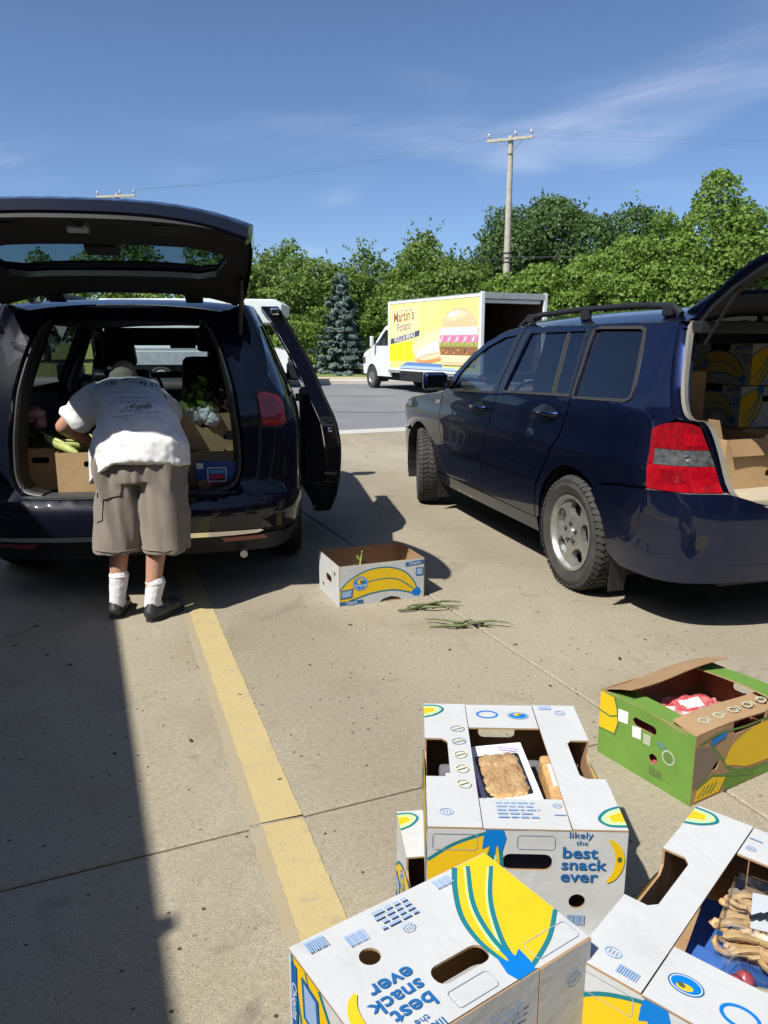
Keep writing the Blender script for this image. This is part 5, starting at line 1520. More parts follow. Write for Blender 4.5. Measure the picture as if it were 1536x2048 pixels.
# ---- yellow box truck
trk = thing('box_truck', 'white cab box truck with a yellow burger advert, rear door open', 'truck', (3.42, 21.0, -.03), R(28))
BW, BL, BZ0, BZ1 = 2.12, 5.0, .66, 2.70
hb = BW / 2
mb = MB(); mb.box((-hb + .02, BL / 2, (BZ0 + BZ1) / 2), (.04, BL, BZ1 - BZ0)); wl_ = mb.build('side_wall', M['white_paint'], trk)
mb = MB(); mb.box((hb - .02, BL / 2, (BZ0 + BZ1) / 2), (.04, BL, BZ1 - BZ0)); mb.build('side_wall', M['white_paint'], trk)
mb = MB(); mb.box((0, BL - .02, (BZ0 + BZ1) / 2), (BW - .084, .04, BZ1 - BZ0)); mb.build('front_wall', M['white_paint'], trk)
mb = MB(); mb.box((0, BL / 2, BZ1 + .022), (BW + .02, BL + .02, .04)); mb.build('roof', M['roof_alu'], trk, bevel=.012)
mb = MB(); mb.box((0, BL / 2, BZ0 - .05), (BW, BL, .09)); mb.build('box_floor', M['roof_alu'], trk)
for x in (-hb + .055, hb - .055):
    mb = MB(); mb.box((x, BL / 2, (BZ0 + BZ1) / 2), (.02, BL - .12, BZ1 - BZ0 - .02)); mb.build('lining', M['brown_lining'], trk)
mb = MB(); mb.box((0, BL - .06, (BZ0 + BZ1) / 2), (BW - .16, .02, BZ1 - BZ0 - .02)); mb.build('lining', M['brown_lining'], trk)
mb = MB(); mb.box((0, BL / 2, BZ0 + .012), (BW - .16, BL - .1, .02)); mb.build('load_floor', M['brown_lining'], trk)
mb = MB(); mb.box((0, BL / 2, BZ1 - .012), (BW - .16, BL - .1, .02)); mb.build('load_ceiling', M['black'], trk)
for s_ in (-1, 1):
    mb = MB(); mb.box((s_ * (hb - .04), -.035, (BZ0 + BZ1) / 2 + .02), (.11, .07, BZ1 - BZ0 + .10)); mb.build('corner_post', M['white_paint'], trk, bevel=.015)
mb = MB(); mb.box((0, -.035, BZ1 - .03), (BW - .14, .07, .16)); mb.build('rear_header', M['roof_alu'], trk, bevel=.012)
mb = MB(); mb.box((0, .16, BZ1 - .16), (BW - .22, .22, .10)); mb.build('rolled_door', M['white_paint'], trk, bevel=.02)
mb = MB(); mb.box((0, -.05, BZ0 - .08), (BW, .10, .16)); mb.build('rear_sill', M['black'], trk, bevel=.01)
for x in (-.95, .95):
    mb = MB(); mb.box((x, -.105, BZ0 - .08), (.18, .02, .09)); mb.build('tail_lamp', M['red_lens'], trk)
for x in (-.4, .4):
    mb = MB(); mb.box((x, BL / 2 + .3, .50), (.10, BL + .6, .16)); mb.build('chassis_rail', M['black'], trk)
mb = MB(); mb.box((-.95, 3.5, .48), (.35, 1.3, .30)); mb.build('fuel_tank', M['black'], trk, bevel=.03)
for z in (BZ0 + .015, BZ1 - .02):
    mb = MB(); mb.box((-hb - .006, BL / 2, z), (.014, BL, .07)); mb.build('edge_rail', M['white_paint'], trk)
mb = MB(); mb.box((-hb - .006, BL - .05, (BZ0 + BZ1) / 2), (.015, .10, BZ1 - BZ0 - .08)); mb.build('front_corner_rail', M['white_paint'], trk)
fwc = truck_cab(trk, BL, 1.95, M['white_paint'])
make_wheel(trk, (-.88, fwc, .37), .37, .22, .20, -1, 0, 'steel', 8, 'alloy'); make_wheel(trk, (.88, fwc, .37), .37, .22, .20, 1, 0, 'steel', 8, 'alloy')
for s_ in (-1, 1): make_wheel(trk, (s_ * .86, 1.75, .37), .37, .40, .20, s_, 0, 'steel', 8, 'black')
# the advert, printed vinyl on the left wall: u from the front end, v height
inks = [M['ad_yellow'], ink(244, 216, 40), ink(234, 222, 160), ink(146, 98, 78), ink(74, 78, 96), ink(232, 232, 228), ink(222, 178, 112), ink(236, 214, 166), ink(196, 140, 84),
        ink(214, 184, 142), ink(232, 224, 206), ink(214, 132, 164), ink(166, 166, 92), ink(140, 98, 66), ink(96, 130, 184), ink(164, 188, 224), ink(206, 142, 84), ink(150, 120, 138), ink(226, 200, 160), ink(240, 232, 214), ink(184, 96, 130), ink(104, 74, 52), ink(128, 140, 70)]
A = Decal(lambda u, v, d: Vector((-hb + d * 2.5 - .001, BL - u * BL / 5.6, v)), inks)
H0, H1 = BZ0 + .06, BZ1 - .06
def V(f): return H0 + (H1 - H0) * f
def rot_pts(pts, cx_, cy_, a):
    c, s_ = math.cos(R(a)), math.sin(R(a)); return [(cx_ + x * c - y * s_, cy_ + x * s_ + y * c) for x, y in pts]
random.seed(31)
A.poly([(.10, H0), (5.54, H0), (5.54, H1), (.10, H1)], 0)
A.poly([(.12, V(.10)), (1.75, V(.12)), (1.95, V(.38)), (1.6, V(.42)), (.12, V(.36))], 1)
A.poly([(.20, V(.42)), (.20, V(.92)), (.9, V(.95)), (2.05, V(.93)), (2.10, V(.60))], 2)
A.text("Martin's", 1.10, V(.80), .44, 3, .016, 4)
A.text("Potato", 1.12, V(.64), .36, 17, .016, 6)
for k in range(9): A.stroke([(.45 + .14 * k, V(.885 + .006 * (k % 2))), (.53 + .14 * k, V(.895))], .03, 17)
A.poly([(.18, V(.37)), (2.15, V(.50)), (2.18, V(.585)), (.20, V(.455))], 4)
A.text("ROLLS & BREAD", 1.17, V(.478), .20, 5, .010, 7)
# hot dog in its roll
for (ra, rb2, cx_, f, an, ik) in ((1.12, .30, 2.75, .40, 12, 6), (1.05, .24, 2.72, .43, 12, 18), (1.18, .20, 2.85, .41, 14, 7), (1.02, .27, 2.85, .24, 9, 6), (.95, .21, 2.82, .27, 10, 18), (.95, .16, 2.9, .31, 11, 10), (.90, .13, 2.95, .17, 5, 16), (.80, .07, 2.95, .19, 6, 18)):
    A.poly(rot_pts(ellipse(0, 0, ra, rb2, 28), cx_, V(f), an), ik)
A.stroke(rot_pts([(-.9 + .12 * k, .05 * (-1) ** k) for k in range(16)], 2.85, V(.44), 13), .05, 7)
# burger
A.poly([(3.55, V(.60)), (3.62, V(.72)), (3.85, V(.82)), (4.3, V(.87)), (4.8, V(.87)), (5.2, V(.80)), (5.45, V(.68)), (5.5, V(.60))], 9)
A.poly(ellipse(4.35, V(.77), .60, .11, 24, 4), 18); A.poly(ellipse(4.25, V(.80), .36, .06, 20, 6), 19)
for k in range(26): A.poly(ellipse(random.uniform(3.8, 5.25), V(random.uniform(.68, .84)), .028, .016, 8, random.uniform(0, 90)), 19)
A.poly([(3.50, V(.50)), (5.52, V(.50)), (5.55, V(.61)), (3.52, V(.61))], 10)
A.poly([(3.45, V(.40))] + [(3.45 + .21 * k, V(.49 + .02 * (k % 2))) for k in range(11)] + [(5.52, V(.40))], 11)
for k in range(9): A.stroke([(3.5 + .22 * k, V(.41)), (3.6 + .22 * k, V(.48))], .05, 20 if k % 2 else 19)
A.poly([(3.42, V(.30))] + [(3.42 + .21 * k, V(.41 - .02 * (k % 2))) for k in range(11)] + [(5.55, V(.28))], 12)
for k in range(8): A.stroke([(3.5 + .25 * k, V(.33)), (3.62 + .25 * k, V(.38)), (3.7 + .25 * k, V(.34))], .04, 22)
A.poly([(3.52, V(.21)), (5.5, V(.21)), (5.52, V(.34)), (3.5, V(.34))], 13)
for k in range(16): A.poly(ellipse(random.uniform(3.6, 5.4), V(random.uniform(.23, .32)), .06, .03, 8, random.uniform(0, 90)), 21 if k % 2 else 8)
A.poly([(3.5, V(.22)), (5.5, V(.22)), (5.4, V(.08)), (3.65, V(.08))], 7); A.poly([(3.6, V(.13)), (5.42, V(.13)), (5.38, V(.085)), (3.68, V(.085))], 9)
A.poly([(.9, V(.02)), (3.6, V(.02)), (3.6, V(.09)), (1.4, V(.10))], 14)
A.poly([(.8, V(.0)), (4.6, V(.0)), (4.4, V(.04)), (1.2, V(.045))], 15)
A.build('advert', wl_)
for x_ in (1.0, 2.0, 3.0, 4.0):
    mb = MB(); mb.box((-hb - .005, x_, (BZ0 + BZ1) / 2), (.006, .012, BZ1 - BZ0 - .1)); mb.build('panel_seam', M['ad_yellow'], trk)

# ---- white truck behind the minivan, facing right
M['pale_body'] = mat('pale_greenish_body', (0.60, 0.64, 0.62), 0.4, col2=(0.54, 0.58, 0.56), vscale=1.5)
wt = thing('white_truck', 'white box truck parked on the road behind the minivan', 'truck', (-9.3, 27.0, -.03), R(-90))
mb = MB(); mb.box((0, 2.1, 1.86), (2.2, 4.2, 2.05)); mb.build('cargo_body', M['pale_body'], wt, bevel=.06, seg=3, smooth=40)
mb = MB(); mb.prism([(4.21, 2.10), (5.55, 2.10), (5.95, 2.40), (5.98, 2.70), (5.75, 2.86), (4.21, 2.88)], lambda u, v, d: Vector((d, u, v)), -1.1, 1.1); mb.build('overcab', M['pale_body'], wt, bevel=.04, seg=3, smooth=40)
for z in (1.28, 2.62):
    mb = MB(); mb.box((1.105, 2.1, z), (.02, 4.18, .05)); mb.build('body_rail', M['steel'], wt)
mb = MB(); mb.box((1.09, 2.1, .98), (.03, 4.1, .42)); mb.build('skirt', M['steel'], wt)
mb = MB(); mb.box((0, 3.0, .62), (1.0, 6.2, .22)); mb.build('chassis', M['black'], wt)
f2 = truck_cab(wt, 4.21, 2.0, M['white_paint'], 2.1, 2.05)
for s_ in (-1, 1):
    make_wheel(wt, (s_ * .86, f2, .38), .38, .22, .21, s_, 0, 'steel', 8, 'white_paint')
    make_wheel(wt, (s_ * .86, 1.9, .38), .38, .40, .21, s_, 0, 'steel', 8, 'white_paint')

# ================================================================ cartons
def card_mat(name, col, col2=None, rough=0.75):
    """board with scuffs, handling smudges and slight waviness"""
    m = mat(name, col, rough, col2=col2 or tuple(c * .9 for c in col), vscale=7, spec=0.25, detail=8)
    n = m.node_tree.nodes; l = m.node_tree.links; b = n['Principled BSDF']
    src = b.inputs['Base Color'].links[0].from_socket
    t = n.new('ShaderNodeTexCoord')
    def nz(sc, det, dist, sx=1.0):
        mp = n.new('ShaderNodeMapping'); mp.inputs['Scale'].default_value = (1, sx, 1); l.new(t.outputs['Object'], mp.inputs['Vector'])
        q = n.new('ShaderNodeTexNoise'); q.inputs['Scale'].default_value = sc; q.inputs['Detail'].default_value = det; q.inputs['Distortion'].default_value = dist; q.inputs['Roughness'].default_value = .65
        l.new(mp.outputs[0], q.inputs['Vector']); return q.outputs['Fac']
    def layer(src, fac, lo, hi, amt, c):
        r_ = n.new('ShaderNodeMapRange'); r_.inputs['From Min'].default_value = lo; r_.inputs['From Max'].default_value = hi; r_.inputs['To Max'].default_value = amt
        l.new(fac, r_.inputs['Value'])
        x = n.new('ShaderNodeMix'); x.data_type = 'RGBA'; l.new(r_.outputs[0], x.inputs['Factor']); l.new(src, x.inputs['A']); x.inputs['B'].default_value = (*c, 1)
        return x.outputs['Result']
    src = layer(src, nz(9, 6, 1.5), .60, .80, .35, (col[0] * .62, col[1] * .58, col[2] * .50))       # smudges
    src = layer(src, nz(40, 4, 3.0, .25), .70, .76, .5, (col[0] * .66, col[1] * .60, col[2] * .52))     # scuff marks
    l.new(src, b.inputs['Base Color'])
    bp = n.new('ShaderNodeBump'); bp.inputs['Strength'].default_value = .22; bp.inputs['Distance'].default_value = .012
    bp2 = n.new('ShaderNodeBump'); bp2.inputs['Strength'].default_value = .12; bp2.inputs['Distance'].default_value = .003
    l.new(nz(11, 2, .6), bp.inputs['Height']); l.new(nz(90, 3, .2), bp2.inputs['Height']); l.new(bp.outputs[0], bp2.inputs['Normal']); l.new(bp2.outputs[0], b.inputs['Normal'])
    return m
M['white_card'] = card_mat('white_card', (0.485, 0.495, 0.505), (0.435, 0.443, 0.45))
M['kraft'] = card_mat('kraft_card', (0.36, 0.235, 0.13), (0.30, 0.19, 0.10))
M['kraft_pale'] = card_mat('plain_brown_card', (0.46, 0.315, 0.165), (0.40, 0.27, 0.14))  # paler brown board of the plain cartons
M['green_card'] = card_mat('green_printed_card', (0.145, 0.275, 0.050), (0.115, 0.225, 0.042))
I_YEL = mat('ink_yellow', (0.70, 0.455, 0.006), .6, col2=(0.64, 0.41, 0.005), vscale=9); I_TEAL = ink(28, 112, 122); I_BLUE = ink(0, 110, 190); I_TXT = ink(30, 92, 150); I_PALE = ink(138, 164, 200)
I_LINE = ink(150, 160, 172); I_LGRN = ink(178, 214, 150); I_WHITE = ink(205, 208, 210); I_DKG = ink(70, 90, 60); I_PYEL = ink(200, 198, 160)
INKS = [I_YEL, I_TEAL, I_BLUE, I_TXT, I_PALE, I_LINE, I_LGRN, I_WHITE, I_DKG, I_PYEL, ink(172, 186, 206)]
YEL, TEAL, BLUE, TXT, PALE, LINE, LGRN, WHT, DKG, PYEL = range(10)
TH = .0045

def roundel(D, x, y, r, txt='', rot=0, ry=None):
    ry = ry or r * .72
    D.poly(ellipse(x, y, r, ry, 28, rot), TXT); D.poly(ellipse(x, y, r * .90, ry * .88, 28, rot), WHT); D.poly(ellipse(x, y, r * .84, ry * .80, 28, rot), BLUE)
    c, s_ = math.cos(R(rot)), math.sin(R(rot))
    D.poly(ellipse(x - .0 - .12 * r * -s_ * 2, y + .30 * ry * c, r * .46, ry * .36, 16, rot + 10), YEL); D.poly(ellipse(x + .20 * r * c, y + .22 * ry * c, r * .26, ry * .22, 12, rot - 20), DKG)
    if txt: D.text(txt, x + .25 * ry * s_, y - .25 * ry * c, r * .52, WHT, .01, rot)
def ring(D, x, y, r, inkc, rot=0, k=.72):
    D.stroke(ellipse(x, y, r, r * k, 24, rot), r * .22, inkc, True)
def smallmark(D, x, y, r, inkc, rot=0):
    D.stroke(ellipse(x, y, r, r * .8, 16, rot), r * .16, inkc, True)
    for k in (-.45, 0, .45):
        c, s_ = math.cos(R(rot)), math.sin(R(rot))
        D.stroke([(x + k * r * c - .4 * r * -s_ , y + k * r * s_ - .4 * r * c), (x + k * r * c + .4 * r * -s_, y + k * r * s_ + .4 * r * c)], r * .16, inkc)
def barcode(D, x, y, w, h, inkc=PALE, rot=0, n=9):
    c, s_ = math.cos(R(rot)), math.sin(R(rot))
    for k in range(n):
        x0 = -w / 2 + w * k / n; ww = w / n * (.75 if k % 3 else .5)
        D.poly([(x + a * c - b * s_, y + a * s_ + b * c) for a, b in ((x0, -h / 2), (x0 + ww, -h / 2), (x0 + ww, h / 2), (x0, h / 2))], inkc)
def fineprint(D, x, y, w, rows, dy, inkc=10, rot=0, h=None):
    h = h or dy * .42
    c, s_ = math.cos(R(rot)), math.sin(R(rot))
    for k in range(rows):
        ww = w * random.uniform(.7, 1.0); x0 = -w / 2; yy = -k * dy
        while x0 < -w / 2 + ww:
            l_ = min(random.uniform(.008, .024), -w / 2 + ww - x0)
            D.poly([(x + a * c - b * s_, y + a * s_ + b * c) for a, b in ((x0, yy), (x0 + l_, yy), (x0 + l_, yy + h), (x0, yy + h))], inkc)
            x0 += l_ + .004
def banana_bunch(D, x, y, s, flip=1, rot=0):
    """bunch hanging from a blue crown at (x, y); s = length; fingers run to -x (flip) and down"""
    c, sn = math.cos(R(rot)), math.sin(R(rot))
    T = lambda pts: [(x + (flip * a * c - b * sn) * s, y + (flip * a * sn + b * c) * s) for a, b in pts]
    up = [(p.x, p.y) for p in catmull([(0, .02, 0), (-.25, .0, 0), (-.6, -.10, 0), (-.95, -.26, 0), (-1.12, -.38, 0)], 6)]
    lo = [(p.x, p.y) for p in catmull([(-1.12, -.62, 0), (-.85, -.60, 0), (-.45, -.50, 0), (-.12, -.32, 0), (.05, -.10, 0)], 6)]
    D.poly(T(up + lo), YEL)
    D.stroke(T(up), .045 * s, TEAL); D.stroke(T(lo), .05 * s, TEAL)
    for k in (0.30, .62):
        mid = [(a[0] * (1 - k) + b[0] * k, a[1] * (1 - k) + b[1] * k) for a, b in zip(up, lo[::-1])]
        D.stroke(T(mid[:int(len(mid) * .95)]), (.035 * s, .012 * s), TEAL)
        D.stroke(T([(a, b - .03) for a, b in mid[:int(len(mid) * .5)]]), (.03 * s, .006 * s), LGRN)
    D.poly(T([(-.10, .07), (.10, .085), (.15, -.02), (.10, -.16), (.02, -.12), (-.03, -.20), (-.07, -.10), (-.13, -.12), (-.12, -.02)]), BLUE)
def end_bunch(D, H):
    up = [(p.x, p.y) for p in catmull([(-.066, H - .008, 0), (-.10, H - .018, 0), (-.15, H - .040, 0), (-.199, H - .075, 0)], 6)]
    inn = [(p.x, p.y) for p in catmull([(-.128, .002, 0), (-.094, .045, 0), (-.062, .10, 0), (-.050, .155, 0), (-.054, .205, 0), (-.062, H - .02, 0)], 6)]
    D.poly(up + [(-.199, .002)] + inn, YEL)
    D.stroke(up, .0075, TEAL); D.stroke(inn, (.010, .007), TEAL)
    for e1, e2, e3 in (((-.083, .17), (-.125, .10), (-.185, .035)), ((-.072, .16), (-.096, .09), (-.150, .012))):
        st = [(p.x, p.y) for p in catmull([(-.066, H - .03, 0), (*e1, 0), (*e2, 0), (*e3, 0)], 6)]
        D.stroke(st, (.010, .007), TEAL); D.stroke([(a + .006, b - .002) for a, b in st[3:]], (.005, .003), LGRN)
    D.poly([(-.083, H - .004), (-.048, H - .003), (-.042, H - .022), (-.050, H - .055), (-.060, H - .038), (-.068, H - .066), (-.076, H - .040), (-.090, H - .048), (-.088, H - .022)], BLUE)
def side_bunch(D, L, H):
    e = L / 2 - .003
    up = [(p.x, p.y) for p in catmull([(.215, .040, 0), (.195, .10, 0), (.13, .17, 0), (.02, .205, 0), (-.10, .195, 0), (-.20, .15, 0), (-e, .095, 0)], 6)]
    lo = [(p.x, p.y) for p in catmull([(-e, .012, 0), (-.18, .035, 0), (-.06, .062, 0), (.06, .066, 0), (.15, .045, 0), (.205, .025, 0)], 6)]
    D.poly(up + lo, YEL); D.stroke(up, .008, TEAL); D.stroke(lo, .008, TEAL)
    D.stroke([(p.x, p.y) for p in catmull([(.19, .06, 0), (.08, .13, 0), (-.06, .135, 0), (-.18, .10, 0), (-e, .055, 0)], 6)], (.007, .005), TEAL)
    D.poly([(.19, .055), (.225, .065), (.240, .035), (.225, .012), (.19, .018), (.175, .035)], BLUE)
    roundel(D, -.135, .125, .046, 'Chiquita', ry=.042)
    D.poly([(.14, H - .038), (.255, H - .030), (.255, H - .008), (.14, H - .016)], TXT); D.text('Chiquita', .198, H - .023, .022, WHT, .008, 4)
    D.poly(rrect(.205, .135, .252, .182, .003, 1), TXT); D.poly(rrect(.211, .141, .246, .176, .002, 1), PALE)
    D.poly([(-.258, .012), (-.258, .030), (-.12, .030), (-.12, .012)], TXT); D.text('Chiquita', -.19, .021, .020, WHT, .006, 0)
    D.poly([(-.255, .045), (-.185, .050), (-.18, .10), (-.25, .095)], TXT); D.poly([(-.248, .053), (-.192, .057), (-.188, .093), (-.243, .088)], PALE)
def snack_text(D, x, y, s, rot=0):
    c, sn = math.cos(R(rot)), math.sin(R(rot))
    for (txt, dx, dy, sz, b) in (('likely', -.02, .92, .26, .008), ('the', .02, .70, .20, .004), ('best', -.03, .40, .46, .022), ('snack', .08, .05, .44, .022), ('ever', -.02, -.30, .46, .022)):
        D.text(txt, x + (dx * c - dy * sn) * s, y + (dx * sn + dy * c) * s, sz * s, TXT, b, rot, sx=1.18)
def little_banana(D, x, y, s, rot=0):
    c, sn = math.cos(R(rot)), math.sin(R(rot))
    T = lambda pts: [(x + (a * c - b * sn) * s, y + (a * sn + b * c) * s) for a, b in pts]
    o = [(p.x, p.y) for p in catmull([(-.25, .95, 0), (.10, .70, 0), (.30, .25, 0), (.28, -.25, 0), (.05, -.70, 0), (-.25, -.90, 0)], 5)]
    i = [(p.x, p.y) for p in catmull([(-.30, -.80, 0), (-.10, -.45, 0), (-.02, 0, 0), (-.08, .45, 0), (-.30, .85, 0)], 5)]
    D.poly(T(o + i), YEL); D.poly(T(ellipse(.14, .10, .09, .12, 12)), DKG)

END_W, SIDE_L, BH = .40, .54, .25
OPEN_TOP = (-.088, -.165, .088, .145)
def banana_box(name, label, loc, rotz, lid=True, rot=None, W=END_W, L=SIDE_L, H=BH, cs='white', group='banana cartons', cat='box', prints=True, flaps='closed'):
    """carton: x across the ends (W), y along (L), z up. -y end carries the slogan"""
    b = thing(name, label, cat, loc, rotz, group, rot)
    mat_end = {'white': M['white_card'], 'green': M['green_card'], 'kraft': M['kraft_pale']}[cs]
    mat_side = {'white': M['white_card'], 'green': M['kraft'], 'kraft': M['kraft_pale']}[cs]
    mat_top = {'white': M['white_card'], 'green': M['kraft'], 'kraft': M['kraft_pale']}[cs]
    hw, hl = W / 2, L / 2
    # ends: fn(u, v, d) with u to the viewer's right looking at the face from outside
    fe = {-1: (lambda u, v, d: Vector((u, -hl + d, v))), 1: (lambda u, v, d: Vector((-u, hl - d, v)))}
    fs = {-1: (lambda u, v, d: Vector((-hw + d, -u, v))), 1: (lambda u, v, d: Vector((hw - d, u, v)))}
    ft = lambda u, v, d: Vector((u, v, H - d))
    eh = [rrect(-.048, H - .095, .052, H - .058, .016), ellipse(.106, H - .165, .017, .017, 16), ellipse(-.15, H - .205, .014, .014, 14)]
    if cs == 'kraft': eh = [rrect(-.05, H - .09, .05, H - .055, .014), ellipse(.10, .075, .018, .018, 14)]
    if cs == 'green': eh = [rrect(-.05, H - .075, .05, H - .045, .014), ellipse(.045, .09, .018, .018, 14)]
    for s_ in (-1, 1):
        mb = MB(); sheet(mb, [(-hw, 0), (hw, 0), (hw, H - TH), (-hw, H - TH)], fe[s_], eh, .08, TH, rim_mi=1, back=True); mb.build('end_panel', [mat_end, M['kraft']], b)
        notch = [(-hl + TH, 0), (hl - TH, 0), (hl - TH, H - TH)]
        if lid and cs != 'kraft':
            notch += [(.085, H - TH), (.085, H - .035), (.07, H - .05), (-.07, H - .05), (-.085, H - .035), (-.085, H - TH)]
        notch += [(-hl + TH, H - TH)]
        mb = MB(); sheet(mb, notch, fs[s_], [ellipse(-.16, H * .45, .016, .016, 12), ellipse(.17, H * .5, .016, .016, 12)], .08, TH, rim_mi=1, back=True); mb.build('side_panel', [mat_side, M['kraft']], b)
    mb = MB(); mb.box((0, 0, TH / 2), (W - 2 * TH, L - 2 * TH, TH)); mb.build('bottom_panel', M['kraft'], b)
    if lid and flaps == 'closed':
        x0, y0_, x1, y1_ = OPEN_TOP
        for s_ in (-1, 1):
            pl_ = [(s_ * (abs(x0) + .002), -hl), (s_ * hw, -hl), (s_ * hw, -.085), (s_ * (hw - .042), -.085), (s_ * (hw - .055), -.070), (s_ * (hw - .055), .070), (s_ * (hw - .042), .085), (s_ * hw, .085), (s_ * hw, hl), (s_ * (abs(x0) + .002), hl)]
            if cs == 'kraft': pl_ = [(s_ * .10, -hl), (s_ * hw, -hl), (s_ * hw, hl), (s_ * .10, hl)]
            mb = MB(); sheet(mb, pl_, ft, (), .09, TH, rim_mi=1, back=True); mb.build('top_flap', [mat_top, M['kraft']], b)
        ftl = lambda u, v, d: Vector((u, v, H - .0015 - d))
        for ya, yb in ((-hl, y0_), (y1_, hl)):
            mb = MB(); sheet(mb, [(x0, ya), (x1, ya), (x1, yb), (x0, yb)], ftl, (), .09, TH, rim_mi=1, back=True); mb.build('end_flap', [mat_end if cs == 'green' else mat_top, M['kraft']], b)
    if prints and cs == 'white':
        for s_ in (-1, 1):
            D = Decal(fe[s_], INKS)
            end_bunch(D, H)
            D.stroke(rrect(-.19, H - .05, -.10, H - .014, .004, 1), .0014, LINE, True); D.stroke(rrect(-.02, H - .045, .055, H - .014, .004, 1), .0014, LINE, True)
            snack_text(D, .108, H - .083, .092 * .84); little_banana(D, .178, H - .070, .055)
            barcode(D, .105, .045, .036, .024, PALE); barcode(D, -.085, .022, .036, .020, PALE); barcode(D, .165, .022, .034, .024, PALE)
            fineprint(D, .035, .052, .085, 4, .011, PALE); smallmark(D, .028, .075, .010, PALE)
            D.build('print', b)
            D = Decal(fs[s_], INKS)
            side_bunch(D, L, H)
            D.build('print', b)
        if lid:
            D = Decal(ft, INKS)
            for (x, y, a) in ((-hw, hl, 0), (hw, -hl, 180)):
                k = 1 if x < 0 else -1
                tip = [(p.x, p.y) for p in catmull([(x, y - k * .012, 0), (x + k * .035, y - k * .014, 0), (x + k * .050, y - k * .034, 0), (x + k * .030, y - k * .062, 0), (x, y - k * .078, 0)], 5)]
                D.poly(tip, LGRN); D.poly([(x, y - k * .025), (x + k * .026, y - k * .026), (x + k * .030, y - k * .045), (x, y - k * .060)], YEL); D.stroke(tip, .007, TEAL)
            smallmark(D, -hw + .04, -hl + .05, .014, PALE); smallmark(D, hw - .045, hl - .045, .013, PALE); barcode(D, .12, hl - .02, .034, .018, PALE)
            for k in range(5):     # row of pale fruit drawings
                ye = .13 - .062 * k
                D.stroke(ellipse(-.118, ye, .017, .014, 12, 30 * k), .0026, PYEL if k > 1 else LINE, True); D.stroke([(-.13, ye - .006), (-.105, ye + .008)], .004, PYEL)
            D.build('print', b)
            D = Decal(lambda u, v, d: ft(u, v, d + .0015), INKS)
            ring(D, -.035, hl - .055, .026, BLUE); roundel(D, .045, hl - .06, .027, '')
            fineprint(D, -.01, -hl + .085, .09, 5, .013, PALE); smallmark(D, .072, -hl + .078, .009, PALE); D.stroke([(.06, -hl + .045), (.085, -hl + .045)], .003, PALE)
            D.build('print', b)
    return b, fe, fs, ft

# ---------------- the stack in the middle
low_box, *_ = banana_box('banana_box', 'white banana carton at the bottom, showing left of the bakery carton above it', (.262, 1.556, 0), R(6.5), group='banana cartons')
mid_box, *_ = banana_box('banana_box', 'upright white banana carton on top with a pastry box in its opening', (.297, 1.638, .251), R(-2.0), group='banana cartons')
# standing box, front left: its slogan end faces up, its lid toward the camera's right
# ---- orientation: local -y (slogan end) -> world up ; local +x -> along face toward the picture's left ; local +z (lid) -> lower right
ex = Vector((-.825, -.565, 0)).normalized(); ez = Vector((.565, -.825, 0)).normalized(); ey = ez.cross(ex)
Mst = Matrix((ex, ey, ez)).transposed()
stand_box, *_ = banana_box('banana_box', 'white banana carton standing on end, slogan upside down, nearest the camera', (0, 0, 0), 0, group='banana cartons', rot=Mst.to_euler())
# right-front stack
RF_YAW = R(-41.5)
rlow_box, *_ = banana_box('banana_box', 'white banana carton under the right carton at the bottom edge', (.640, 1.102, 0), RF_YAW + R(2), prints=False, group='banana cartons')
rf_box, *_ = banana_box('banana_box', 'white banana carton at lower right holding pretzels and blue trays', (.630, 1.112, .251), RF_YAW + PI, group='banana cartons')
# decide the position of the standing box: put the picture-right face corner on its measured spot
def place(obj, local, target):
    bpy.context.view_layer.update()
    p = obj.matrix_world @ Vector(local)
    obj.location = Vector(obj.location) + (Vector(target) - p)
# ---------------- green carton
gx = Vector((.98 - .78, 2.21 - 2.55)).normalized()       # along the green end, from back-left to the front corner
g_yaw = math.atan2(gx.y, gx.x)
g_c = Vector((.775, 2.548)) + gx * .20 + Vector((-gx.y, gx.x)) * .27
green_box, gfe, gfs, gft = banana_box('banana_box', 'green and brown banana carton with loose flaps, full of red bags', (g_c.x, g_c.y, 0), g_yaw, cs='green', flaps='open', group='banana cartons')

place(stand_box, (-.2, -.27, 0), (.183, 1.239, .541))
mb = MB(); sheet(mb, rrect(-.046, BH - .100, .050, BH - .062, .012), lambda u, v, d: Vector((u, -.27 + .012 + (BH - .062 - v) * .75 + d, v + .004)), (), .05, TH, back=True); mb.build('slot_flap', M['white_card'], stand_box)
# green carton: loose flaps and print
gp = [(p[0], p[1]) for p in ((-.27, 0), (.27, 0), (.27, .17), (-.27, .17))]
def flap(parent, hinge, along, out, Lf, Wf, m, m2, name='top_flap', curl=0.0):
    """hinged flap: hinge point (its start), unit vectors along the crease and out across the flap"""
    hinge, along, out = Vector(hinge), Vector(along).normalized(), Vector(out).normalized()
    nn = along.cross(out).normalized()
    mb = MB()
    sheet(mb, [(0, 0), (Lf, 0), (Lf - .01, Wf), (.01, Wf)], lambda u, v, d: hinge + along * u + out * v + nn * (-d + curl * (v / Wf) ** 2 + .006 * math.sin(u * 11)), (), .05, TH, rim_mi=1, back=True)
    return mb.build(name, [m, m2], parent, smooth=30)
zt = BH - TH
flap(green_box, (.20, -.27, zt), (0, 1, 0), (-1, 0, .06), .54, .10, M['kraft'], M['kraft'], curl=.004)
flap(green_box, (-.20, .27, zt), (0, -1, 0), (.80, 0, .42), .54, .13, M['kraft'], M['kraft'], curl=-.015)
flap(green_box, (-.19, -.27, zt - .004), (1, 0, 0), (0, 1, -.10), .36, .10, M['green_card'], M['kraft'], 'end_flap')
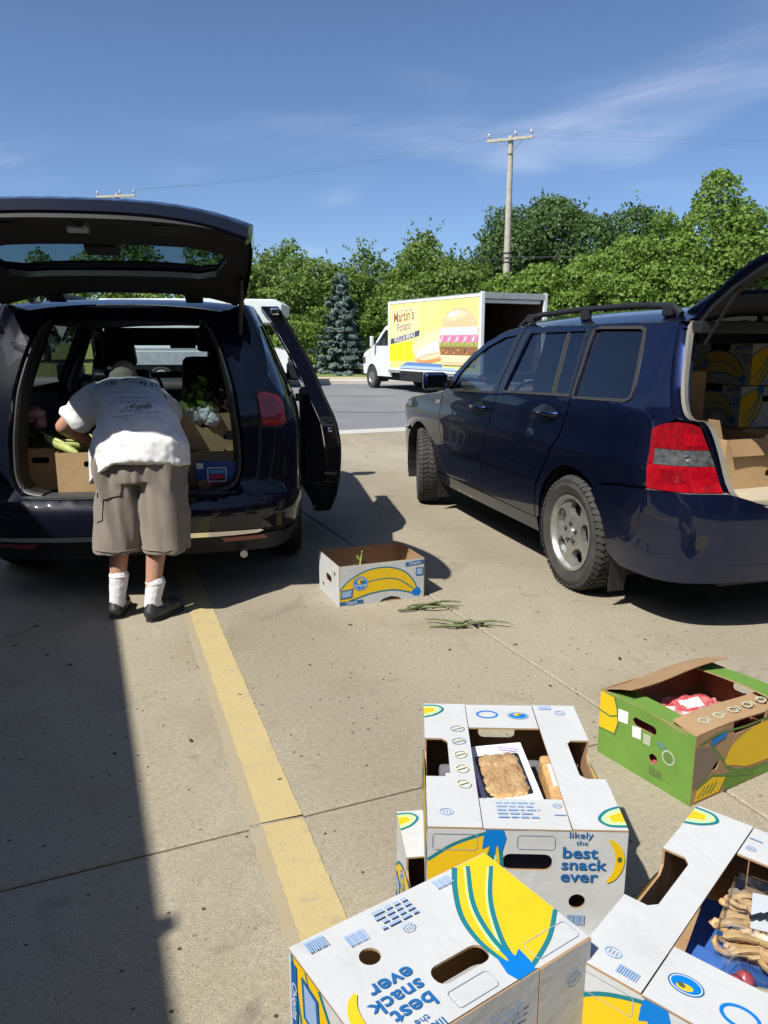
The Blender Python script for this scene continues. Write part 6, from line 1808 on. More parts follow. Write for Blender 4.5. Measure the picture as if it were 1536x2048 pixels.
flap(green_box, (.19, .27, zt - .002), (-1, 0, 0), (0, -1, .16), .38, .13, M['green_card'], M['kraft'], 'end_flap')
GIN = [I_YEL, ink(92, 120, 60), I_BLUE, ink(165, 172, 150), ink(215, 220, 214), ink(90, 110, 60), ink(118, 104, 92), ink(90, 130, 120), ink(96, 90, 86)]
D = Decal(gfs[1], GIN + [M['green_card']])
D.poly([(-.10, .004), (.266, .004), (.266, .040), (.05, .044), (-.06, .07), (-.12, .06)], 9); D.poly([(-.266, .06), (-.20, .085), (-.14, .14), (-.20, .19), (-.266, .20)], 6)
D.poly([(p.x, p.y) for p in catmull([(-.12, .10, 0), (-.08, .165, 0), (.02, .20, 0), (.15, .205, 0), (.266, .19, 0)], 5)] + [(.266, .06)] + [(p.x, p.y) for p in catmull([(.15, .055, 0), (.02, .06, 0), (-.06, .085, 0)], 5)], 0)
D.stroke([(p.x, p.y) for p in catmull([(-.25, .21, 0), (-.15, .225, 0), (.0, .215, 0), (.266, .222, 0)], 6)], .008, 1)
D.stroke([(p.x, p.y) for p in catmull([(-.20, .205, 0), (-.13, .13, 0), (-.09, .085, 0), (.02, .045, 0), (.266, .04, 0)], 6)], .009, 1)
D.poly([(-.255, .01), (-.13, .01), (-.10, .055), (-.17, .075), (-.245, .05)], 0); D.stroke([(-.25, .055), (-.17, .08), (-.10, .06), (.05, .02)], .008, 1)
for k in range(4): D.stroke([(-.235 + .02 * k, .018), (-.205 + .02 * k, .052)], .005, 1)
D.poly([(-.19, .19), (-.12, .205), (-.12, .225), (-.19, .215)], 2)
D.build('print', green_box)
D = Decal(gfs[-1], GIN)
D.poly([(-.26, .10), (.0, .10), (.26, .07), (.26, .20), (-.26, .21)], 0); D.stroke([(-.26, .15), (.26, .14)], .008, 1); D.build('print', green_box)
D = Decal(gfe[-1], GIN)
D.poly([(-.199, .10), (-.125, .105), (-.112, .15), (-.120, .20), (-.135, .236), (-.199, .238)], 0); D.stroke([(-.199, .165), (-.15, .160), (-.118, .175)], .007, 1); D.stroke([(-.125, .10), (-.112, .15), (-.120, .20), (-.135, .238)], .007, 5); D.stroke([(-.199, .098), (-.125, .103)], .006, 1)
D.poly([(-.050, .170), (-.012, .176), (-.010, .135), (-.046, .130)], 4); D.poly([(-.115, .205), (-.07, .21), (-.07, .165), (-.112, .16)], 4); D.poly([(.00, .165), (.03, .168), (.03, .13), (.00, .128)], 3)
D.poly(ellipse(.105, .125, .026, .026, 18), 3); D.poly(ellipse(.105, .125, .020, .020, 18), 1); D.stroke([(.06, .16), (.09, .15)], .02, 7); D.poly([(.035, .035), (.085, .035), (.085, .06), (.035, .06)], 5)
D.build('print', green_box)
D = Decal(lambda u, v, d: Vector((.20 - v * .998, u, zt + .062 * v + .0045 * (v / .1) ** 2 - d + .006)), GIN)
for k in range(6): D.stroke(ellipse(-.18 + .075 * k, .045, .018, .014, 10), .007, 3, True); D.stroke([(-.155 + .075 * k, .033), (-.150 + .075 * k, .058)], .006, 3)
D.build('print', green_box)

# ---------------------------------------------------------------- what the cartons hold
M['bread'] = mat('baked_crust', (0.36, 0.18, 0.06), .6, col2=(0.60, 0.40, 0.19), vscale=34, bump=.4, bscale=60)
M['pastry_white'] = mat('glossy_white_card', (0.76, 0.74, 0.76), .35, var=.04, coat=.3)
M['magenta'] = mat('magenta_print', (0.42, 0.03, 0.28), .4, var=.1)
M['pink'] = mat('pale_pink_print', (0.78, 0.52, 0.56), .45, col2=(0.84, 0.74, 0.62), vscale=30)
M['greypack'] = mat('grey_packet', (0.20, 0.20, 0.23), .35, col2=(0.10, 0.09, 0.10), vscale=25)
M['blue_tray'] = mat('blue_plastic_tray', (0.055, 0.15, 0.46), .25, col2=(0.04, 0.11, 0.36), vscale=12, coat=.4)
M['pretzel'] = mat('tan_cookies', (0.52, 0.35, 0.17), .55, col2=(0.42, 0.26, 0.11), vscale=30, bump=.2, bscale=80)
M['label_white'] = mat('label_white', (0.62, 0.63, 0.65), .4)
M['label_black'] = mat('label_black', (0.015, 0.015, 0.016), .4)
M['icing'] = mat('pale_icing', (0.66, 0.64, 0.44), .35, col2=(0.56, 0.52, 0.34), vscale=20, coat=.4)
M['red_fruit'] = mat('red_fruit', (0.34, 0.015, 0.03), .35, col2=(0.46, 0.16, 0.16), vscale=16)
M['bag_pink'] = mat('pink_plastic_bag', (0.40, 0.035, 0.05), .25, col2=(0.62, 0.30, 0.30), vscale=22, coat=.8, bump=.7, bscale=26)
M['bag_pale'] = mat('pale_plastic_bag', (0.60, 0.44, 0.42), .22, col2=(0.42, 0.07, 0.09), vscale=24, coat=.8, bump=.9, bscale=26)
M['leafy'] = mat('fresh_greens', (0.10, 0.20, 0.035), .5, col2=(0.06, 0.13, 0.02), vscale=20)
M['husk'] = mat('corn_husk', (0.44, 0.46, 0.16), .55, col2=(0.30, 0.38, 0.10), vscale=30, bump=.3, bscale=60)
M['root'] = mat('brown_roots', (0.30, 0.18, 0.12), .7, col2=(0.16, 0.07, 0.06), vscale=30)

def pos_on(box, local, rz=0.0):
    bpy.context.view_layer.update()
    p = box.matrix_world @ Vector(local)
    return p, box.matrix_world.to_euler().z + rz

# pastry box in the middle carton
p, rz = pos_on(mid_box, (-.012, -.012, .128), R(7))
pb = thing('pastry_box', 'white and magenta window box with a loaf, in the middle carton', 'box', p, 0, rot=(R(8), R(-3), rz))
mb = MB(); mb.box((0, 0, .035), (.148, .285, .07)); mb.build('carton', M['pastry_white'], pb, bevel=.003)
mb = MB(); mb.box((-.0755, 0, .035), (.002, .28, .066)); mb.build('side_print', M['magenta'], pb)
TF = lambda u, v, d: Vector((u, v, .0705 - d))
D = Decal(TF, [M['magenta'], M['pink'], M['label_white'], M['bread'], ink(150, 120, 180), M['black']])
D.poly([(-.074, -.14), (-.066, -.14), (-.060, .10), (-.074, .13)], 0); D.poly([(-.074, -.142), (-.02, -.142), (.02, -.10), (-.03, -.055), (-.074, -.075)], 1); D.poly(ellipse(-.028, -.098, .034, .034, 20), 2); D.poly(rrect(.005, .105, .070, .138, .004), 2); D.stroke([(.012, .128), (.06, .112)], .004, 4); D.stroke([(.012, .118), (.05, .106)], .004, 4)
D.poly(rrect(-.052, -.045, .056, .10, .006), 5)
D.build('print', pb)
blob('loaf', [('ell', (dx, dy, .064), (.028, .036, .016), Matrix.Identity(3)) for dx in (-.024, .002, .028) for dy in (-.018, .012, .042, .072)], .0028, M['bread'], pb, 2, lambda co, n_: .0028 * noise.noise(co * 110) + .0022 * noise.noise(co * 260))
mb = MB(); mb.add([(-.052, -.045, .0835), (.056, -.045, .0835), (.056, .10, .0835), (-.052, .10, .0835)], [(0, 1, 2, 3)]); mb.build('window_film', M['plastic_film'], pb)
for (x, y, z, w, l_, h, m, lab) in ((-.125, -.02, .02, .07, .26, .15, 'greypack', 'grey food packet at the left inside the middle carton'), (.120, .02, .02, .06, .24, .16, 'bread', 'brown bread bag at the right inside the middle carton'), (.10, -.12, .02, .05, .14, .14, 'greypack', 'dark packet near the front right inside the middle carton')):
    p, rz = pos_on(mid_box, (x, y, z), R(random.uniform(-6, 6)))
    q = thing('food_packet', lab, 'packet', p, rz)
    mb = MB(); mb.box((0, 0, h / 2), (w, l_, h)); mb.build('packet', M[m], q, bevel=.012, seg=3, smooth=50)
    mb = MB(); mb.box((0, l_ * .1, h + .001), (w * .6, l_ * .4, .002)); mb.build('sticker', M['label_white'] if m == 'greypack' else M['pink'], q)
p, rz = pos_on(mid_box, (0, 0, .0055)); q = thing('food_packet', 'packets stacked low at the bottom of the middle carton', 'packet', p, rz)
mb = MB(); mb.box((0, 0, .055), (.22, .46, .11)); mb.build('packet', M['greypack'], q, bevel=.01)
# right-front carton: cookie tub, blue trays, clear clamshell
p, rz = pos_on(rf_box, (-.02, -.060, .135), R(186))
tub = thing('cookie_tub', 'clear tub of tan twisted cookies with black and white label, lower right', 'food', p, rz)
mb = MB(); mb.box((0, 0, .012), (.17, .15, .024)); mb.build('tray', M['blue_tray'], tub, bevel=.01)
for k in range(56):
    a, c = random.uniform(-.075, .075), random.uniform(-.065, .065); t_ = random.uniform(0, PI); z_ = random.uniform(.03, .075)
    mb = MB(); mb.tube([(a + .030 * math.cos(t_ + q_) , c + .018 * math.sin(t_ * 1.7 + q_), z_ + .004 * math.sin(3 * q_)) for q_ in np.linspace(0, 5.4, 12)], .0058, 6); mb.build('cookie', M['pretzel'], tub, smooth=60)
mb = MB(); mb.box((-.01, .012, .089), (.078, .088, .002), rotm(4, -5, 8)); lb = mb.build('label', M['label_white'], tub)
mb = MB()
for k in range(7): mb.tube([(-.045 + .011 * k, -.025 + .006 * (k % 3), .0925 + .0012 * k), (-.030 + .011 * k, -.004 + .008 * (k % 2), .0925 + .0015 * k)], .004, 5)
lg = mb.build('label_print', M['label_black'], lb); lg['kind'] = 'stuff'
mb = MB(); mb.box((0, 0, .060), (.178, .158, .096)); mb.build('clear_lid', M['plastic_film'], tub, bevel=.015, seg=3)
for k, (x, y, w, l_, h, z, lab) in enumerate(((-.055, -.075, .085, .12, .15, .006, 'bright blue plastic tub standing left in the lower right carton'), (.070, .0, .09, .30, .115, .006, 'blue packet lying under the cookie tub in the lower right carton'), (-.04, .07, .16, .20, .115, .006, 'dark blue tray under the cookies in the lower right carton'))):
    p, rz = pos_on(rf_box, (-x, -y, z), R(4 * k))
    q = thing('blue_tub', lab, 'tub', p, rz)
    mb = MB(); mb.box((0, 0, h / 2), (w, l_, h), taper=1.06); mb.build('tub_body', M['blue_tray'], q, bevel=.012, seg=3, smooth=50)
    mb = MB(); mb.box((0, 0, h + .004), (w * 1.05, l_ * 1.05, .008)); mb.build('tub_lid', M['blue_tray'], q, bevel=.004)
p, rz = pos_on(rf_box, (-.040, .105, .135), R(172))
cl = thing('pastry_clamshell', 'clear clamshell with a pale iced ring pastry and red fruit, lower right', 'food', p, rz)
mb = MB(); mb.box((0, 0, .008), (.15, .135, .016)); mb.build('base', M['plastic_film'], cl, bevel=.006)
mb = MB(); mb.lathe([(.034, -.002), (.050, -.004), (.060, .010), (.052, .026), (.040, .028), (.030, .014)], 28, closed=True, fn=lambda x, a, z: (.012 + x, -.002 + z, .024 + a)); mb.build('ring_pastry', M['icing'], cl, smooth=60)
for (x, y) in ((-.055, .030), (-.060, -.005), (-.050, .05)):
    mb = MB(); mb.lathe([(.001, -.016), (.013, -.010), (.017, 0), (.012, .011), (.001, .017)], 12, fn=lambda a, b_, c, x=x, y=y: (x + a, y + c, .034 + b_)); mb.build('berry', M['red_fruit'], cl, smooth=60)
mb = MB(); mb.box((0, 0, .045), (.155, .14, .062), taper=.92); mb.build('clear_lid', M['plastic_film'], cl, bevel=.016, seg=3, smooth=50)
# red bags in the green carton
def bag(loc, r, m, label, seed, cat='bag', name='produce_bag'):
    random.seed(seed)
    t = thing(name, label, cat, loc, random.uniform(0, 6))
    pr = [('ell', (random.uniform(-.45, .45) * r[0], random.uniform(-.45, .45) * r[1], r[2] * random.uniform(.7, 1.0)), (r[0] * .62, r[1] * .55, r[2] * .55), rotm(random.uniform(-12, 12), random.uniform(-12, 12), random.uniform(0, 180))) for _ in range(6)]
    blob('bag_skin', pr, .005, m, t, 2, lambda co, n_: .0045 * (1 - 2 * abs(noise.noise(co * 38))) + .003 * noise.noise(co * 120))
    return t
M['pack_red'] = mat('red_printed_film', (0.42, 0.022, 0.04), .22, col2=(0.58, 0.20, 0.20), vscale=30, coat=.9, bump=.8, bscale=34)
M['pack_pale'] = mat('pale_printed_film', (0.62, 0.46, 0.45), .22, col2=(0.44, 0.08, 0.10), vscale=26, coat=.9, bump=.8, bscale=34)
for k, (x, y, z, rx, ry, rz_, m, lab) in enumerate(((-.055, -.105, .142, 10, -8, 25, 'pack_red', 'red wrapped pack nearest the green end of the green carton'), (.03, -.05, .150, -6, 12, 70, 'pack_pale', 'pale pink wrapped pack in the middle of the green carton'), (-.06, .03, .150, 8, 6, -35, 'pack_red', 'red wrapped pack at the left side of the green carton'),
        (.03, .10, .152, -10, -5, 15, 'pack_pale', 'pale wrapped pack at the back of the green carton'), (.055, .02, .118, 2, 5, 80, 'pack_red', 'red wrapped pack under the brown flap of the green carton'))):
    p, rz = pos_on(green_box, (x, y, z))
    q = thing('wrapped_pack', lab, 'packet', p, 0, 'wrapped packs in the green carton', rot=(R(rx), R(ry), rz + R(rz_)))
    blob('film', [('ell', (sx * .032, sy * .05, 0), (.042, .048, .026), Matrix.Identity(3)) for sx in (-1, 1) for sy in (-1, 0, 1)], .005, M[m], q, 2, lambda co, n_: .003 * (1 - 2 * abs(noise.noise(co * 42 + Vector((k, 0, 0))))) + .002 * noise.noise(co * 130))
    mb = MB(); mb.box((.004, .01, .0265), (.062, .075, .002), rotm(3, -2, 4)); mb.build('label', M['label_white'] if k % 2 else M['pink'], q)
    for sy in (-1, 1):
        mb = MB(); strip3(mb, [[Vector((-.055 + .011 * i, sy * (.095 + .018 * j) , .004 * math.sin(i * 2.1 + j))) for i in range(11)] for j in range(2)]); mb.build('crimped_end', M[m], q)
p, rz = pos_on(green_box, (0, 0, .006)); q = thing('food_packet', 'packs filling the bottom of the green carton', 'packet', p, rz)
mb = MB(); mb.box((0, 0, .055), (.36, .49, .11)); mb.build('packet', M['pack_red'], q, bevel=.02, seg=3, smooth=50)
# greens inside the low carton, seen through its hand hole
p, rz = pos_on(low_box, (-.12, .0, .06)); bag(p, (.06, .11, .07), M['leafy'], 'green vegetables inside the bottom carton, seen through its hand hole', 21, 'vegetables', 'green_vegetables')

# ---------------------------------------------------------------- empty tray carton by the van
eb = thing('banana_tray', 'empty open banana carton on the ground between the two cars', 'box', (-.078, 4.377, 0), R(111.5))
TW, TL, THt = .385, .52, .235
hw, hl = TW / 2, TL / 2
fe = {-1: (lambda u, v, d: Vector((u, -hl + d, v))), 1: (lambda u, v, d: Vector((-u, hl - d, v)))}
fs = {-1: (lambda u, v, d: Vector((-hw + d, -u, v))), 1: (lambda u, v, d: Vector((hw - d, u, v)))}
for s_ in (-1, 1):
    mb = MB(); sheet(mb, [(-hw, 0), (hw, 0), (hw, THt), (-hw, THt)], fe[s_], [rrect(-.05, .10, .05, .14, .016), ellipse(.11, .17, .015, .015, 12), ellipse(-.11, .05, .015, .015, 12)], .08, TH, rim_mi=1, back=True); mb.build('end_panel', [M['white_card'], M['kraft']], eb)
    mb = MB(); sheet(mb, [(-hl + TH, 0), (-.02, 0), (0, .018), (.05, .030), (.10, .018), (.12, 0), (hl - TH, 0), (hl - TH, THt), (-hl + TH, THt)], fs[s_], [ellipse(-.235, .165, .010, .018, 12), ellipse(.20, .21, .0, .0, 4)] if False else [ellipse(-.240, .07, .009, .020, 12)], .08, TH, rim_mi=1, back=True); mb.build('side_panel', [M['white_card'], M['kraft']], eb)
    D = Decal(fs[s_], INKS); side_bunch(D, TL, THt); barcode(D, -.19, .010, .03, .012, PALE); D.build('print', eb)
mb = MB(); mb.box((0, 0, TH / 2), (TW - 2 * TH, TL - 2 * TH, TH)); mb.build('bottom_panel', M['kraft'], eb)
p, rz = pos_on(eb, (.02, .06, .01))
gs = thing('green_stalk', 'thin green stalk standing inside the empty banana carton', 'stalk', p, 0)
mb = MB(); mb.tube([(0, 0, 0), (.01, .0, .08), (.0, .01, .16), (.012, .02, .24)], [.006, .006, .005, .003], 7); mb.build('stem', M['husk'], gs, smooth=60)
for k in range(9):
    z = .06 + .02 * k; a = 2.4 * k
    mb = MB(); mb.add([(0, .003 * k * .5, z), (.03 * math.cos(a), .03 * math.sin(a), z + .03), (.05 * math.cos(a + .3), .05 * math.sin(a + .3), z + .025), (.028 * math.cos(a + .5), .028 * math.sin(a + .5), z + .012)], [(0, 1, 2, 3)]); mb.build('leaf', M['leafy'], gs)

# stalks lying on the concrete
M['stalk'] = mat('cut_green_stalks', (0.15, 0.19, 0.07), .6, col2=(0.08, 0.10, 0.04), vscale=40)
for (x, y, rz, lab, seed) in ((.245, 4.07, R(15), 'cut green stalks on the concrete in front of the empty carton', 4), (.455, 3.80, R(-4), 'cut leafy stalks on the concrete nearer the SUV rear wheel', 9)):
    random.seed(seed)
    t = thing('vegetable_stalks', lab, 'stalks', (x, y, .004), rz)
    for k in range(6):
        a = random.uniform(-.25, .25); o = Vector((random.uniform(-.05, .03), random.uniform(-.035, .035), .007 + .004 * k)); L_ = random.uniform(.12, .21)
        d_ = Vector((math.cos(a), math.sin(a), 0)) * (1 if k % 2 else -1)
        mb = MB(); mb.tube([o + d_ * (L_ * q) + Vector((0, .012 * math.sin(q * 5 + k), .003 * math.sin(q * 4))) for q in (0, .25, .5, .75, 1)], [.006, .0065, .006, .005, .003], 7); mb.build('stalk', M['stalk'], t, smooth=60)
    for k in range(8):
        a = random.uniform(0, 6.3); o = Vector((random.uniform(-.07, .05), random.uniform(-.03, .03), .012)); w_ = random.uniform(.018, .035)
        mb = MB(); mb.add([o, o + Vector((w_ * math.cos(a), w_ * math.sin(a), .016)), o + Vector((1.8 * w_ * math.cos(a + .3), 1.8 * w_ * math.sin(a + .3), .002)), o + Vector((w_ * math.cos(a + .7), w_ * math.sin(a + .7), .008))], [(0, 1, 2), (0, 2, 3)]); mb.build('leaf', M['stalk'], t)
# small litter on the lot
random.seed(5)
for k, (pxl, pyl) in enumerate(((30, 1292), (95, 1310), (72, 1253), (230, 1508), (382, 1483), (1100, 1372), (1030, 1290), (700, 1250), (620, 1330), (1240, 1318), (480, 1390), (140, 1330), (560, 1560), (900, 1300), (1290, 1280))):
    u_ = (pxl - 768) / 1540; v_ = (1024 - pyl) / 1540
    c_, s_ = math.cos(R(12.4)), math.sin(R(12.4))
    t_ = CAM_H / (s_ - v_ * c_); X, Y = u_ * t_, (c_ + v_ * s_) * t_
    mb = MB(); n_ = 6; r_ = random.uniform(.004, .010)
    mb.prism([(r_ * random.uniform(.6, 1.3) * math.cos(2 * PI * j / n_) * 1.6, r_ * random.uniform(.5, 1.0) * math.sin(2 * PI * j / n_)) for j in range(n_)], lambda u, v, d: Vector((u, v, d)), .0005, random.uniform(.002, .004))
    o = mb.build('debris', mat('dead_leaf_bit', (0.035, 0.03, 0.02), .8) if k == 0 else bpy.data.materials['dead_leaf_bit'])
    o.location = (X, Y, 0.001); o.rotation_euler = (0, 0, random.uniform(0, 6))
    tag(o, 'dark crumb of dead leaf lying on the concrete', 'debris', 'crumbs of litter on the lot')

# ---------------------------------------------------------------- load in the minivan
def van_pt(x, y, z):
    bpy.context.view_layer.update(); return van.matrix_world @ Vector((x, y, z))
VF = .597
vb1, *_ = banana_box('cardboard_box', 'plain brown carton at the left of the van bay, sunlit, holding corn', van_pt(-.235, .56, VF), VAN_YAW + R(3), cs='kraft', group='brown cartons in the van', flaps='open', H=.245)
vb2, *_ = banana_box('cardboard_box', 'brown carton in shade at the far left of the van bay', van_pt(-.55, .72, VF), VAN_YAW, cs='kraft', group='brown cartons in the van', W=.22, H=.25)
vb3, *_ = banana_box('cardboard_box', 'brown carton at the lower right of the van bay', van_pt(.43, .68, VF), VAN_YAW + R(-2), cs='kraft', group='brown cartons in the van', H=.215)
vb4, fe4, *_ = banana_box('cardboard_box', 'brown carton with greens, stacked upper right in the van bay', van_pt(.415, .76, VF + .217), VAN_YAW + R(2), cs='kraft', group='brown cartons in the van', flaps='open', H=.225)
D = Decal(fe4[-1], [M['label_black'], M['label_white']]); D.poly(ellipse(.125, .085, .030, .030, 20), 0); D.build('print', vb4)
bp_ = thing('frozen_food_box', 'blue printed food box at the right of the van sill', 'box', van_pt(.475, .285, VF), VAN_YAW + R(-3))
mb = MB(); mb.box((0, 0, .087), (.235, .06, .174)); mb.build('carton', mat('deep_blue_print', (0.012, 0.05, 0.22), .35, col2=(0.02, 0.09, 0.30), vscale=9), bp_, bevel=.002)
D = Decal(lambda u, v, d: Vector((u, -.0305 + d, v)), [ink(210, 216, 230), ink(196, 60, 70), ink(110, 40, 46), ink(40, 110, 70), ink(150, 110, 80), ink(90, 160, 200)])
D.poly([(-.115, .002), (.115, .002), (.115, .055), (.03, .075), (-.115, .065)], 2); D.poly(ellipse(-.07, .045, .04, .028, 16), 4); D.poly([(.075, .01), (.115, .01), (.115, .075), (.08, .075)], 3)
D.stroke(rrect(-.05, .06, .055, .14, .004, 1), .006, 0, True); D.poly([(-.04, .075), (.045, .075), (.045, .10), (-.04, .10)], 1); D.poly([(-.04, .108), (.045, .108), (.045, .128), (-.04, .128)], 5); D.poly([(-.112, .135), (-.075, .135), (-.075, .168), (-.112, .168)], 0)
D.build('print', bp_)
def corn(loc, rz, tilt, lab, s=1.0):
    t = thing('corn_ear', lab, 'corn', loc, 0, 'corn ears', rot=(tilt, 0, rz))
    mb = MB(); mb.lathe([(.004, -.13), (.016, -.11), (.026, -.05), (.028, .02), (.020, .09), (.010, .125), (.002, .14)], 12, fn=lambda x, a, z: (x * s, a * s, z * s)); mb.build('ear', M['husk'], t, smooth=60)
    for k in range(3):
        a = 2.1 * k
        mb = MB(); mb.add([(.022 * math.cos(a), -.08, .022 * math.sin(a)), (.034 * math.cos(a + .4), .02, .034 * math.sin(a + .4)), (.02 * math.cos(a + .2), .17, .03 * math.sin(a + .2)), (.030 * math.cos(a - .4), .03, .030 * math.sin(a - .4))], [(0, 1, 2), (0, 2, 3)]); mb.build('husk_leaf', M['husk'], t)
for k, (x, y, z, rz, ti, lab) in enumerate(((-.40, .36, .875, 60, 20, 'pale corn ear sticking out of the sunlit carton on the left'), (-.30, .45, .865, 100, 8, 'corn ear lying in the middle of the sunlit carton'), (-.20, .42, .868, 30, 12, 'corn ear beside the arm of the man'), (-.32, .60, .855, 75, 4, 'corn ear at the back of the sunlit carton'))):
    corn(van_pt(x, y, z - .005), VAN_YAW + R(rz), R(ti), lab)
def greens(loc, n, r, h, m, lab, seed, name='leafy_greens', cat='vegetables'):
    t = thing(name, lab, cat, loc, 0)
    rg = np.random.default_rng(seed)
    P = rg.normal(0, 1, (n, 3)) * np.array([r, r, h]) * .6; P[:, 2] = np.abs(P[:, 2])
    me = leaves_mesh('leaves', P, np.tile([0, 0, 1.0], (n, 1)), .045, m, 1.5); link(bpy.data.objects.new('leaves', me), t)
    mb = MB()
    for k in range(7): mb.tube([(0, 0, -.05), (rg.normal(0, r * .4), rg.normal(0, r * .4), h * .6)], .004, 5)
    o = mb.build('stems', M['stalk'], t); o['kind'] = 'stuff'
greens(van_pt(.36, .62, VF + .44), 240, .10, .10, M['leaf_mid'], 'bunch of green leaves on the upper right carton in the van', 3)
greens(van_pt(.53, .60, VF + .45), 200, .08, .08, leaf_mat('brown_red_greens', (.14, .09, .06), (.24, .15, .12)), 'bunch of brownish red roots on the upper right carton', 5)
for k, (x, y, z, rz) in enumerate(((.33, .52, .445, 12), (.42, .50, .435, -20))):
    t = thing('plastic_bag', ['pale crumpled bag hanging over the upper right carton edge', 'white paper bag beside the pale bag on the upper right carton'][k], 'bag', van_pt(x, y, VF + z - .03), 0)
    blob('bag_skin', [('ell', (0, 0, .02), (.09 - .04 * k, .05, .035 + .02 * k), rotm(0, 0, rz)), ('ell', (.03, -.02, -.01), (.05, .03, .04), rotm(20, 0, 0))], .006, M['label_white'] if k else mat('pale_grey_plastic', (.34, .34, .30), .3, bump=.6, bscale=30), t, 2, lambda co, n_: .012 * noise.noise(co * 50))
greens(van_pt(-.50, .62, VF + .26), 160, .10, .06, M['leaf_dark'], 'dark leaves on the shaded carton at the far left', 8)
rb_ = thing('red_bag', 'small red and white bag hanging at the left wall of the van', 'bag', van_pt(-.60, .62, .98), 0)
blob('bag_skin', [('ell', (0, 0, .04), (.06, .04, .06), Matrix.Identity(3)), ('ell', (.03, -.02, .0), (.04, .03, .04), Matrix.Identity(3))], .007, M['bag_pale'], rb_, 2, lambda co, n_: .01 * noise.noise(co * 40))
for k, (x, y, w, l_, h, m) in enumerate(((-.25, 1.35, .55, .50, .30, 'trim'), (.32, 1.30, .5, .4, .24, 'trim'))):
    t = thing('storage_crate', ['dark crate behind the cartons on the left of the van bay', 'dark crate behind the cartons on the right of the van bay'][k], 'crate', van_pt(x, y, VF), VAN_YAW)
    mb = MB(); mb.box((0, 0, h / 2), (w, l_, h), taper=1.04); mb.build('crate_body', M[m], t, bevel=.015)
    mb = MB(); mb.box((0, 0, h - .02), (w * 1.08, l_ * 1.08, .03)); mb.build('crate_rim', M[m], t, bevel=.008)

# ---------------------------------------------------------------- load in the SUV
SF = .686
def suv_pt(x, y, z):
    bpy.context.view_layer.update(); return suv.matrix_world @ Vector((x, y, z))
sb1, *_ = banana_box('cardboard_box', 'open brown carton at the rear of the SUV cargo floor', suv_pt(-.16, -.33, SF), SUV_YAW + R(4), cs='kraft', group='brown cartons in the SUV', flaps='open', H=.27)
flap(sb1, (-.20, .27, .265), (0, -1, 0), (-.25, 0, 1), .50, .10, M['kraft_pale'], M['kraft'], curl=.0)
flap(sb1, (-.19, -.27, .265), (1, 0, 0), (0, -.35, -1), .38, .09, M['kraft_pale'], M['kraft'], 'end_flap', curl=.004)
sb2, *_ = banana_box('cardboard_box', 'dark brown carton behind the left pillar of the SUV', suv_pt(-.30, .22, SF), SUV_YAW + R(-3), cs='kraft', group='brown cartons in the SUV', W=.50, H=.60)
sb3, *_ = banana_box('banana_box', 'white banana carton stacked high inside the SUV', suv_pt(.44, .22, SF + .255), SUV_YAW + R(-4), group='banana cartons in the SUV')
sb5, *_ = banana_box('banana_box', 'topmost white banana carton inside the SUV under its roof', suv_pt(.46, .24, SF + .51), SUV_YAW + R(3), group='banana cartons in the SUV')
sb4, *_ = banana_box('cardboard_box', 'brown carton at the bottom of the stack inside the SUV', suv_pt(.43, .20, SF), SUV_YAW, cs='kraft', group='brown cartons in the SUV')

# ================================================================ the man leaning into the van
MR = Vector((-1.31, 3.90, 0))
man = thing('person', 'person in white T-shirt and taupe shorts bending into the minivan', 'person', MR)
Wp = lambda x, y, z: Vector((x, y, z)) - MR
M['skin'] = mat('skin', (0.48, 0.27, 0.19), .5, col2=(0.42, 0.215, 0.15), vscale=18, bump=.05, bscale=200)
M['skin'].node_tree.nodes['Principled BSDF'].inputs['Subsurface Weight'].default_value = .12
M['skin'].node_tree.nodes['Principled BSDF'].inputs['Subsurface Radius'].default_value = (.02, .008, .004)
M['tshirt'] = mat('white_cotton', (0.72, 0.715, 0.71), .9, var=.04, vscale=14, bump=.25, bscale=260, sheen=.2)
M['shorts'] = mat('taupe_cotton', (0.225, 0.190, 0.160), .9, col2=(0.195, 0.162, 0.135), vscale=11, bump=.4, bscale=320, sheen=.15)
M['sock'] = mat('white_sock', (0.68, 0.67, 0.70), .95, var=.05, vscale=30, bump=.4, bscale=180)
M['shoe'] = mat('black_shoe', (0.016, 0.017, 0.018), .45, col2=(0.04, 0.042, 0.043), vscale=18, bump=.1, bscale=90)
M['sole'] = mat('dark_sole', (0.022, 0.022, 0.022), .8, var=.2)
M['hair'] = mat('grey_hair', (0.44, 0.35, 0.275), .8, col2=(0.27, 0.22, 0.18), vscale=90, bump=.6, bscale=220)
M['shirt_ink'] = mat('faded_black_shirt_ink', (0.06, 0.06, 0.066), .85, var=.2)

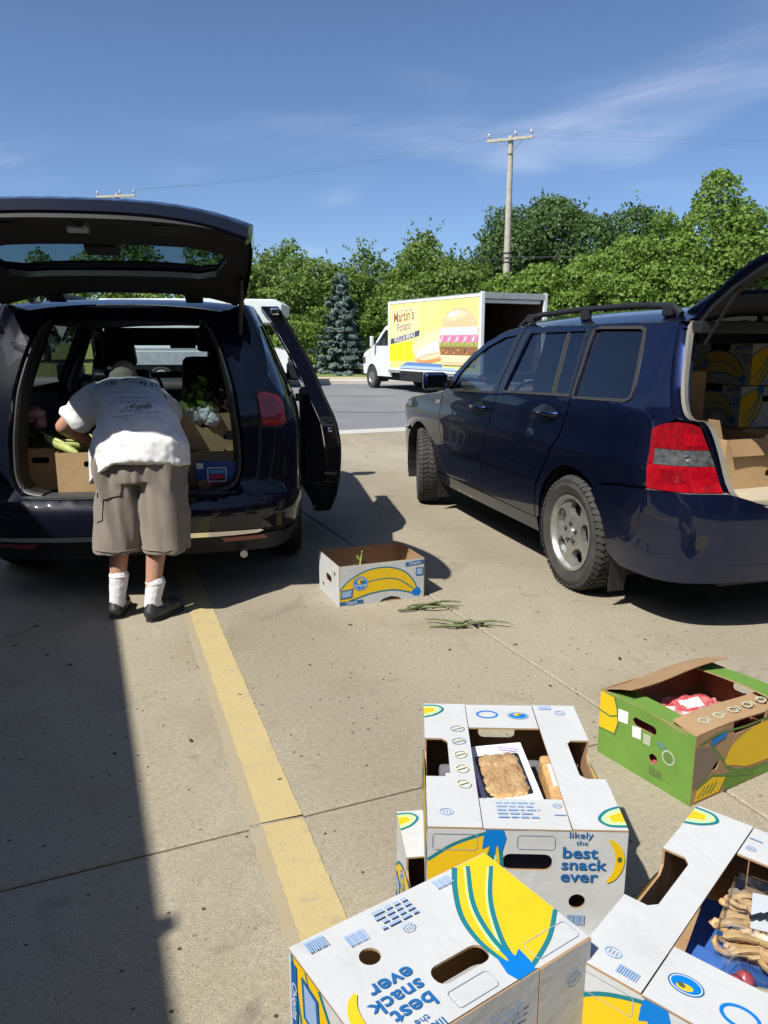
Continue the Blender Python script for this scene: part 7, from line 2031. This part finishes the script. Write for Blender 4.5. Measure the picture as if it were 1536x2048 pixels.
hc = Vector((-1.525, 4.585, 1.228))
hu = Vector((-.04, .78, .625)).normalized(); hf = Vector((-.06, .62, -.78)); hf = (hf - hu * hf.dot(hu)).normalized(); hx = hf.cross(hu).normalized()
HM = Matrix((hx, hf, hu)).transposed()
def hd(a, b, c): return hc - MR + HM @ Vector((a, b, c))
I3 = Matrix.Identity(3)
parts = [
    ('ell', hd(0, 0, 0), (.077, .095, .112), HM), ('ell', hd(0, .04, -.05), (.058, .062, .07), HM), ('ell', hd(0, .098, -.01), (.013, .022, .024), HM),
    ('ell', hd(-.079, -.005, -.005), (.010, .020, .032), HM), ('ell', hd(.079, -.005, -.005), (.010, .020, .032), HM), ('ell', hd(0, .088, -.055), (.026, .010, .008), HM),
    ('cap', hd(0, -.02, -.08), Wp(-1.49, 4.42, 1.17), .056, .066),
    ('cap', Wp(-1.45, 4.36, 1.13), Wp(-1.27, 4.09, .97), .11, .13), ('cap', Wp(-1.60, 4.36, 1.12), Wp(-1.31, 4.43, 1.12), .075, .075),
    ('cap', Wp(-1.29, 4.05, .90), Wp(-1.19, 4.05, .90), .14, .14),
    # left arm, elbow out
    ('cap', Wp(-1.67, 4.36, 1.12), Wp(-1.815, 4.37, .985), .060, .047), ('cap', Wp(-1.815, 4.37, .985), Wp(-1.735, 4.54, .865), .046, .031), ('cap', Wp(-1.735, 4.54, .865), Wp(-1.70, 4.59, .835), .030, .034),
    # right arm reaching forward
    ('cap', Wp(-1.31, 4.46, 1.11), Wp(-1.26, 4.70, 1.00), .060, .047), ('cap', Wp(-1.26, 4.70, 1.00), Wp(-1.33, 4.80, .915), .046, .031), ('cap', Wp(-1.33, 4.80, .915), Wp(-1.385, 4.825, .89), .030, .034),
    # legs
    ('cap', Wp(-1.38, 4.04, .86), Wp(-1.41, 4.02, .50), .095, .062), ('cap', Wp(-1.41, 4.02, .50), Wp(-1.415, 3.965, .34), .052, .051), ('cap', Wp(-1.415, 3.965, .34), Wp(-1.435, 3.945, .10), .050, .034),
    ('cap', Wp(-1.16, 4.04, .86), Wp(-1.195, 4.01, .50), .095, .062), ('cap', Wp(-1.195, 4.01, .50), Wp(-1.21, 3.935, .34), .052, .051), ('cap', Wp(-1.21, 3.935, .34), Wp(-1.238, 3.905, .10), .050, .034),
]
def hand(c, fwd, side, down):
    c, fwd, side, down = Vector(c), Vector(fwd).normalized(), Vector(side).normalized(), Vector(down).normalized()
    out = []
    for k, (o, L_) in enumerate(((-.032, .070), (-.011, .082), (.011, .078), (.031, .060))):
        b = c + fwd * .030 + side * o
        k1 = b + fwd * L_ * .45 + down * .008; k2 = k1 + fwd * L_ * .25 + down * L_ * .28; k3 = k2 + down * L_ * .28 + fwd * .004
        out += [('cap', b, k1, .0095, .009), ('cap', k1, k2, .009, .0082), ('cap', k2, k3, .0082, .0072)]
    t0 = c + side * -.028 - fwd * .005; t1 = t0 + side * -.028 + fwd * .028 + down * .01; t2 = t1 + fwd * .028 + side * .004 + down * .012
    out += [('cap', t0, t1, .013, .011), ('cap', t1, t2, .011, .009)]
    return out
parts += hand(Wp(-1.695, 4.60, .83), (.25, .8, -.5), (.9, -.25, 0), (.1, .1, -1)) + hand(Wp(-1.39, 4.83, .888), (-.75, .5, -.4), (-.5, -.8, 0), (0, .1, -1))
body = blob('body', parts, .0065, M['skin'], man, 3)
# eyes
for s_ in (-1, 1):
    mb = MB(); c_ = hd(s_ * .032, .082, .012); mb.lathe([(.001, -.011), (.008, -.008), (.011, 0), (.008, .008), (.001, .011)], 10, fn=lambda x, a, z: c_ + Vector((x, a, z))); mb.build('eye', M['label_white'], man, smooth=60)
# thinning hair round the back and sides
def hair_disp(co, n_): return .004 * noise.noise(co * 90)
blob('hair', [('ell', hd(0, -.022, -.020), (.083, .090, .080), HM), ('ell', hd(0, -.050, .030), (.070, .060, .070), HM)], .006, M['hair'], man, 3, hair_disp)

def ring_pts(c, ax, bx, a, b, n=28, pw=2.3, fn=None):
    c = Vector(c); out = []
    for k in range(n):
        t = 2 * PI * k / n
        ct, st = math.cos(t), math.sin(t)
        x = math.copysign(abs(ct) ** (2 / pw), ct) * a; y = math.copysign(abs(st) ** (2 / pw), st) * b
        p = c + ax * x + bx * y
        if fn: p = fn(p, t)
        out.append(p)
    return out
X1 = Vector((1, 0, 0))
def sp_ring(c, tang, a, b, roll=0.0, **k):
    tang = Vector(tang).normalized()
    ax = (Vector((math.cos(roll), 0, math.sin(roll))) - tang * tang.dot(Vector((math.cos(roll), 0, math.sin(roll))))).normalized()
    bx = tang.cross(ax).normalized()
    return ring_pts(Wp(*c), ax, bx, a, b, **k)
# T-shirt: torso from the hem to the neck, then sleeves; the hem hangs lower on his left
def hemfn(p, t):
    q = p.copy()
    left = max(0, -math.cos(t)); right = max(0, math.cos(t)); back = max(0, math.sin(t)) if True else 0
    dz = -.135 * left ** 1.3 - .055 * right
    q.z += dz
    q.y += -.01 * left
    return q
tor = [sp_ring((-1.290, 4.040, .855), (-.05, .12, 1), .264, .212, fn=hemfn),
       sp_ring((-1.292, 4.055, .915), (-.08, .20, 1), .254, .205),
       sp_ring((-1.300, 4.080, .965), (-.20, .45, 1), .230, .195),
       sp_ring((-1.320, 4.140, 1.020), (-.35, .85, 1), .208, .180),
       sp_ring((-1.375, 4.235, 1.080), (-.35, 1.0, .75), .194, .160),
       sp_ring((-1.430, 4.325, 1.122), (-.35, 1.0, .55), .200, .140),
       sp_ring((-1.460, 4.390, 1.150), (-.3, 1.0, .45), .200, .120),
       sp_ring((-1.485, 4.440, 1.172), (-.2, 1.0, .45), .160, .098),
       sp_ring((-1.500, 4.475, 1.190), (-.2, 1.0, .45), .092, .078)]
sl = lambda pts, rads: ('loft', [sp_ring(p, (pts[min(i + 1, len(pts) - 1)][0] - pts[max(i - 1, 0)][0], pts[min(i + 1, len(pts) - 1)][1] - pts[max(i - 1, 0)][1], pts[min(i + 1, len(pts) - 1)][2] - pts[max(i - 1, 0)][2]), r[0], r[1], roll=1.0, n=20) for i, (p, r) in enumerate(zip(pts, rads))])
sleeveL = sl([(-1.57, 4.35, 1.135), (-1.64, 4.36, 1.11), (-1.715, 4.365, 1.055), (-1.762, 4.368, 1.012)], [(.105, .105), (.105, .10), (.098, .088), (.098, .084)])
sleeveR = sl([(-1.38, 4.41, 1.13), (-1.325, 4.48, 1.10), (-1.295, 4.56, 1.06), (-1.285, 4.62, 1.03)], [(.105, .105), (.10, .095), (.095, .085), (.095, .085)])
def shirt_disp(co, n_):
    w = co + MR
    f = .011 * noise.noise(Vector((w.x * 5 + w.z * 3, w.y * 5, w.z * 7))) + .007 * noise.noise(Vector((w.x * 15 - w.z * 9, w.y * 9, w.z * 13)))
    # drag folds fanning down from the raised shoulder
    u = (w.x + 1.62) * .8 + (w.z - 1.2) * .9
    f += .0055 * math.sin(u * 46 + 3 * noise.noise(w * 4)) * max(0, 1 - abs(w.z - 1.05) / .2)
    f += .004 * noise.noise(w * 34)
    return f
shirt = blob('t_shirt', [('loft', tor), sleeveL, sleeveR], .0085, M['tshirt'], man, 3, shirt_disp)
# shorts
L0, L1 = [], []
wst = [sp_ring((-1.290, 4.055, .95), (0, .1, 1), .17, .14), sp_ring((-1.285, 4.045, .90), (0, .05, 1), .205, .165), sp_ring((-1.283, 4.035, .82), (0, 0, 1), .238, .178), sp_ring((-1.283, 4.03, .745), (0, 0, 1), .240, .172)]
lgL = [sp_ring((-1.390, 4.035, .86), (0, 0, 1), .130, .165, n=24), sp_ring((-1.395, 4.02, .70), (0, 0, 1), .132, .155, n=24), sp_ring((-1.403, 4.005, .52), (0, 0, 1), .130, .145, n=24), sp_ring((-1.415, 3.995, .365), (0, 0, 1), .128, .140, n=24)]
lgR = [sp_ring((-1.175, 4.035, .86), (0, 0, 1), .130, .165, n=24), sp_ring((-1.173, 4.02, .70), (0, 0, 1), .130, .155, n=24), sp_ring((-1.163, 4.0, .52), (0, 0, 1), .120, .145, n=24), sp_ring((-1.165, 3.985, .372), (0, 0, 1), .116, .140, n=24)]
def shorts_disp(co, n_):
    w = co + MR
    k = max(0, min(1, (w.z - .45) / .35))
    f = .040 * noise.noise(Vector((w.x * 19 + w.z * 1.6, w.y * 12, w.z * 2.2))) * (.35 + .65 * k)
    rdg = 1 - abs(noise.noise(Vector((w.x * 10 + w.z * 3.5, w.y * 8, w.z * 2.6 + 4))))
    f += .040 * (rdg - .78) * (.3 + .7 * k) + .006 * noise.noise(Vector((w.x * 9, w.y * 9, w.z * 5)))
    if w.y < 4.0: f -= .016 * math.exp(-((w.x + 1.283) / .022) ** 2) * max(0, min(1, (w.z - .6) / .1)) * max(0, min(1, (.92 - w.z) / .1))
    return f
shorts = blob('shorts', [('loft', wst), ('loft', lgL), ('loft', lgR)], .0085, M['shorts'], man, 3, shorts_disp)
# stitched hems and the cargo pocket flap on the left leg
for (cx_, cy_, cz_, a_, b_) in ((-1.415, 3.995, .392, .1305, .1425), (-1.165, 3.985, .399, .1185, .1425)):
    mb = MB(); rg = sp_ring((cx_, cy_, cz_), (0, 0, 1), a_, b_, n=40)
    mb.tube(rg + [rg[0]], .0022, 5, caps=False); mb.build('hem_stitching', M['shorts'], shorts)
bv = bvh_of(shorts)
def on(bvh, o, d_, off=.003):
    h = bvh.ray_cast(o, d_)
    return h[0] + h[1] * off if h[0] is not None else None
def cam_hit(bvh, pxx, pyy, off=.003):
    u_ = (pxx - 768) / 1540; v_ = (1024 - pyy) / 1540
    c_, s_ = math.cos(R(12.4)), math.sin(R(12.4))
    d_ = Vector((u_, c_ + v_ * s_, -s_ + v_ * c_)).normalized()
    return on(bvh, Vector((0, 0, CAM_H)) - MR, d_, off)
def surf_patch(bvh, corners, n, off, m, name, parent, th=.005):
    (a, b, c, d_) = corners
    rows = []
    for j in range(n + 1):
        row = []
        for i in range(n + 1):
            s_, t_ = i / n, j / n
            x = (a[0] * (1 - s_) + b[0] * s_) * (1 - t_) + (d_[0] * (1 - s_) + c[0] * s_) * t_; y = (a[1] * (1 - s_) + b[1] * s_) * (1 - t_) + (d_[1] * (1 - s_) + c[1] * s_) * t_
            p_ = cam_hit(bvh, x, y, off)
            if p_ is None: return None
            row.append(p_)
        rows.append(row)
    mb = MB(); strip3(mb, rows); rows2 = [[p_ + Vector((0, th, 0)) for p_ in r_] for r_ in rows]
    for e_ in ([r_[0] for r_ in rows], [r_[-1] for r_ in rows], rows[0], rows[-1]):
        strip3(mb, [e_, [p_ + Vector((0, th * 1.5, 0)) for p_ in e_]])
    return mb.build(name, m, parent, smooth=40)
surf_patch(bv, ((200, 972), (243, 966), (240, 990), (202, 1000)), 5, .007, M['shorts'], 'pocket_flap', shorts)
surf_patch(bv, ((193, 985), (206, 983), (206, 1040), (194, 1045)), 5, .006, M['shorts'], 'pocket', shorts)
# faded print on the back of the shirt: broken marks, not readable in the photograph either
bs_ = bvh_of(shirt)
mbk = MB()
def mark(pts, w):
    pts3 = [cam_hit(bs_, a, b, .0025) for a, b in pts]
    if any(p_ is None for p_ in pts3): return
    for p_, q_ in zip(pts3[:-1], pts3[1:]):
        t_ = (q_ - p_)
        if t_.length < 1e-5 or t_.length > .08: continue
        nn = t_.cross(Vector((0, -.7, .7))).normalized() * w / 2
        mbk.add([p_ + nn, q_ + nn, q_ - nn, p_ - nn], [(0, 1, 2, 3)])
random.seed(13)
for k in range(11):       # heavy arched line at the top
    x = 212 + 9.6 * k; y = 771 - 9 * math.sin(PI * (k + .5) / 11) + (0 if k < 7 else 3)
    mark([(x, y + 4), (x + 1.5, y - 4)], .006); mark([(x + 2, y - 4), (x + 5.5, y + 3)], .0045)
    if k % 2: mark([(x + 5.5, y + 4), (x + 6, y - 4)], .0045)
for (x0, x1, y, s_) in ((232, 300, 785, 0), (240, 305, 796, 0), (222, 312, 806, 1)):
    x = x0
    while x < x1:
        l_ = random.uniform(5, 14); yy = y - s_ * 3 * math.sin(PI * (x - x0) / (x1 - x0)); mark([(x, yy), (min(x1, x + l_), yy + random.uniform(-.8, .8))], .0024); x += l_ + random.uniform(1.5, 4)
for k in range(9):         # looping script in the middle
    x = 248 + 6.2 * k
    mark([(x, 818 + random.uniform(-2, 3)), (x + 3, 808 + random.uniform(-4, 2)), (x + 5, 816), (x + 7, 812 + random.uniform(-2, 3))], .0032)
for (x0, x1, y) in ((225, 262, 835), (270, 288, 828), (292, 318, 827), (240, 282, 824)):
    mark([(x0 + (x1 - x0) * t_ / 5, y - 4 * t_ / 5 + random.uniform(-1, 1)) for t_ in range(6)], .0026)
sp_ = mbk.build('shirt_print', M['shirt_ink'], shirt, fixn=False); sp_['kind'] = 'stuff'
# socks and shoes
for nm, ak, cf, heel, toe in (('L', Wp(-1.437, 3.945, .085), Wp(-1.420, 3.958, .232), Vector((-1.440, 3.905, 0)), Vector((-1.470, 4.155, 0))), ('R', Wp(-1.238, 3.905, .085), Wp(-1.217, 3.925, .205), Vector((-1.248, 3.862, 0)), Vector((-1.140, 4.085, 0)))):
    d_ = (toe - heel).normalized()
    blob('sock', [('cap', ak, cf, .040, .051), ('cap', ak, ak + d_ * .09 - Vector((0, 0, .03)), .040, .032)], .005, M['sock'], man, 2, lambda co, n_: .0005 * math.sin(co.z * 420) + .0015 * noise.noise(co * 40))
    mb = MB(); mb.tube([cf + Vector((.0495 * math.cos(t_), .0495 * math.sin(t_), .002)) for t_ in np.linspace(0, 2 * PI, 25)], .004, 6, caps=False); mb.build('sock_cuff', M['sock'], man, smooth=60)
    h_, t2 = heel - MR, toe - MR
    sd_ = Vector((d_.y, -d_.x, 0))
    blob('shoe', [('cap', h_ + d_ * .035 + Vector((0, 0, .048)), h_ + d_ * .06 + Vector((0, 0, .050)), .041, .042), ('cap', h_ + d_ * .03 + Vector((0, 0, .085)), h_ + d_ * .02 + Vector((0, 0, .05)), .030, .038), ('cap', h_ + d_ * .06 + Vector((0, 0, .045)), h_ + d_ * .20 + Vector((0, 0, .040)), .042, .045), ('cap', h_ + d_ * .19 + Vector((0, 0, .038)), t2 - d_ * .035 + Vector((0, 0, .036)), .045, .034), ('cap', h_ + d_ * .11 + Vector((0, 0, .07)), h_ + d_ * .17 + Vector((0, 0, .055)), .036, .032)], .005, M['shoe'], man, 3)
    ol = []
    Lf = (toe - heel).length
    for t_, w_ in ((0, .018), (.02, .032), (.06, .038), (.12, .036), (.19, .046), (.235, .044), (.265, .028), (.272, .012)):
        ol.append((min(t_, Lf + .005), w_))
    poly = [(a, -b) for a, b in ol] + [(a, b) for a, b in ol[::-1]]
    mb = MB(); mb.prism(poly, lambda u, v, q: h_ + d_ * u + sd_ * v + Vector((0, 0, q)), .002, .022); mb.build('sole', M['sole'], man, bevel=.004)
